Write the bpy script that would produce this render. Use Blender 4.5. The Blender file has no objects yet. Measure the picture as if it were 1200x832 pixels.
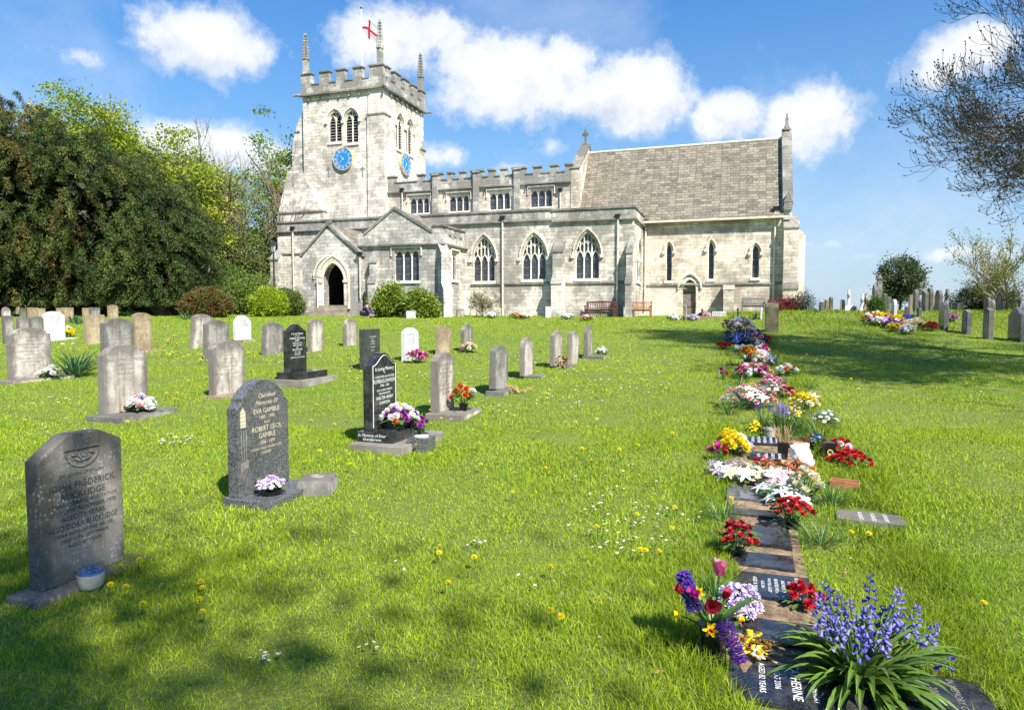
import bpy, math, random
import numpy as np
from mathutils import Vector, Matrix
from mathutils.geometry import tessellate_polygon
random.seed(7)
RNG = np.random.default_rng(11)
SC = bpy.context.scene
COL = SC.collection
R = math.radians
PI = math.pi

# ------------------------------------------------------------------ camera
EYE = Vector((0.0, 0.0, 1.6))
F = 800.0
PITCH = math.atan(48 / 800.0)
FWD = Vector((0, math.cos(PITCH), -math.sin(PITCH)))
UPV = Vector((0, math.sin(PITCH), math.cos(PITCH)))
RT = Vector((1, 0, 0))


def ray(px, py):
    return FWD + RT * ((px - 600) / F) + UPV * ((416 - py) / F)


def proj(P):
    d = Vector(P) - EYE
    t = d.dot(FWD)
    return 600 + F * d.dot(RT) / t, 416 - F * d.dot(UPV) / t


# ------------------------------------------------------------------ ground height
_ky = np.array([-3000, -30, 0, 3, 5, 8, 11, 14, 17, 20, 23, 26, 30, 36, 40, 46, 62, 90, 200, 4000], float)
_kz = np.array([-3, 0, 0, .05, .15, .27, .36, .45, .60, .78, .98, 1.12, 1.22, 1.36, 1.46, 1.58, 1.58, 1.1, -4, -6], float)
_ty = np.arange(-40, 230, .25)
_tz = np.interp(_ty, _ky, _kz)
_k = np.hanning(17); _k /= _k.sum()
_tz = np.convolve(np.pad(_tz, 8, 'edge'), _k, 'valid')


def sst(x):
    x = np.clip(x, 0, 1)
    return x * x * (3 - 2 * x)


def gz(X, Y):
    X = np.asarray(X, float); Y = np.asarray(Y, float)
    b = np.where(Y > 225, np.interp(Y, _ky, _kz), np.interp(Y, _ty, _tz))
    hi = 1.66 * (1 - sst((Y - 55) / 100)) - 4.5 * sst((Y - 60) / 150)
    k = sst((X - 7.5 - .1 * (Y - 25)) / 4) * sst((Y - 22.5) / 6)
    b = b + np.maximum(hi - b, 0) * k
    b = b + (.012 * np.sin(X * 1.9 + 1.3 * np.sin(Y * .9)) + .012 * np.sin(Y * 2.3 + X * .7)) * (np.abs(X) < 60)
    return b


def g(x, y):
    return float(gz(x, y))


def hit(px, py):
    """ground point under a pixel of the photograph"""
    d = ray(px, py)
    t, last = 1.0, 1.0
    while t < 120:
        P = EYE + d * t
        if P.z < g(P.x, P.y):
            a, b = last, t
            for _ in range(30):
                m = (a + b) / 2
                P = EYE + d * m
                if P.z < g(P.x, P.y): b = m
                else: a = m
            P = EYE + d * b
            return Vector((P.x, P.y, g(P.x, P.y)))
        last = t; t += .1
    P = EYE + d * (34 / d.y)
    return Vector((P.x, P.y, g(P.x, P.y)))


def at(px, Y):
    """ground point at distance Y under image column px"""
    x = (px - 600) / F * Y * 1.0
    return Vector((x, Y, g(x, Y)))


# ------------------------------------------------------------------ church frame
TH = math.atan(.335)
DIST = 39.6
EV = Vector((math.cos(TH), -math.sin(TH), 0))
NV = Vector((math.sin(TH), math.cos(TH), 0))


def S(px, py, n):
    """(e, z) on the plane facing south at n"""
    d = ray(px, py)
    t = (DIST + n) / d.dot(NV)
    P = EYE + d * t
    return P.dot(EV), P.z


def SE(px, n): return S(px, 300, n)[0]


def Ez(px, py, e):
    """(n, z) on the plane facing east at e"""
    d = ray(px, py)
    t = e / d.dot(EV)
    P = EYE + d * t
    return P.dot(NV) - DIST, P.z


# ------------------------------------------------------------------ objects
def tag(o, label=None, cat=None, group=None, kind=None):
    if label: o['label'] = label
    if cat: o['category'] = cat
    if group: o['group'] = group
    if kind: o['kind'] = kind
    return o


def empty(name, loc=(0, 0, 0), rz=0, parent=None):
    o = bpy.data.objects.new(name, None)
    o.empty_display_size = .1
    COL.objects.link(o)
    o.location = loc
    o.rotation_euler = (0, 0, rz)
    o.parent = parent
    return o


def link(name, me, parent=None, loc=None, rot=None, scale=None):
    o = bpy.data.objects.new(name, me)
    COL.objects.link(o)
    o.parent = parent
    if loc is not None: o.location = loc
    if rot is not None: o.rotation_euler = rot
    if scale is not None: o.scale = scale if hasattr(scale, '__len__') else (scale,) * 3
    return o


def copy_tree(o, parent=None):
    c = o.copy(); COL.objects.link(c); c.parent = parent
    for ch in list(o.children):
        copy_tree(ch, c)
    return c


def np_mesh(name, V, faces, mats, tint=None, smooth=False, midx=None):
    """faces: list of int arrays (n,k)"""
    me = bpy.data.meshes.new(name)
    V = np.asarray(V, np.float32)
    me.vertices.add(len(V)); me.vertices.foreach_set('co', V.ravel())
    loops = np.concatenate([f.ravel() for f in faces]).astype(np.int32)
    tot = np.concatenate([np.full(len(f), f.shape[1]) for f in faces]).astype(np.int32)
    st = np.concatenate([[0], np.cumsum(tot)[:-1]]).astype(np.int32)
    me.loops.add(len(loops)); me.loops.foreach_set('vertex_index', loops)
    me.polygons.add(len(tot)); me.polygons.foreach_set('loop_start', st); me.polygons.foreach_set('loop_total', tot)
    if midx is not None: me.polygons.foreach_set('material_index', np.asarray(midx, np.int32))
    if smooth: me.polygons.foreach_set('use_smooth', np.ones(len(tot), bool))
    for m in (mats if isinstance(mats, (list, tuple)) else [mats]): me.materials.append(m)
    if tint is not None:
        a = me.color_attributes.new('tint', 'FLOAT_COLOR', 'POINT')
        c = np.ones((len(V), 4), np.float32); c[:, :3] = tint
        a.data.foreach_set('color', c.ravel())
    me.update(calc_edges=True)
    return me


class MB:
    def __init__(s): s.v = []; s.f = []; s.m = []

    def add(s, vs, fs, m=0):
        b = len(s.v); s.v += [tuple(v) for v in vs]
        for f in fs: s.f.append([b + i for i in f]); s.m.append(m)
        return s

    def box(s, x0, x1, y0, y1, z0, z1, m=0):
        return s.add([(x0, y0, z0), (x1, y0, z0), (x1, y1, z0), (x0, y1, z0), (x0, y0, z1), (x1, y0, z1), (x1, y1, z1), (x0, y1, z1)],
                     [(0, 3, 2, 1), (4, 5, 6, 7), (0, 1, 5, 4), (1, 2, 6, 5), (2, 3, 7, 6), (3, 0, 4, 7)], m)

    def frus(s, x0, x1, y0, y1, z0, X0, X1, Y0, Y1, z1, m=0):
        return s.add([(x0, y0, z0), (x1, y0, z0), (x1, y1, z0), (x0, y1, z0), (X0, Y0, z1), (X1, Y0, z1), (X1, Y1, z1), (X0, Y1, z1)],
                     [(0, 3, 2, 1), (4, 5, 6, 7), (0, 1, 5, 4), (1, 2, 6, 5), (2, 3, 7, 6), (3, 0, 4, 7)], m)

    def prism(s, poly, a0, a1, axis='y', m=0):
        """poly of 2D points; axis y: (x,z) ; axis x: (y,z) ; axis z: (x,y)"""
        def mp(p, a):
            return (p[0], a, p[1]) if axis == 'y' else ((a, p[0], p[1]) if axis == 'x' else (p[0], p[1], a))
        n = len(poly)
        vs = [mp(p, a0) for p in poly] + [mp(p, a1) for p in poly]
        tri = tessellate_polygon([[Vector((p[0], p[1], 0)) for p in poly]])
        fs = [tuple(t) for t in tri] + [tuple(n + i for i in reversed(t)) for t in tri]
        fs += [(i, (i + 1) % n, n + (i + 1) % n, n + i) for i in range(n)]
        return s.add(vs, fs, m)

    def panel(s, outer, holes, a, depth, axis='y', m=0):
        """flat wall with openings and reveals going in by depth"""
        def mp(p, q):
            return (p[0], q, p[1]) if axis == 'y' else (q, p[0], p[1])
        loops = [outer] + holes
        tri = tessellate_polygon([[Vector((p[0], p[1], 0)) for p in l] for l in loops])
        flat = [p for l in loops for p in l]
        s.add([mp(p, a) for p in flat], [tuple(t) for t in tri], m)
        for h in holes:
            n = len(h)
            s.add([mp(p, a) for p in h] + [mp(p, a + depth) for p in h], [(i, (i + 1) % n, n + (i + 1) % n, n + i) for i in range(n)], m)
        return s

    def tube(s, path, r, k=6, m=0, closed=False):
        pts = [Vector(p) for p in path]
        n = len(pts)
        rs = r if hasattr(r, '__len__') else [r] * n
        rings = []
        ref = Vector((0, 0, 1))
        for i, p in enumerate(pts):
            if closed: t = pts[(i + 1) % n] - pts[i - 1]
            else: t = pts[min(i + 1, n - 1)] - pts[max(i - 1, 0)]
            t = t.normalized() if t.length > 1e-9 else Vector((0, 0, 1))
            a = t.cross(ref)
            if a.length < .1: a = t.cross(Vector((1, 0, 0)))
            a.normalize(); b = t.cross(a)
            rings.append([p + (a * math.cos(2 * PI * j / k) + b * math.sin(2 * PI * j / k)) * rs[i] for j in range(k)])
        vs = [v for rg in rings for v in rg]
        fs = []
        for i in range(n if closed else n - 1):
            i2 = (i + 1) % n
            for j in range(k):
                fs.append((i * k + j, i * k + (j + 1) % k, i2 * k + (j + 1) % k, i2 * k + j))
        if not closed:
            fs.append(tuple(reversed(range(k)))); fs.append(tuple((n - 1) * k + j for j in range(k)))
        return s.add(vs, fs, m)

    def lathe(s, prof, k=16, c=(0, 0, 0), m=0, sy=1.0):
        vs = []; fs = []
        for (r, z) in prof:
            for j in range(k):
                a = 2 * PI * j / k
                vs.append((c[0] + r * math.cos(a), c[1] + r * math.sin(a) * sy, c[2] + z))
        for i in range(len(prof) - 1):
            for j in range(k):
                fs.append((i * k + j, i * k + (j + 1) % k, (i + 1) * k + (j + 1) % k, (i + 1) * k + j))
        fs.append(tuple(reversed(range(k)))); fs.append(tuple((len(prof) - 1) * k + j for j in range(k)))
        return s.add(vs, fs, m)

    def mesh(s, name, mats, smooth=False):
        me = bpy.data.meshes.new(name)
        me.from_pydata(s.v, [], s.f)
        for m in (mats if isinstance(mats, (list, tuple)) else [mats]): me.materials.append(m)
        me.polygons.foreach_set('material_index', s.m)
        if smooth: me.polygons.foreach_set('use_smooth', [True] * len(s.f))
        me.update()
        import bmesh
        bm = bmesh.new(); bm.from_mesh(me)
        bmesh.ops.recalc_face_normals(bm, faces=bm.faces)
        bm.to_mesh(me); bm.free()
        return me

    def build(s, name, mats, parent=None, smooth=False, bevel=0, **k):
        o = link(name, s.mesh(name, mats, smooth), parent, **k)
        if bevel:
            b = o.modifiers.new('bevel', 'BEVEL'); b.width = bevel; b.segments = 2; b.limit_method = 'ANGLE'; b.angle_limit = R(35)
        return o


def arch(x0, x1, z0, zs, za, k=8):
    """pointed arch outline, counter clockwise from bottom left"""
    hw = (x1 - x0) / 2; cx = (x0 + x1) / 2; r = za - zs
    c = (r * r - hw * hw) / (2 * hw); rad = hw + c
    A = math.acos(max(-1, min(1, c / rad)))
    right = [(cx - c + rad * math.cos(A * i / k), zs + rad * math.sin(A * i / k)) for i in range(k + 1)]
    left = [(2 * cx - p[0], p[1]) for p in reversed(right[:-1])]
    return [(x0, z0), (x1, z0)] + right + left


# ------------------------------------------------------------------ materials
class NT:
    def __init__(s, nt): s.nt = nt

    def n(s, typ, ins=None, **props):
        nd = s.nt.nodes.new(typ)
        for k, v in props.items(): setattr(nd, k, v)
        if ins:
            for k, v in ins.items():
                sk = nd.inputs[k]
                if hasattr(v, 'is_output') or isinstance(v, bpy.types.NodeSocket): s.nt.links.new(v, sk)
                else: sk.default_value = v
        return nd

    def math(s, op, a, b=0.0, c=None, clamp=False):
        ins = {0: a, 1: b}
        if c is not None: ins[2] = c
        nd = s.n('ShaderNodeMath', ins, operation=op); nd.use_clamp = clamp
        return nd.outputs[0]

    def mix(s, f, a, b, mode='MIX'):
        nd = s.n('ShaderNodeMix', data_type='RGBA', blend_type=mode)
        for k, v in ((0, f), (6, a), (7, b)):
            if isinstance(v, bpy.types.NodeSocket): s.nt.links.new(v, nd.inputs[k])
            else: nd.inputs[k].default_value = v if k == 0 else tuple(v) + ((1,) if len(v) == 3 else ())
        return nd.outputs[2]

    def ramp(s, f, stops, interp='LINEAR'):
        nd = s.n('ShaderNodeValToRGB', {0: f})
        cr = nd.color_ramp; cr.interpolation = interp
        while len(cr.elements) < len(stops): cr.elements.new(.5)
        for e, (p, c) in zip(cr.elements, stops):
            e.position = p
            e.color = (c, c, c, 1) if not hasattr(c, '__len__') else tuple(c) + (1,)
        return nd.outputs[0]

    def noise(s, vec, scale, detail=4, rough=.55, dist=0):
        return s.n('ShaderNodeTexNoise', {'Vector': vec, 'Scale': scale, 'Detail': detail, 'Roughness': rough, 'Distortion': dist}).outputs[0]


def new_mat(name):
    m = bpy.data.materials.new(name); m.use_nodes = True
    nt = m.node_tree; nt.nodes.clear()
    t = NT(nt)
    out = t.n('ShaderNodeOutputMaterial')
    p = t.n('ShaderNodeBsdfPrincipled')
    nt.links.new(p.outputs[0], out.inputs[0])
    return m, t, p, out


def setp(t, p, **k):
    for a, v in k.items():
        a = a.replace('_', ' ')
        if isinstance(v, bpy.types.NodeSocket): t.nt.links.new(v, p.inputs[a])
        else: p.inputs[a].default_value = (tuple(v) + (1,)) if hasattr(v, '__len__') and len(v) == 3 and a.endswith('Color') else v


def simple(name, col, rough=.6, var=.25, scale=20, metal=0, bump=0, spec=.5, coat=0):
    """colour with uneven patches and a little surface relief"""
    m, t, p, out = new_mat(name)
    co = t.n('ShaderNodeTexCoord').outputs['Object']
    a = t.noise(co, scale, 4)
    f = t.ramp(a, [(.3, 0), (.7, 1)])
    c = t.mix(f, tuple(x * (1 - var) for x in col), tuple(min(1, x * (1 + var)) for x in col))
    setp(t, p, Base_Color=c, Roughness=rough, Metallic=metal)
    p.inputs['Specular IOR Level'].default_value = spec
    if coat: p.inputs['Coat Weight'].default_value = coat
    if bump:
        b = t.n('ShaderNodeBump', {'Height': t.noise(co, scale * 3, 3), 'Strength': bump, 'Distance': .01})
        setp(t, p, Normal=b.outputs[0])
    return m


def leafmat(name, col, trans=.35, rough=.5, tint=True, spec=.3, var=.3):
    """leaf or petal: some light passes through; each leaf's own colour comes from its tint"""
    m, t, p, out = new_mat(name)
    c = tuple(col) + (1,)
    if tint:
        a = t.n('ShaderNodeAttribute', attribute_name='tint').outputs['Color']
        c = t.mix(1.0, col, a, 'MULTIPLY')
    else:
        co = t.n('ShaderNodeTexCoord').outputs['Object']
        f = t.noise(co, 60, 2)
        c = t.mix(f, tuple(x * (1 - var) for x in col), tuple(min(1, x * (1 + var)) for x in col))
    setp(t, p, Base_Color=c, Roughness=rough)
    p.inputs['Specular IOR Level'].default_value = spec
    tr = t.n('ShaderNodeBsdfTranslucent', {'Color': c})
    mx = t.n('ShaderNodeMixShader', {0: trans, 1: p.outputs[0], 2: tr.outputs[0]})
    t.nt.links.new(mx.outputs[0], out.inputs[0])
    return m


def ashlar(name, light, mid, dark, grey=.35, bw=.46, bh=.21, streak=.35, soot=.0):
    """coursed limestone: blocks of different tone, weathered grey patches, run-off streaks"""
    m, t, p, out = new_mat(name)
    co = t.n('ShaderNodeTexCoord').outputs['Object']
    sp = t.n('ShaderNodeSeparateXYZ', {0: co}).outputs
    h = t.math('ADD', sp[0], sp[1])
    wob = t.noise(co, 1.3, 3); wob2 = t.noise(co, 5.0, 2)
    zz = t.math('ADD', sp[2], t.math('ADD', t.math('MULTIPLY', wob, .10), t.math('MULTIPLY', wob2, .03)))
    hh = t.math('ADD', h, t.math('MULTIPLY', wob2, .06))
    vec = t.n('ShaderNodeCombineXYZ', {0: hh, 1: zz, 2: 0.0}).outputs[0]
    br = t.n('ShaderNodeTexBrick', {'Vector': vec, 'Color1': (0, 0, 0, 1), 'Color2': (1, 1, 1, 1), 'Mortar': (.5, .5, .5, 1), 'Scale': 1.0,
                                    'Mortar Size': .011, 'Mortar Smooth': .4, 'Bias': 0.0, 'Brick Width': bw, 'Row Height': bh}, offset=.5, squash=1.45, squash_frequency=3)
    tone = t.n('ShaderNodeSeparateColor', {0: br.outputs[0]}).outputs[0]
    big = t.noise(co, .40, 6, .68)
    med = t.noise(co, 2.4, 6, .72, .4)
    fine = t.noise(co, 17, 5, .7)
    f = t.math('ADD', t.math('MULTIPLY', tone, .13), t.math('ADD', t.math('MULTIPLY', med, .7), t.math('MULTIPLY', fine, .25)))
    col = t.mix(t.ramp(f, [(.36, 0), (.60, 1)]), mid, light)
    pick = t.math('ADD', t.math('MULTIPLY', tone, -.06), t.math('ADD', t.math('MULTIPLY', big, .75), t.math('ADD', t.math('MULTIPLY', med, .55), t.math('MULTIPLY', fine, .22))))
    gm = t.ramp(pick, [(.80 - grey * .40, 0), (.96 - grey * .34, 1)])
    col = t.mix(t.math('MULTIPLY', gm, .85), col, dark)
    sv = t.n('ShaderNodeCombineXYZ', {0: t.math('MULTIPLY', h, 3.6), 1: t.math('MULTIPLY', sp[2], .45), 2: 0.0}).outputs[0]
    sk = t.ramp(t.noise(sv, 1.0, 6, .75), [(.5, 0), (.70, 1)])
    col = t.mix(t.math('MULTIPLY', sk, streak), col, tuple(x * .85 for x in dark))
    pits = t.ramp(t.noise(co, 7.5, 6, .8), [(.58, 0), (.68, 1)])
    col = t.mix(t.math('MULTIPLY', pits, .5 + soot), col, tuple(x * .6 for x in dark))
    col = t.mix(t.math('MULTIPLY', br.outputs['Fac'], .42), col, tuple(x * .8 for x in dark))
    setp(t, p, Base_Color=col, Roughness=.92)
    p.inputs['Specular IOR Level'].default_value = .15
    hgt = t.math('SUBTRACT', t.math('MULTIPLY', t.math('ADD', fine, t.math('MULTIPLY', med, 1.5)), .5), t.math('MULTIPLY', br.outputs['Fac'], .9))
    hgt = t.math('ADD', hgt, t.math('MULTIPLY', tone, .6))
    setp(t, p, Normal=t.n('ShaderNodeBump', {'Height': hgt, 'Strength': .75, 'Distance': .03}).outputs[0])
    return m


def headstone_mat(name, light, dark, stain=.5, lichen=.3, warm=(.36, .27, .17)):
    """weathered slab: cloudy tone, brown run-off streaks, lichen spots"""
    m, t, p, out = new_mat(name)
    co0 = t.n('ShaderNodeTexCoord').outputs['Object']
    rnd = t.n('ShaderNodeObjectInfo').outputs['Random']
    off = t.n('ShaderNodeCombineXYZ', {0: t.math('MULTIPLY', rnd, 37.0), 1: t.math('MULTIPLY', rnd, 91.0), 2: t.math('MULTIPLY', rnd, 53.0)}).outputs[0]
    co = t.n('ShaderNodeVectorMath', {0: co0, 1: off}, operation='ADD').outputs[0]
    sp = t.n('ShaderNodeSeparateXYZ', {0: co}).outputs
    a = t.noise(co, 2.2, 6, .65)
    b = t.noise(co, 11, 5, .65)
    f = t.math('ADD', t.math('MULTIPLY', a, .65), t.math('MULTIPLY', b, .35))
    col = t.mix(t.ramp(f, [(.38, 0), (.58, 1)]), dark, light)
    sv = t.n('ShaderNodeCombineXYZ', {0: t.math('MULTIPLY', sp[0], 5.0), 1: t.math('MULTIPLY', sp[1], 9.0), 2: t.math('MULTIPLY', sp[2], .9)}).outputs[0]
    sk = t.ramp(t.noise(sv, 1.0, 5, .7), [(.5, 0), (.68, 1)])
    col = t.mix(t.math('MULTIPLY', sk, stain), col, tuple(x * y * 2.2 for x, y in zip(dark, warm)))
    v = t.n('ShaderNodeTexVoronoi', {'Vector': co, 'Scale': 46.0, 'Randomness': 1.0}, feature='F1').outputs['Distance']
    spots = t.math('MULTIPLY', t.ramp(v, [(.18, 1), (.42, 0)]), t.ramp(t.noise(co, 6, 4, .7), [(.48, 0), (.6, 1)]))
    col = t.mix(t.math('MULTIPLY', spots, lichen), col, (.62, .62, .55))
    gen = t.n('ShaderNodeSeparateXYZ', {0: t.n('ShaderNodeTexCoord').outputs['Generated']}).outputs
    edge = t.math('MAXIMUM', t.ramp(gen[2], [(.70, 0), (1.0, 1)]), t.ramp(t.math('ABSOLUTE', t.math('SUBTRACT', gen[1], .5)), [(.30, 0), (.5, 1)]))
    grime = t.ramp(t.math('ADD', t.math('MULTIPLY', edge, .42), t.math('MULTIPLY', t.noise(co, 5, 5, .7), .75)), [(.46, 0), (.70, 1)])
    col = t.mix(t.math('MULTIPLY', grime, min(.8, stain)), col, tuple(x * .55 for x in dark))
    grit = t.noise(co, 130, 2, .6)
    col = t.mix(t.ramp(grit, [(.52, 0), (.7, .38)]), col, tuple(x * .45 for x in dark))
    setp(t, p, Base_Color=col, Roughness=.88)
    p.inputs['Specular IOR Level'].default_value = .25
    setp(t, p, Normal=t.n('ShaderNodeBump', {'Height': t.math('ADD', t.math('MULTIPLY', grit, .4), b), 'Strength': .5, 'Distance': .008}).outputs[0])
    return m


def granite(name, col, fleck, rough=.18, amount=.5):
    m, t, p, out = new_mat(name)
    co = t.n('ShaderNodeTexCoord').outputs['Object']
    v = t.n('ShaderNodeTexVoronoi', {'Vector': co, 'Scale': 170.0}, feature='F1')
    sep = t.n('ShaderNodeSeparateColor', {0: v.outputs['Color']}).outputs[0]
    c = t.mix(t.ramp(sep, [(.45, 0), (.9, amount)]), col, fleck)
    dust = t.ramp(t.noise(co, 7, 5, .7), [(.45, 0), (.75, 1)])
    c = t.mix(t.math('MULTIPLY', dust, .18), c, (.35, .33, .29))
    setp(t, p, Base_Color=c, Roughness=t.math('ADD', t.math('MULTIPLY', dust, .25), rough))
    return m


M = {}
M['wall'] = ashlar('limestone_cream', (.88, .80, .66), (.66, .53, .38), (.28, .24, .19), grey=.38, streak=.32, soot=.1)
M['tower'] = ashlar('limestone_tower', (.88, .82, .71), (.62, .54, .42), (.28, .255, .215), grey=.36, streak=.36, bw=.5, bh=.23, soot=.15)
M['aisle'] = ashlar('limestone_greyed', (.86, .80, .69), (.58, .52, .42), (.22, .205, .175), grey=.47, streak=.45, soot=.2)
M['porch'] = ashlar('limestone_soot', (.84, .79, .70), (.55, .52, .45), (.21, .20, .18), grey=.52, streak=.48, soot=.2)
M['parapet'] = ashlar('limestone_parapet', (.80, .75, .66), (.50, .47, .40), (.17, .165, .145), grey=.60, streak=.6, bw=.7, bh=.32, soot=.25)
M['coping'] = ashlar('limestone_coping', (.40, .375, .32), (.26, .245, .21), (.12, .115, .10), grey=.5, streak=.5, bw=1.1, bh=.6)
M['dress'] = ashlar('limestone_dressed', (.80, .74, .62), (.64, .57, .45), (.34, .31, .26), grey=.2, streak=.2, bw=.5, bh=.4)
M['step'] = ashlar('step_stone', (.42, .35, .26), (.30, .25, .18), (.16, .14, .11), grey=.3, bw=1.2, bh=.3)
M['pipe'] = simple('cream_pipe', (.62, .56, .44), .5, .15, 6)
M['lead'] = simple('lead_sheet', (.22, .22, .215), .5, .2, 3)
M['iron'] = simple('black_iron', (.02, .022, .022), .4, .3, 10)
M['darkwood'] = simple('old_oak', (.06, .04, .028), .7, .4, 8)
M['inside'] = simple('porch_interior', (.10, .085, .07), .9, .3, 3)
M['lampglass'] = simple('lamp_glass', (.35, .4, .42), .15, .1, 4)
M['white'] = simple('white_paint', (.8, .8, .78), .45, .05, 6)
M['gold'] = simple('gilt', (.75, .55, .22), .4, .1, 6)
M['clock'] = simple('clock_blue', (.01, .22, .58), .4, .08, 6)
M['flagwhite'] = leafmat('flag_white', (.88, .88, .88), .5, .8, False, .1, .04)
M['flagred'] = leafmat('flag_red', (.62, .03, .05), .3, .8, False, .1, .06)

# leaded glass
m, t, p, out = new_mat('leaded_glass')
co = t.n('ShaderNodeTexCoord').outputs['Object']
sp = t.n('ShaderNodeSeparateXYZ', {0: co}).outputs
h = t.math('ADD', sp[0], sp[1])
d1 = t.math('PINGPONG', t.math('ADD', h, t.math('MULTIPLY', sp[2], .62)), .075)
d2 = t.math('PINGPONG', t.math('SUBTRACT', h, t.math('MULTIPLY', sp[2], .62)), .075)
ln = t.ramp(t.math('MINIMUM', d1, d2), [(.006, 1), (.014, 0)])
bar = t.ramp(t.math('PINGPONG', sp[2], .22), [(.008, 1), (.016, 0)])
cell = t.noise(co, 3.4, 3)
c = t.mix(t.ramp(cell, [(.35, 0), (.7, 1)]), (.012, .014, .02), (.05, .06, .09))
c = t.mix(t.math('MAXIMUM', t.math('MULTIPLY', ln, .65), bar), c, (.16, .17, .18))
setp(t, p, Base_Color=c, Roughness=t.math('ADD', t.math('MULTIPLY', cell, .3), .12))
setp(t, p, Normal=t.n('ShaderNodeBump', {'Height': t.noise(co, 9, 2), 'Strength': .4, 'Distance': .02}).outputs[0])
M['glass'] = m

# stone slates
m, t, p, out = new_mat('stone_slates')
uv = t.n('ShaderNodeUVMap').outputs[0]
co = t.n('ShaderNodeTexCoord').outputs['Object']
uvw = t.n('ShaderNodeVectorMath', {0: uv, 1: t.n('ShaderNodeVectorMath', {0: t.n('ShaderNodeTexNoise', {'Vector': co, 'Scale': .8}).outputs[1], 1: (.05, .05, 0)}, operation='MULTIPLY').outputs[0]}, operation='ADD').outputs[0]
br = t.n('ShaderNodeTexBrick', {'Vector': uvw, 'Color1': (0, 0, 0, 1), 'Color2': (1, 1, 1, 1), 'Mortar': (.5, .5, .5, 1), 'Scale': 1.0,
                                'Mortar Size': .014, 'Mortar Smooth': .2, 'Brick Width': .38, 'Row Height': .215}, offset=.5, squash=1.4, squash_frequency=2)
tone = t.n('ShaderNodeSeparateColor', {0: br.outputs[0]}).outputs[0]
c = t.mix(tone, (.105, .085, .06), (.29, .25, .185))
c = t.mix(t.ramp(t.noise(co, .6, 5, .65), [(.42, 0), (.68, .7)]), c, (.15, .135, .09))
c = t.mix(t.ramp(t.noise(co, 6, 5, .7), [(.5, 0), (.72, .6)]), c, (.38, .36, .31))
c = t.mix(t.math('MULTIPLY', br.outputs['Fac'], .8), c, (.06, .055, .045))
setp(t, p, Base_Color=c, Roughness=.85)
setp(t, p, Normal=t.n('ShaderNodeBump', {'Height': t.math('SUBTRACT', tone, t.math('MULTIPLY', br.outputs['Fac'], 1.6)), 'Strength': .8, 'Distance': .03}).outputs[0])
M['slate'] = m

M['hs_pale'] = headstone_mat('pale_headstone', (.58, .54, .47), (.24, .21, .185), .8, .3)
M['hs_grey'] = headstone_mat('grey_headstone', (.38, .36, .32), (.155, .145, .13), .7, .35)
M['hs_dark'] = headstone_mat('lichened_headstone', (.30, .27, .23), (.11, .10, .085), .5, .6)
M['hs_tan'] = headstone_mat('sandstone_headstone', (.50, .40, .25), (.26, .20, .12), .5, .3)
M['hs_white'] = headstone_mat('white_headstone', (.66, .66, .66), (.50, .50, .49), .15, .05)
M['hs_moss'] = headstone_mat('mossy_headstone', (.30, .26, .15), (.12, .12, .06), .6, .3)
M['concrete'] = headstone_mat('rough_concrete', (.36, .33, .28), (.20, .18, .155), .4, .4)
M['gr_grey'] = granite('grey_granite', (.045, .048, .05), (.22, .22, .23), .2, .8)
M['gr_black'] = granite('black_granite', (.010, .011, .012), (.06, .06, .065), .10, .5)
M['gr_green'] = granite('slate_granite', (.03, .035, .032), (.09, .10, .095), .3, .5)
M['tx_dark'] = simple('cut_lettering_dark', (.035, .032, .03), .9, .2, 30)
M['tx_mid'] = simple('cut_lettering_worn', (.20, .18, .16), .9, .2, 30)
M['tx_white'] = simple('painted_lettering_white', (.8, .8, .78), .6, .08, 30)
M['tx_gold'] = simple('gilt_lettering', (.62, .54, .36), .5, .15, 30)
M['terracotta'] = simple('terracotta', (.40, .15, .07), .8, .25, 12, bump=.2)
M['wood_red'] = simple('red_stained_wood', (.12, .035, .03), .45, .3, 9)
M['wood_orange'] = simple('orange_stained_wood', (.33, .11, .035), .5, .3, 9)
M['wood_grey'] = simple('grey_bench_wood', (.13, .13, .12), .7, .3, 9)
# ------------------------------------------------------------------ world, sun, camera
SUN_AZ = math.atan2(.53, -.85)          # towards the sun, from +Y clockwise
SUN_EL = R(47)
W = bpy.data.worlds.new('World'); SC.world = W; W.use_nodes = True
nt = W.node_tree; nt.nodes.clear(); t = NT(nt)
wo = t.n('ShaderNodeOutputWorld'); bg = t.n('ShaderNodeBackground'); nt.links.new(bg.outputs[0], wo.inputs[0])
sky = t.n('ShaderNodeTexSky', sky_type='NISHITA'); sky.sun_disc = False
sky.sun_elevation = SUN_EL; sky.sun_rotation = SUN_AZ
sky.altitude = 60; sky.air_density = 1.25; sky.dust_density = .3; sky.ozone_density = 3.0
D = t.n('ShaderNodeTexCoord').outputs['Generated']
Dn = t.n('ShaderNodeVectorMath', {0: D}, operation='NORMALIZE').outputs[0]
s3 = t.n('ShaderNodeSeparateXYZ', {0: Dn}).outputs
az = t.math('ARCTAN2', s3[0], s3[1]); el = t.math('ARCSINE', s3[2])
big = t.n('ShaderNodeTexNoise', {'Vector': Dn, 'Scale': 9.0, 'Detail': 7.0, 'Roughness': .62}).outputs[0]
fin = t.n('ShaderNodeTexNoise', {'Vector': Dn, 'Scale': 26.0, 'Detail': 6.0, 'Roughness': .65}).outputs[0]
warp = t.math('ADD', t.math('MULTIPLY', t.math('SUBTRACT', big, .5), 2.3), t.math('MULTIPLY', t.math('SUBTRACT', fin, .5), 1.9))
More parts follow.
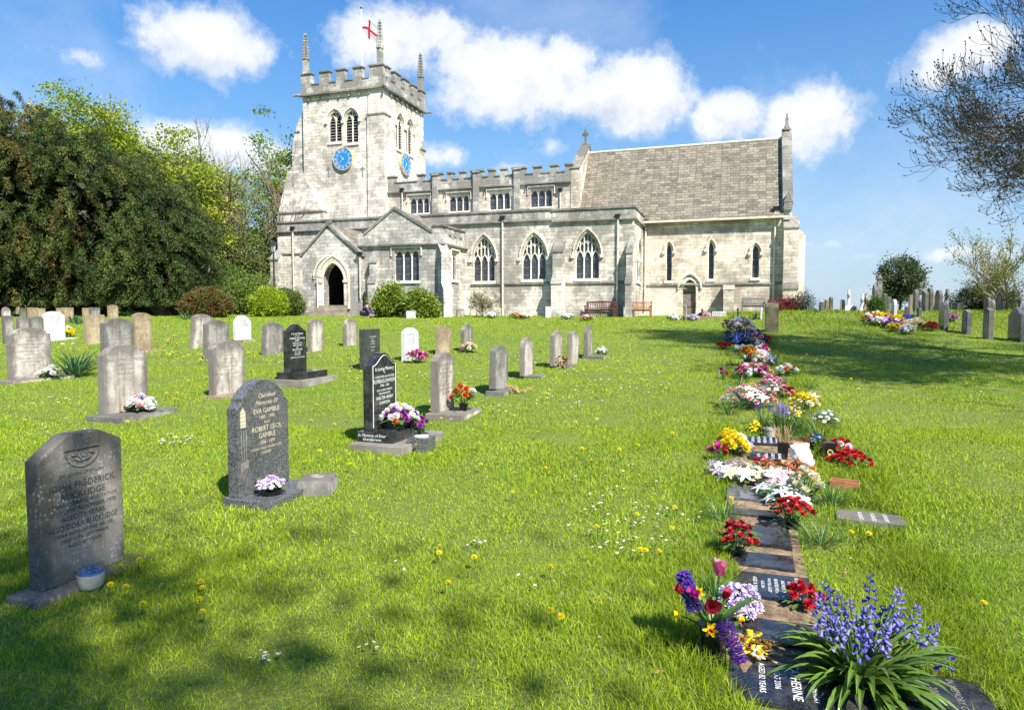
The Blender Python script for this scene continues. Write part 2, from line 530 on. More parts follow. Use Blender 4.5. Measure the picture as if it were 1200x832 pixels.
blobs = [(235, 52, 80, 36, 1), (285, 62, 42, 30, .8), (180, 40, 45, 18, .7), (100, 66, 60, 16, .45), (240, 172, 90, 26, .95), (310, 186, 70, 20, .8),
         (455, 50, 72, 36, .9), (520, 40, 50, 22, .8), (590, 92, 88, 44, 1.1), (655, 72, 45, 26, .9), (745, 112, 58, 40, 1.15), (700, 118, 50, 22, .9), (855, 135, 44, 26, .85),
         (950, 142, 50, 40, 1.1), (1125, 62, 70, 32, .8), (530, 182, 50, 16, .6), (590, 198, 40, 10, .5), (1080, 298, 130, 12, .5), (980, 285, 70, 9, .4), (640, 172, 60, 12, .3)]
dens = None; under = None
for (px, py, rx, ry, k) in blobs:
    d = ray(px, py).normalized()
    a0, e0 = math.atan2(d.x, d.y), math.asin(d.z)
    c2 = 1 / (1 + ((px - 600) / F) ** 2)
    ra, re = rx / F * c2 ** .9, ry / F * c2 ** .5
    dx = t.math('DIVIDE', t.math('SUBTRACT', az, a0), ra)
    dy = t.math('DIVIDE', t.math('SUBTRACT', el, e0), re)
    r2 = t.math('ADD', t.math('MULTIPLY', dx, dx), t.math('MULTIPLY', dy, dy))
    v = t.math('MULTIPLY', t.math('EXPONENT', t.math('MULTIPLY', r2, -.75)), k)
    dens = v if dens is None else t.math('MAXIMUM', dens, v)
    u = t.math('MULTIPLY', t.math('MULTIPLY', v, dy), -.6)
    under = u if under is None else t.math('ADD', under, u)
fld = t.math('ADD', dens, t.math('MULTIPLY', warp, .42))
mask = t.ramp(fld, [(.29, 0), (.46, .32), (.62, .80), (.92, 1)])
mask = t.math('MULTIPLY', mask, t.ramp(dens, [(.05, 0), (.25, 1)]))
thin = t.ramp(t.n('ShaderNodeTexNoise', {'Vector': Dn, 'Scale': 3.4, 'Detail': 8.0, 'Roughness': .6, 'Distortion': .4}).outputs[0], [(.50, 0), (.80, .38)])
mask = t.math('MAXIMUM', mask, thin)
shade = t.math('ADD', t.math('MULTIPLY', under, .7), t.math('MULTIPLY', t.math('SUBTRACT', .5, fin), 1.4))
ccol = t.mix(t.ramp(shade, [(.0, 0), (.7, 1)]), (6.9, 7.0, 7.1), (4.5, 5.0, 5.8))
skyc = t.n('ShaderNodeHueSaturation', {'Saturation': 1.5, 'Value': 1.0, 'Color': sky.outputs[0]}).outputs[0]
skyc = t.mix(1.0, skyc, t.ramp(el, [(0.0, (.74, .90, 1.22)), (.25, (.80, .98, 1.15)), (.6, (.8, 1.0, 1.2))]), 'MULTIPLY')
skyc = t.mix(t.ramp(el, [(0.0, .85), (.10, .66), (.28, .34), (.55, .05)]), skyc, (3.0, 4.2, 5.6))
nt.links.new(t.mix(mask, skyc, ccol), bg.inputs[0])
bg.inputs[1].default_value = .078

sl = bpy.data.lights.new('sun', 'SUN'); sl.energy = 5.0; sl.angle = R(.53); sl.color = (1, .95, .87)
so = bpy.data.objects.new('sun', sl); COL.objects.link(so)
sd = Vector((math.sin(SUN_AZ) * math.cos(SUN_EL), math.cos(SUN_AZ) * math.cos(SUN_EL), math.sin(SUN_EL)))
so.rotation_euler = sd.to_track_quat('Z', 'Y').to_euler(); so.location = sd * 80

cd = bpy.data.cameras.new('camera'); cam = bpy.data.objects.new('camera', cd); COL.objects.link(cam)
cd.lens = 36 * F / 1200; cd.sensor_width = 36; cd.sensor_fit = 'HORIZONTAL'; cd.clip_end = 9000; cd.clip_start = .05
cam.location = EYE; cam.rotation_euler = (PI / 2 - PITCH, 0, 0); SC.camera = cam
SC.view_settings.view_transform = 'Standard'; SC.view_settings.look = 'None'; SC.view_settings.gamma = 1
SC.view_settings.exposure = .98
SC.cycles.max_bounces = 6; SC.cycles.transparent_max_bounces = 6
SC.cycles.use_adaptive_sampling = True

# ------------------------------------------------------------------ ground
xs = np.concatenate([[-4000, -1500, -600, -250, -120, -80, -60], np.arange(-45, 45.1, .6), [60, 80, 120, 250, 600, 1500, 4000]])
ys = np.concatenate([[-4000, -1000, -200, -60, -30], np.arange(-15, 70.1, .6), [76, 84, 95, 110, 130, 160, 200, 300, 600, 1500, 4000]])
GX, GY = np.meshgrid(xs, ys)
GZ = gz(GX, GY)
V = np.stack([GX.ravel(), GY.ravel(), GZ.ravel()], 1)
nx = len(xs); i = np.arange(len(ys) - 1)[:, None] * nx + np.arange(nx - 1)[None, :]
i = i.ravel()
Fq = np.stack([i, i + 1, i + nx + 1, i + nx], 1)
m, t, p, out = new_mat('lawn_soil')
co = t.n('ShaderNodeTexCoord').outputs['Object']
a = t.noise(co, .35, 5, .6); b = t.noise(co, 3.5, 6, .7); c_ = t.noise(co, 45, 4, .7)
c = t.mix(t.ramp(a, [(.35, 0), (.65, 1)]), (.15, .22, .02), (.20, .27, .03))
c = t.mix(t.ramp(b, [(.45, 0), (.75, .6)]), c, (.10, .15, .014))
c = t.mix(t.ramp(c_, [(.42, .55), (.6, 0)]), c, (.09, .09, .02))
setp(t, p, Base_Color=c, Roughness=.95)
setp(t, p, Normal=t.n('ShaderNodeBump', {'Height': t.math('ADD', c_, b), 'Strength': .8, 'Distance': .04}).outputs[0])
tag(link('ground', np_mesh('ground', V, [Fq], m, smooth=True)), 'mown churchyard lawn rising gently to the church', None, None, 'structure')
# ------------------------------------------------------------------ church (local axes: x east, y north, z up)
CH = empty('church', NV * DIST, -TH)
tag(CH, 'large medieval limestone parish church with battlemented west tower, porches and long slated chancel', 'church')
NA, NC, NT_, NP, NVS = 0.0, 4.0, 3.6, -3.9, -3.5      # aisle, clerestory/chancel, tower, porch, vestry planes


def zs(px, py, n): return S(px, py, n)[1]


def window(e0, e1, z0, zsp, za, n, kind, parent=CH, axis='y', depth=.30, frame='dress', glass='glass', name='window', lights=3, k=10):
    """stonework (frame, mullions, tracery, hood) as the part; glazing as its sub-part. n = face plane"""
    mb = MB()
    A = arch(e0, e1, z0, zsp, za, k) if za > zsp + .02 else [(e0, z0), (e1, z0), (e1, zsp), (e0, zsp)]
    sgn = 1 if axis == 'y' else -1       # into the wall

    def P(a, z, d): return (a, n + d, z) if axis == 'y' else (n - d, a, z)
    gd = depth
    w = e1 - e0
    # moulded frame just inside the opening
    ins = .05
    mb.tube([P(a, z, .10) for a, z in A], .05, 6, closed=True)
    # hood mould over the arch
    if kind != 'plain':
        cx = (e0 + e1) / 2
        if za > zsp + .02:
            o = .17 if w > .9 else .13
            H = arch(e0 - o, e1 + o, z0, zsp - .1, za + o * 1.2, k)[2:]
            mb.tube([P(a, z, -.05) for a, z in H], .055, 6)
            for q in (H[0], H[-1]):
                mb.box(*((q[0] - .09, q[0] + .09, n - .14, n + .02) if axis == 'y' else (n - .02, n + .14, q[0] - .09, q[0] + .09)), q[1] - .12, q[1] + .06)
        else:
            mb.tube([P(e0 - .18, zsp - .35, -.05), P(e0 - .18, zsp + .16, -.05), P(e1 + .18, zsp + .16, -.05), P(e1 + .18, zsp - .35, -.05)], .06, 6)
    # sill
    if axis == 'y': mb.frus(e0 - .08, e1 + .08, n - .09, n + .28, z0 - .14, e0 - .08, e1 + .08, n - .03, n + .28, z0 + .02)
    else: mb.frus(n - .28, n + .09, e0 - .08, e1 + .08, z0 - .14, n - .28, n + .03, e0 - .08, e1 + .08, z0 + .02)
    bar = .045 if w > .9 else .03
    if kind in ('trac', 'three', 'belfry') and lights > 1:
        lw = w / lights
        hs = zsp - (.15 if kind == 'trac' else .0)
        if kind == 'three': hs = zsp - lw * .6

        def top(a):      # height of the arch above a
            best = za
            for q in range(2, len(A)):
                p0, p1 = A[q], A[(q + 1) % len(A)]
                lo, hi = sorted((p0[0], p1[0]))
                if lo <= a <= hi and hi - lo > 1e-6:
                    return p0[1] + (p1[1] - p0[1]) * (a - p0[0]) / (p1[0] - p0[0])
            return best
        for i in range(1, lights):
            a = e0 + lw * i
            zt = top(a) if kind != 'three' else zsp
            mb.tube([P(a, z0, .17), P(a, zt, .17)], bar * 1.25, 4)
        for i in range(lights):
            a0, a1 = e0 + lw * i, e0 + lw * (i + 1)
            la = arch(a0 + bar, a1 - bar, z0, hs, min(hs + lw * .75, top((a0 + a1) / 2) - .02) if kind != 'three' else zsp - .04, 5)[2:]
            mb.tube([P(a, z, .17) for a, z in la], bar, 5)
            if kind == 'three':    # solid spandrels
                for side in (0, 1):
                    half = [q for q in la if (q[0] >= (a0 + a1) / 2 - 1e-6) == (side == 0)]
                    ax = a1 if side == 0 else a0
                    poly = half + [((a0 + a1) / 2, zsp), (ax, zsp), (ax, hs)]
                    if axis == 'y': mb.prism(poly, n + .12, n + .22)
                    else: mb.prism(poly, n - .22, n - .12, 'x')
            if kind == 'trac':
                ac = (a0 + a1) / 2
                zt = top(ac)
                h2 = hs + lw * .75
                if zt - h2 > .25:
                    mb.tube([P(ac, h2, .17), P(ac, zt, .17)], bar * .8, 4)
                    for sa, sb in ((a0, ac), (ac, a1)):
                        m2 = (sa + sb) / 2; z2 = h2 + (top(m2) - h2) * .35
                        if top(m2) - z2 > .12:
                            mb.tube([P(sa, z2, .17), P((sa + m2) / 2, z2 + .13, .17), P(m2, z2 + .22, .17), P((sb + m2) / 2, z2 + .13, .17), P(sb, z2, .17)], bar * .7, 4)
    fr = mb.build(name, M[frame], parent)
    gb = MB()
    if kind == 'belfry':
        zz = z0 + .1
        while zz < za - .15:
            gb.prism([(n + .16, zz), (n + .42, zz + .16), (n + .42, zz + .19), (n + .16, zz + .03)], e0, e1, 'x') if axis == 'y' else \
                gb.prism([(n - .16, zz), (n - .42, zz + .16), (n - .42, zz + .19), (n - .16, zz + .03)], e0, e1, 'y')
            zz += .2
        gb.build('louvre', M['lead'], fr)
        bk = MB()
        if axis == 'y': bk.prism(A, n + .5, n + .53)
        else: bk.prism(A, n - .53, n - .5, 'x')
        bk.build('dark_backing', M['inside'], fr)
    else:
        if axis == 'y': gb.prism(A, n + gd - .08, n + gd - .06)
        else: gb.prism(A, n - gd + .06, n - gd + .08, 'x')
        gb.build('glazing', M[glass], fr)
    return A


def battlement(mb, cp, a0, a1, n, z0, z1, merl, mz, th=.32, axis='y', cut=.28):
    """solid parapet a0..a1 up to z1, merlons (list of spans) up to mz; coping slabs into cp"""
    def bx(b, x0, x1, d0, d1, zz0, zz1):
        if axis == 'y': b.box(x0, x1, n + d0, n + d1, zz0, zz1)
        else: b.box(n - d1, n - d0, x0, x1, zz0, zz1)
    bx(mb, a0, a1, 0, th, z0, z1)
    last = a0
    for (m0, m1) in merl:
        if m0 - last > .05: bx(cp, last + .003, m0 - .003, -.05, th + .05, z1 + .002, z1 + .075)
        bx(mb, m0, m1, .0, th, z1 + .001, mz)
        bx(cp, m0 - .06, m1 + .06, -.07, th + .07, mz + .001, mz + .10)
        last = m1
    if a1 - last > .05: bx(cp, last + .003, a1, -.05, th + .05, z1 + .002, z1 + .075)


def string(cp, a0, a1, n, z, h=.14, d=.10, axis='y', up=1):
    """moulded string course, sloped on top"""
    if axis == 'y':
        cp.prism([(n + .02, z), (n - d, z), (n - d, z + h * .5), (n + .02, z + h)], a0, a1, 'x')
    else:
        cp.prism([(n - .02, z), (n + d, z), (n + d, z + h * .5), (n - .02, z + h)], a0, a1, 'y')


def buttress(e0, e1, n, d, ztop, zb=0.6, mat='aisle', mid=None, name='buttress'):
    """stepped buttress standing d out from plane n, with sloped weathering stones"""
    mb = MB(); cp = MB()
    zm = zb + (ztop - zb) * .5 if mid is None else mid
    mb.box(e0, e1, n - d, n + .0, zb, zm)
    mb.prism([(n - d, zm), (n - d * .68, zm + .35), (n, zm + .35), (n, zm)], e0, e1, 'x')
    mb.box(e0, e1, n - d * .68, n, zm + .35, ztop)
    mb.prism([(n - d * .68, ztop), (n, ztop + .62), (n, ztop)], e0, e1, 'x')
    cp.prism([(n - d - .04, zm - .06), (n - d - .04, zm + .02), (n - d * .68 - .02, zm + .40), (n - d * .68 - .02, zm + .33)], e0 - .03, e1 + .03, 'x')
    cp.prism([(n - d * .68 - .05, ztop - .06), (n - d * .68 - .05, ztop + .03), (n - .002, ztop + .70), (n - .002, ztop + .62)], e0 - .03, e1 + .03, 'x')
    mb.box(e0 - .06, e1 + .06, n - d - .07, n - .01, zb, 1.95)
    o = mb.build(name, M[mat], CH)
    cp.build('weathering', M['coping'], o)
    return o


def pipe(px, ptop, pbot, n, r=.055):
    e, z1 = S(px, ptop, n); z0 = max(1.3, S(px, pbot, n)[1] - .2)
    mb = MB(); mb.tube([(e, n - .1, z0), (e, n - .1, z1)], r, 8)
    for k in range(5):
        zz = z0 + (z1 - z0) * (k + .5) / 5
        mb.box(e - .09, e + .09, n - .06, n + .01, zz, zz + .06); mb.tube([(e, n - .1, zz), (e, n - .1, zz + .09)], r * 1.3, 8)
    o = mb.build('drainpipe', M['pipe'], CH)
    h = MB(); h.frus(e - .09, e + .09, n - .2, n - .01, z1 - .02, e - .16, e + .16, n - .26, n - .01, z1 + .22); h.build('hopper_head', M['iron'], o)


# ---- aisle
eW = SE(326, 0); eE = SE(742.5, 0); eS = SE(647, 0)
zA1 = zs(646, 244.5, 0); zA2 = zs(700, 243.5, 0)
zst = zs(646, 258, 0)
zsill = zs(640, 333, 0)
wins = []
for (x0, x1, yb, yt, ysp, cx) in ((554.5, 579.5, 330, 278, 303, 567), (612, 639.5, 328, 276, 301, 626), (674.5, 702, 327, 272, 298, 688)):
    wins.append((SE(x0, 0), SE(x1, 0), zs(cx, yb, 0), zs(cx, ysp, 0), zs(cx, yt, 0)))
mb = MB()
mb.panel([(eW, .4), (eE, .4), (eE, zst), (eW, zst)], [arch(*w, 10) for w in wins], 0, .36)
mb.box(eW, eE, .36, .365, .4, zst)      # inner skin behind the reveals is cut by the glazing plane
mb2 = MB()
mb2.panel([(eW, .4), (eE, .4), (eE, zst), (eW, zst)], [arch(*w, 10) for w in wins], 0, .36)
# east end wall with a window
nE0, nE1 = 0, NC
ew = (1.15, 2.75, 3.55, 5.0, 6.0)
mb2.panel([(nE0, .4), (nE1, .4), (nE1, zst), (nE0, zst)], [arch(*ew, 8)], eE, -.3, axis='x')
mb2.box(eW - .01, eW + .3, .003, NC, .4, zst)
o_aisle = mb2.build('aisle_wall', M['aisle'], CH)
for w in wins: window(*w, 0, 'trac')
window(*ew, eE, 'trac', axis='x')
mb = MB(); cp = MB()
mb.box(eW, eS, -.03, .35, zst + .12, zA1 - .09); mb.box(eS + .002, eE + .03, -.05, .35, zst + .02, zA2 - .09)
mb.box(eE - .32, eE + .03, .352, NC, zst + .02, zA2 - .09)
mb.box(eW - .03, eW + .3, .352, NC, zst + .12, zA1 - .09)
mb.build('aisle_parapet', M['parapet'], CH)
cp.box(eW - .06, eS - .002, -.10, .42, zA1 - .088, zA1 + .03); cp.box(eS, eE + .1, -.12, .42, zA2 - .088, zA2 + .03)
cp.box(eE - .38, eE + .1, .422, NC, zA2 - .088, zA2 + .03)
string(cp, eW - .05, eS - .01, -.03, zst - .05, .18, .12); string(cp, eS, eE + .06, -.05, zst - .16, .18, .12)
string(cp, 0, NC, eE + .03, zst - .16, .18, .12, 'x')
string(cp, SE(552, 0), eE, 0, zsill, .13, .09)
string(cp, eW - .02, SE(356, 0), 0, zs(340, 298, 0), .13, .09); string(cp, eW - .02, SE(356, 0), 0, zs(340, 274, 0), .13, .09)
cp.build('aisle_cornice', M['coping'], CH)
b = MB(); b.box(SE(552, 0), eE + .06, -.10, -.002, .4, 1.95); b.build('plinth', M['aisle'], CH)
mb = MB(); mb.prism([(.35, zA1 - .5), (NC, zA1 + .05), (NC, zA1 - .1), (.35, zA1 - .65)], eW + .3, eE - .33, 'x'); mb.build('aisle_roof', M['lead'], CH)
buttress(SE(651, 0), SE(663, 0), 0, 1.0, zs(655, 296, 0), mid=zs(655, 333, 0))
buttress(SE(736, 0), eE + .02, 0, .95, zs(742, 297, 0), mid=zs(742, 333, 0))
buttress(eW - .3, eW + .35, 0, .7, zs(330, 305, 0), mid=zs(330, 335, 0))
mb = MB()
mb.frus(eW - 1.05, eW - .002, .4, 1.3, .4, eW - .75, eW - .002, .4, 1.3, zs(326, 315, 0)); mb.build('buttress', M['aisle'], CH)
pipe(589.5, 258, 366, 0); pipe(724.5, 256, 370, 0); pipe(344, 270, 340, 0)

# ---- clerestory
cW = SE(452, NC); cE = SE(669, NC)
zpT = zs(560, 199.5, NC) - .1; zpB = zs(560, 219.5, NC)
cw = []
for (x0, x1, yb, yt) in ((480.5, 503, 250.5, 231), (526.5, 549.5, 248, 228.5), (573.5, 597.5, 246, 225), (621.5, 646.5, 243, 221.5)):
    c = (x0 + x1) / 2
    cw.append((SE(x0, NC), SE(x1, NC), zs(c, yb, NC), zs(c, yt, NC), zs(c, yt, NC)))
mb = MB()
mb.panel([(cW, 6), (cE, 6), (cE, zpB), (cW, zpB)], [[(a, z0), (b_, z0), (b_, z1), (a, z1)] for a, b_, z0, z1, _ in cw], NC, .3)
mb.box(cE - .6, cE, NC + .003, NC + 6.4, 6, zpB)
mb.box(cW, cE, NC + 6.1, NC + 6.4, 6, zpB)
mb.build('clerestory_wall', M['wall'], CH)
for w in cw: window(*w, NC, 'three')
mb = MB(); cp = MB()
pil = [(x, SE(x, NC)) for x in (511.5, 559, 606.5)]
mer = []
for a, b_ in ((453, 464), (490, 497), (505, 518), (525, 531.5), (539, 545), (552, 566), (572.5, 579.5), (586.5, 593), (600, 615.5), (625, 633), (644.5, 653), (662, 670)):
    mer.append((SE(a, NC), SE(b_, NC)))
battlement(mb, cp, cW, cE + .1, NC - .04, zpB, zpT - .42, mer, zpT)
for x, e in pil:
    mb.box(e - .2, e + .2, NC - .22, NC - .042, zs(560, 252, NC), zpT - .1)
    cp.prism([(NC - .30, zpT - .1), (NC - .05, zpT + .06), (NC - .05, zpT - .1)], e - .26, e + .26, 'x')
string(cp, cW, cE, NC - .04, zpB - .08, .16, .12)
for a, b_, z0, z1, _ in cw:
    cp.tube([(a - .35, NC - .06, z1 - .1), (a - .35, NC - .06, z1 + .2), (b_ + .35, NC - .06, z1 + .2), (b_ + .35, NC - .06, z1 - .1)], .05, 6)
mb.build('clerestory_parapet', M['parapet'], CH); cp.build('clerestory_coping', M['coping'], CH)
for px in (472, 657): pipe(px, 225, 252, NC, .045)
mb = MB(); mb.prism([(NC + .3, zpB - .3), (NC + 3.2, zpB + .5), (NC + 6.1, zpB - .3)], cW, cE - .6, 'x'); mb.build('nave_roof', M['lead'], CH)

# ---- nave east gable, chancel
HW = 3.1; NR = NC + HW; NB = NC + 2 * HW
e0 = cE - .02; e1 = SE(926, NC)
zev = zs(840, 248.5, NC); zrd = Ez(922, 161, e1)[1] if False else S(810, 170.5, NR)[1]
zgap = S(686, 172, NR)[1]
mb = MB(); cp = MB()
gp = [(NC - .05, zs(670, 200, NC)), (NR, zgap), (NB + .05, zs(670, 200, NC)), (NB + .05, 6), (NC - .05, 6)]
mb.prism(gp, e0, e0 + .5, 'x'); mb.build('nave_gable', M['wall'], CH)
for (p, q) in ((gp[0], gp[1]), (gp[2], gp[1])):
    cp.prism([p, q, (q[0], q[1] + .16), (p[0] + (-.06 if p[0] < NR else .06), p[1] + .12)], e0 - .06, e0 + .56, 'x')
o = cp.build('gable_coping', M['coping'], CH)
c = MB(); ex = e0 + .25; zc = zgap + .16
c.box(ex - .06, ex + .06, NR - .05, NR + .05, zc, zc + 1.0); c.box(ex - .24, ex + .24, NR - .045, NR + .045, zc + .60, zc + .72); c.frus(ex - .16, ex + .16, NR - .15, NR + .15, zc - .1, ex - .08, ex + .08, NR - .07, NR + .07, zc + .18)
c.tube([(ex + .15 * math.cos(a * PI / 6), NR, zc + .66 + .15 * math.sin(a * PI / 6)) for a in range(12)], .035, 5, closed=True)
c.build('gable_cross', M['coping'], CH)

lan = []
for (x0, x1, yb, yt) in ((780.4, 787.4, 329.5, 285.5), (829.6, 836.8, 327.5, 283), (881, 889.8, 326, 287)):
    c = (x0 + x1) / 2
    lan.append((SE(x0, NC), SE(x1, NC), zs(c, yb, NC), zs(c, yt + 8, NC), zs(c, yt, NC)))
door = (SE(800.7, NC), SE(816.8, NC), 1.4, zs(808, 337, NC), zs(808, 327, NC))
mb = MB()
chl = eE - .3
mb.panel([(chl, .4), (e1, .4), (e1, zev - .1), (chl, zev - .1)], [arch(*w, 8) for w in lan] + [arch(*door, 8)], NC, .34)
gy = [(NC + .003, .4), (NB, .4), (NB, zev), (NR, zrd + .15), (NC + .003, zev)]
mb.prism(gy, e1 - .5, e1, 'x')
mb.box(chl, e1 - .5, NB - .5, NB, .4, zev - .1)
mb.build('chancel_wall', M['wall'], CH)
for w in lan: window(*w, NC, 'lancet', lights=1)
fr = MB()
A = arch(*door, 8)
for d_, r_ in ((.02, .07), (.14, .06)): fr.tube([(a, NC + d_, z) for a, z in A], r_, 6, closed=False)
H = arch(door[0] - .28, door[1] + .28, 1.4, door[3] - .1, door[4] + .32, 8)[2:]
fr.tube([(a, NC - .06, z) for a, z in H], .07, 6)
fo = fr.build('side_door', M['dress'], CH)
dd = MB(); dd.prism(A, NC + .24, NC + .28)
for k in range(1, 5): a = door[0] + (door[1] - door[0]) * k / 5; dd.box(a - .008, a + .008, NC + .232, NC + .239, 1.4, door[3])
dd.build('door_leaf', simple('weathered_door', (.20, .16, .13), .7, .4, 6), fo)
hh = MB()
for z in (2.0, 2.9): hh.box(door[0] + .05, door[1] - .1, NC + .222, NC + .231, z, z + .05)
hh.build('strap_hinge', M['iron'], fo)
cp = MB(); string(cp, chl + .3, e1 + .05, NC, zs(840, 334, NC), .14, .09); cp.build('chancel_string_course', M['coping'], CH)
# roof slopes with uv in metres
def slope(n0, z0, n1, z1, ea, eb, th, parent, name):
    L = math.hypot(n1 - n0, z1 - z0)
    me = bpy.data.meshes.new(name)
    segs = 40; rows = 16
    vs = []; fs = []
    for j in range(rows + 1):
        for i in range(segs + 1):
            f = j / rows
            sag = -.035 * math.sin(PI * f) * (1 + .8 * math.sin(i * .35 + 1)) + .012 * math.sin(i * 1.7 + j)
            vs.append((ea + (eb - ea) * i / segs, n0 + (n1 - n0) * f, z0 + (z1 - z0) * f + sag))
    for j in range(rows):
        for i in range(segs):
            q = j * (segs + 1) + i; fs.append((q, q + 1, q + segs + 2, q + segs + 1))
    me.from_pydata(vs, [], fs); uvl = me.uv_layers.new(name='UVMap')
    for lp in me.loops:
        vi = lp.vertex_index; i, j = vi % (segs + 1), vi // (segs + 1)
        uvl.data[lp.index].uv = ((eb - ea) * i / segs, L * j / rows)
    me.materials.append(M['slate'])
    o = link(name, me, parent)
    s_ = o.modifiers.new('thick', 'SOLIDIFY'); s_.thickness = th
    return o
ov = .32; dz = (zrd - zev) / HW
r1 = slope(NC - ov, zev - ov * dz, NR, zrd, e0 + .5, e1 - .42, .1, CH, 'chancel_roof')
slope(NB + ov, zev - ov * dz, NR, zrd, e0 + .5, e1 - .42, .1, CH, 'chancel_roof')
rc = MB(); rc.tube([(e0 + .5, NR, zrd - .01), (e1 - .42, NR, zrd - .01)], .09, 8); rc.build('ridge_tiles', M['dress'], r1)
gb = MB(); gb.prism([(NC - ov - .12, zev - ov * dz - .06), (NC - ov + .02, zev - ov * dz - .06), (NC - ov + .02, zev - ov * dz + .03), (NC - ov - .12, zev - ov * dz + .06)], chl + .3, e1 + .05, 'x')
gb.build('gutter', M['pipe'], CH)
b = MB(); b.box(chl + .3, e1 - .3, NC - .06, NC - .002, zev - .55, zev - .35); b.build('eaves_course', M['coping'], CH)
mb = MB(); cp = MB()
for sgn in (-1, 1):
    a0 = NR + sgn * (HW + .12); 
    mb.prism([(a0, zev - .35), (a0, zev + .15), (NR, zrd + .42), (NR, zrd - .2)], e1 - .42, e1 + .04, 'x')
    cp.prism([(a0 + sgn * .04, zev + .15), (NR, zrd + .43), (NR, zrd + .58), (a0 + sgn * .04, zev + .3)], e1 - .47, e1 + .09, 'x')
mb.build('gable_parapet', M['aisle'], CH)
ek = e1 - .19
cp.frus(ek - .22, ek + .22, NC - .3, NC + .1, zev - .1, ek - .22, ek + .22, NC - .3, NC + .1, zev + .35)
cp.prism([(ek - .26, zev + .35), (ek + .26, zev + .35), (ek, zev + .95)], NC - .32, NC + .1, 'y')
cp.build('gable_coping', M['coping'], CH)
c = MB(); zc = zrd + .56
c.frus(ek - .2, ek + .2, NR - .2, NR + .2, zc - .1, ek - .12, ek + .12, NR - .12, NR + .12, zc + .25)
c.frus(ek - .1, ek + .1, NR - .1, NR + .1, zc + .25, ek - .04, ek + .04, NR - .04, NR + .04, zc + .95)
c.box(ek - .1, ek + .1, NR - .05, NR + .05, zc + .52, zc + .62)
c.build('gable_finial', M['coping'], CH)
buttress(SE(917.5, NC), e1 + .42, NC, .85, zs(928, 268, NC), zb=.4, mat='wall', mid=zs(928, 332, NC) - .35)
mb = MB(); mb.box(e1 + .001, e1 + .8, NC + .02, NC + .9, .4, zs(928, 275, NC)); mb.prism([(e1 + .001, zs(928, 275, NC)), (e1 + .8, zs(928, 275, NC)), (e1 + .001, zs(928, 262, NC))], NC + .02, NC + .9, 'y'); mb.build('buttress', M['wall'], CH)
mb = MB(); a, b_ = SE(849, NC), SE(861, NC); zt = zs(855, 340, NC)
mb.box(a, b_, NC - .75, NC - .002, .6, zt); mb.prism([(NC - .78, zt + .002), (NC - .002, zt + .34), (NC - .002, zt + .002)], a - .04, b_ + .04, 'x'); mb.build('buttress', M['wall'], CH)
pipe(908.5, 247, 366, NC); pipe(757, 262, 360, NC)

# ---- tower
tW = SE(358, NT_); tE = SE(451, NT_); WN = Ez(496, 110, tE)[0] - NT_
tN = NT_ + WN
zco = zs(451, 103, NT_)
bel = [(SE(387.5, NT_), SE(402.3, NT_), zs(395, 167, NT_), zs(395, 141, NT_), zs(395, 131, NT_)), (SE(406.6, NT_), SE(421.5, NT_), zs(414, 168, NT_), zs(414, 140, NT_), zs(414, 129.5, NT_))]
belE = []
zc0 = NT_ + WN / 2
for dn in (-.78, .78):
    w = .52
    belE.append((zc0 + dn - w, zc0 + dn + w, bel[0][2] - .3, bel[0][3], bel[0][4]))
mb = MB()
mb.panel([(tW, .4), (tE, .4), (tE, zco), (tW, zco)], [arch(*w, 8) for w in bel], NT_, .55)
mb.panel([(NT_, .4), (tN, .4), (tN, zco), (NT_, zco)], [arch(*w, 8) for w in belE], tE, -.55, axis='x')
mb.box(tW, tW + .01, NT_ + .003, tN, .4, zco); mb.box(tW, tE, tN - .01, tN, .4, zco); mb.box(tW, tE, NT_ + .003, tN, zco - .2, zco)
mb.build('tower_wall', M['tower'], CH)
mb = MB()
mb.box(SE(433, NT_), tE + .10, NT_ - .12, NT_ - .002, .4, zs(442, 135, NT_)); mb.box(tE + .002, tE + .10, NT_ - .002, NT_ + .9, .4, zs(442, 135, NT_))
mb.box(SE(434, NT_), tE + .06, NT_ - .07, NT_ - .003, zs(442, 134.5, NT_), zco)
mb.box(tE + .002, tE + .12, tN - .75, tN + .05, .4, zs(470, 152, NT_))
mb.build('tower_pilaster', M['tower'], CH)
cp = MB(); string(cp, SE(433, NT_) - .03, tE + .14, NT_ - .12, zs(442, 135, NT_), .16, .06); string(cp, tN - .8, tN + .1, tE + .12, zs(470, 152, NT_), .16, .06, 'x')
string(cp, NT_ - .1, NT_ + .95, tE + .1, zs(442, 135, NT_), .16, .06, 'x'); cp.build('tower_string_course', M['coping'], CH)
for w in bel: window(*w, NT_, 'belfry', lights=2)
for w in belE: window(*w, tE, 'belfry', axis='x', lights=2)
# west stair turret / buttress mass, stepped and sloped
def Lz(px, py): return S(px, py, NT_)
mb = MB(); cp = MB()
prof = [(Lz(358, 122)), (Lz(345, 147)), (Lz(344.5, 154)), (Lz(340.5, 165)), (Lz(340, 200)), (Lz(334.5, 211)), (Lz(334.5, 213)), (Lz(329.5, 245)), (Lz(329, 258))]
prof = [(p[0] - tW, p[1]) for p in prof]
poly = [(tW, .4)] + [(tW, prof[0][1])] + [(tW + p[0], p[1]) for p in prof[1:]] + [(tW + prof[-1][0], .4)]
mb.prism(poly, NT_ + .25, NT_ + 1.6, 'y'); mb.prism(poly, tN - 1.5, tN - .1, 'y')
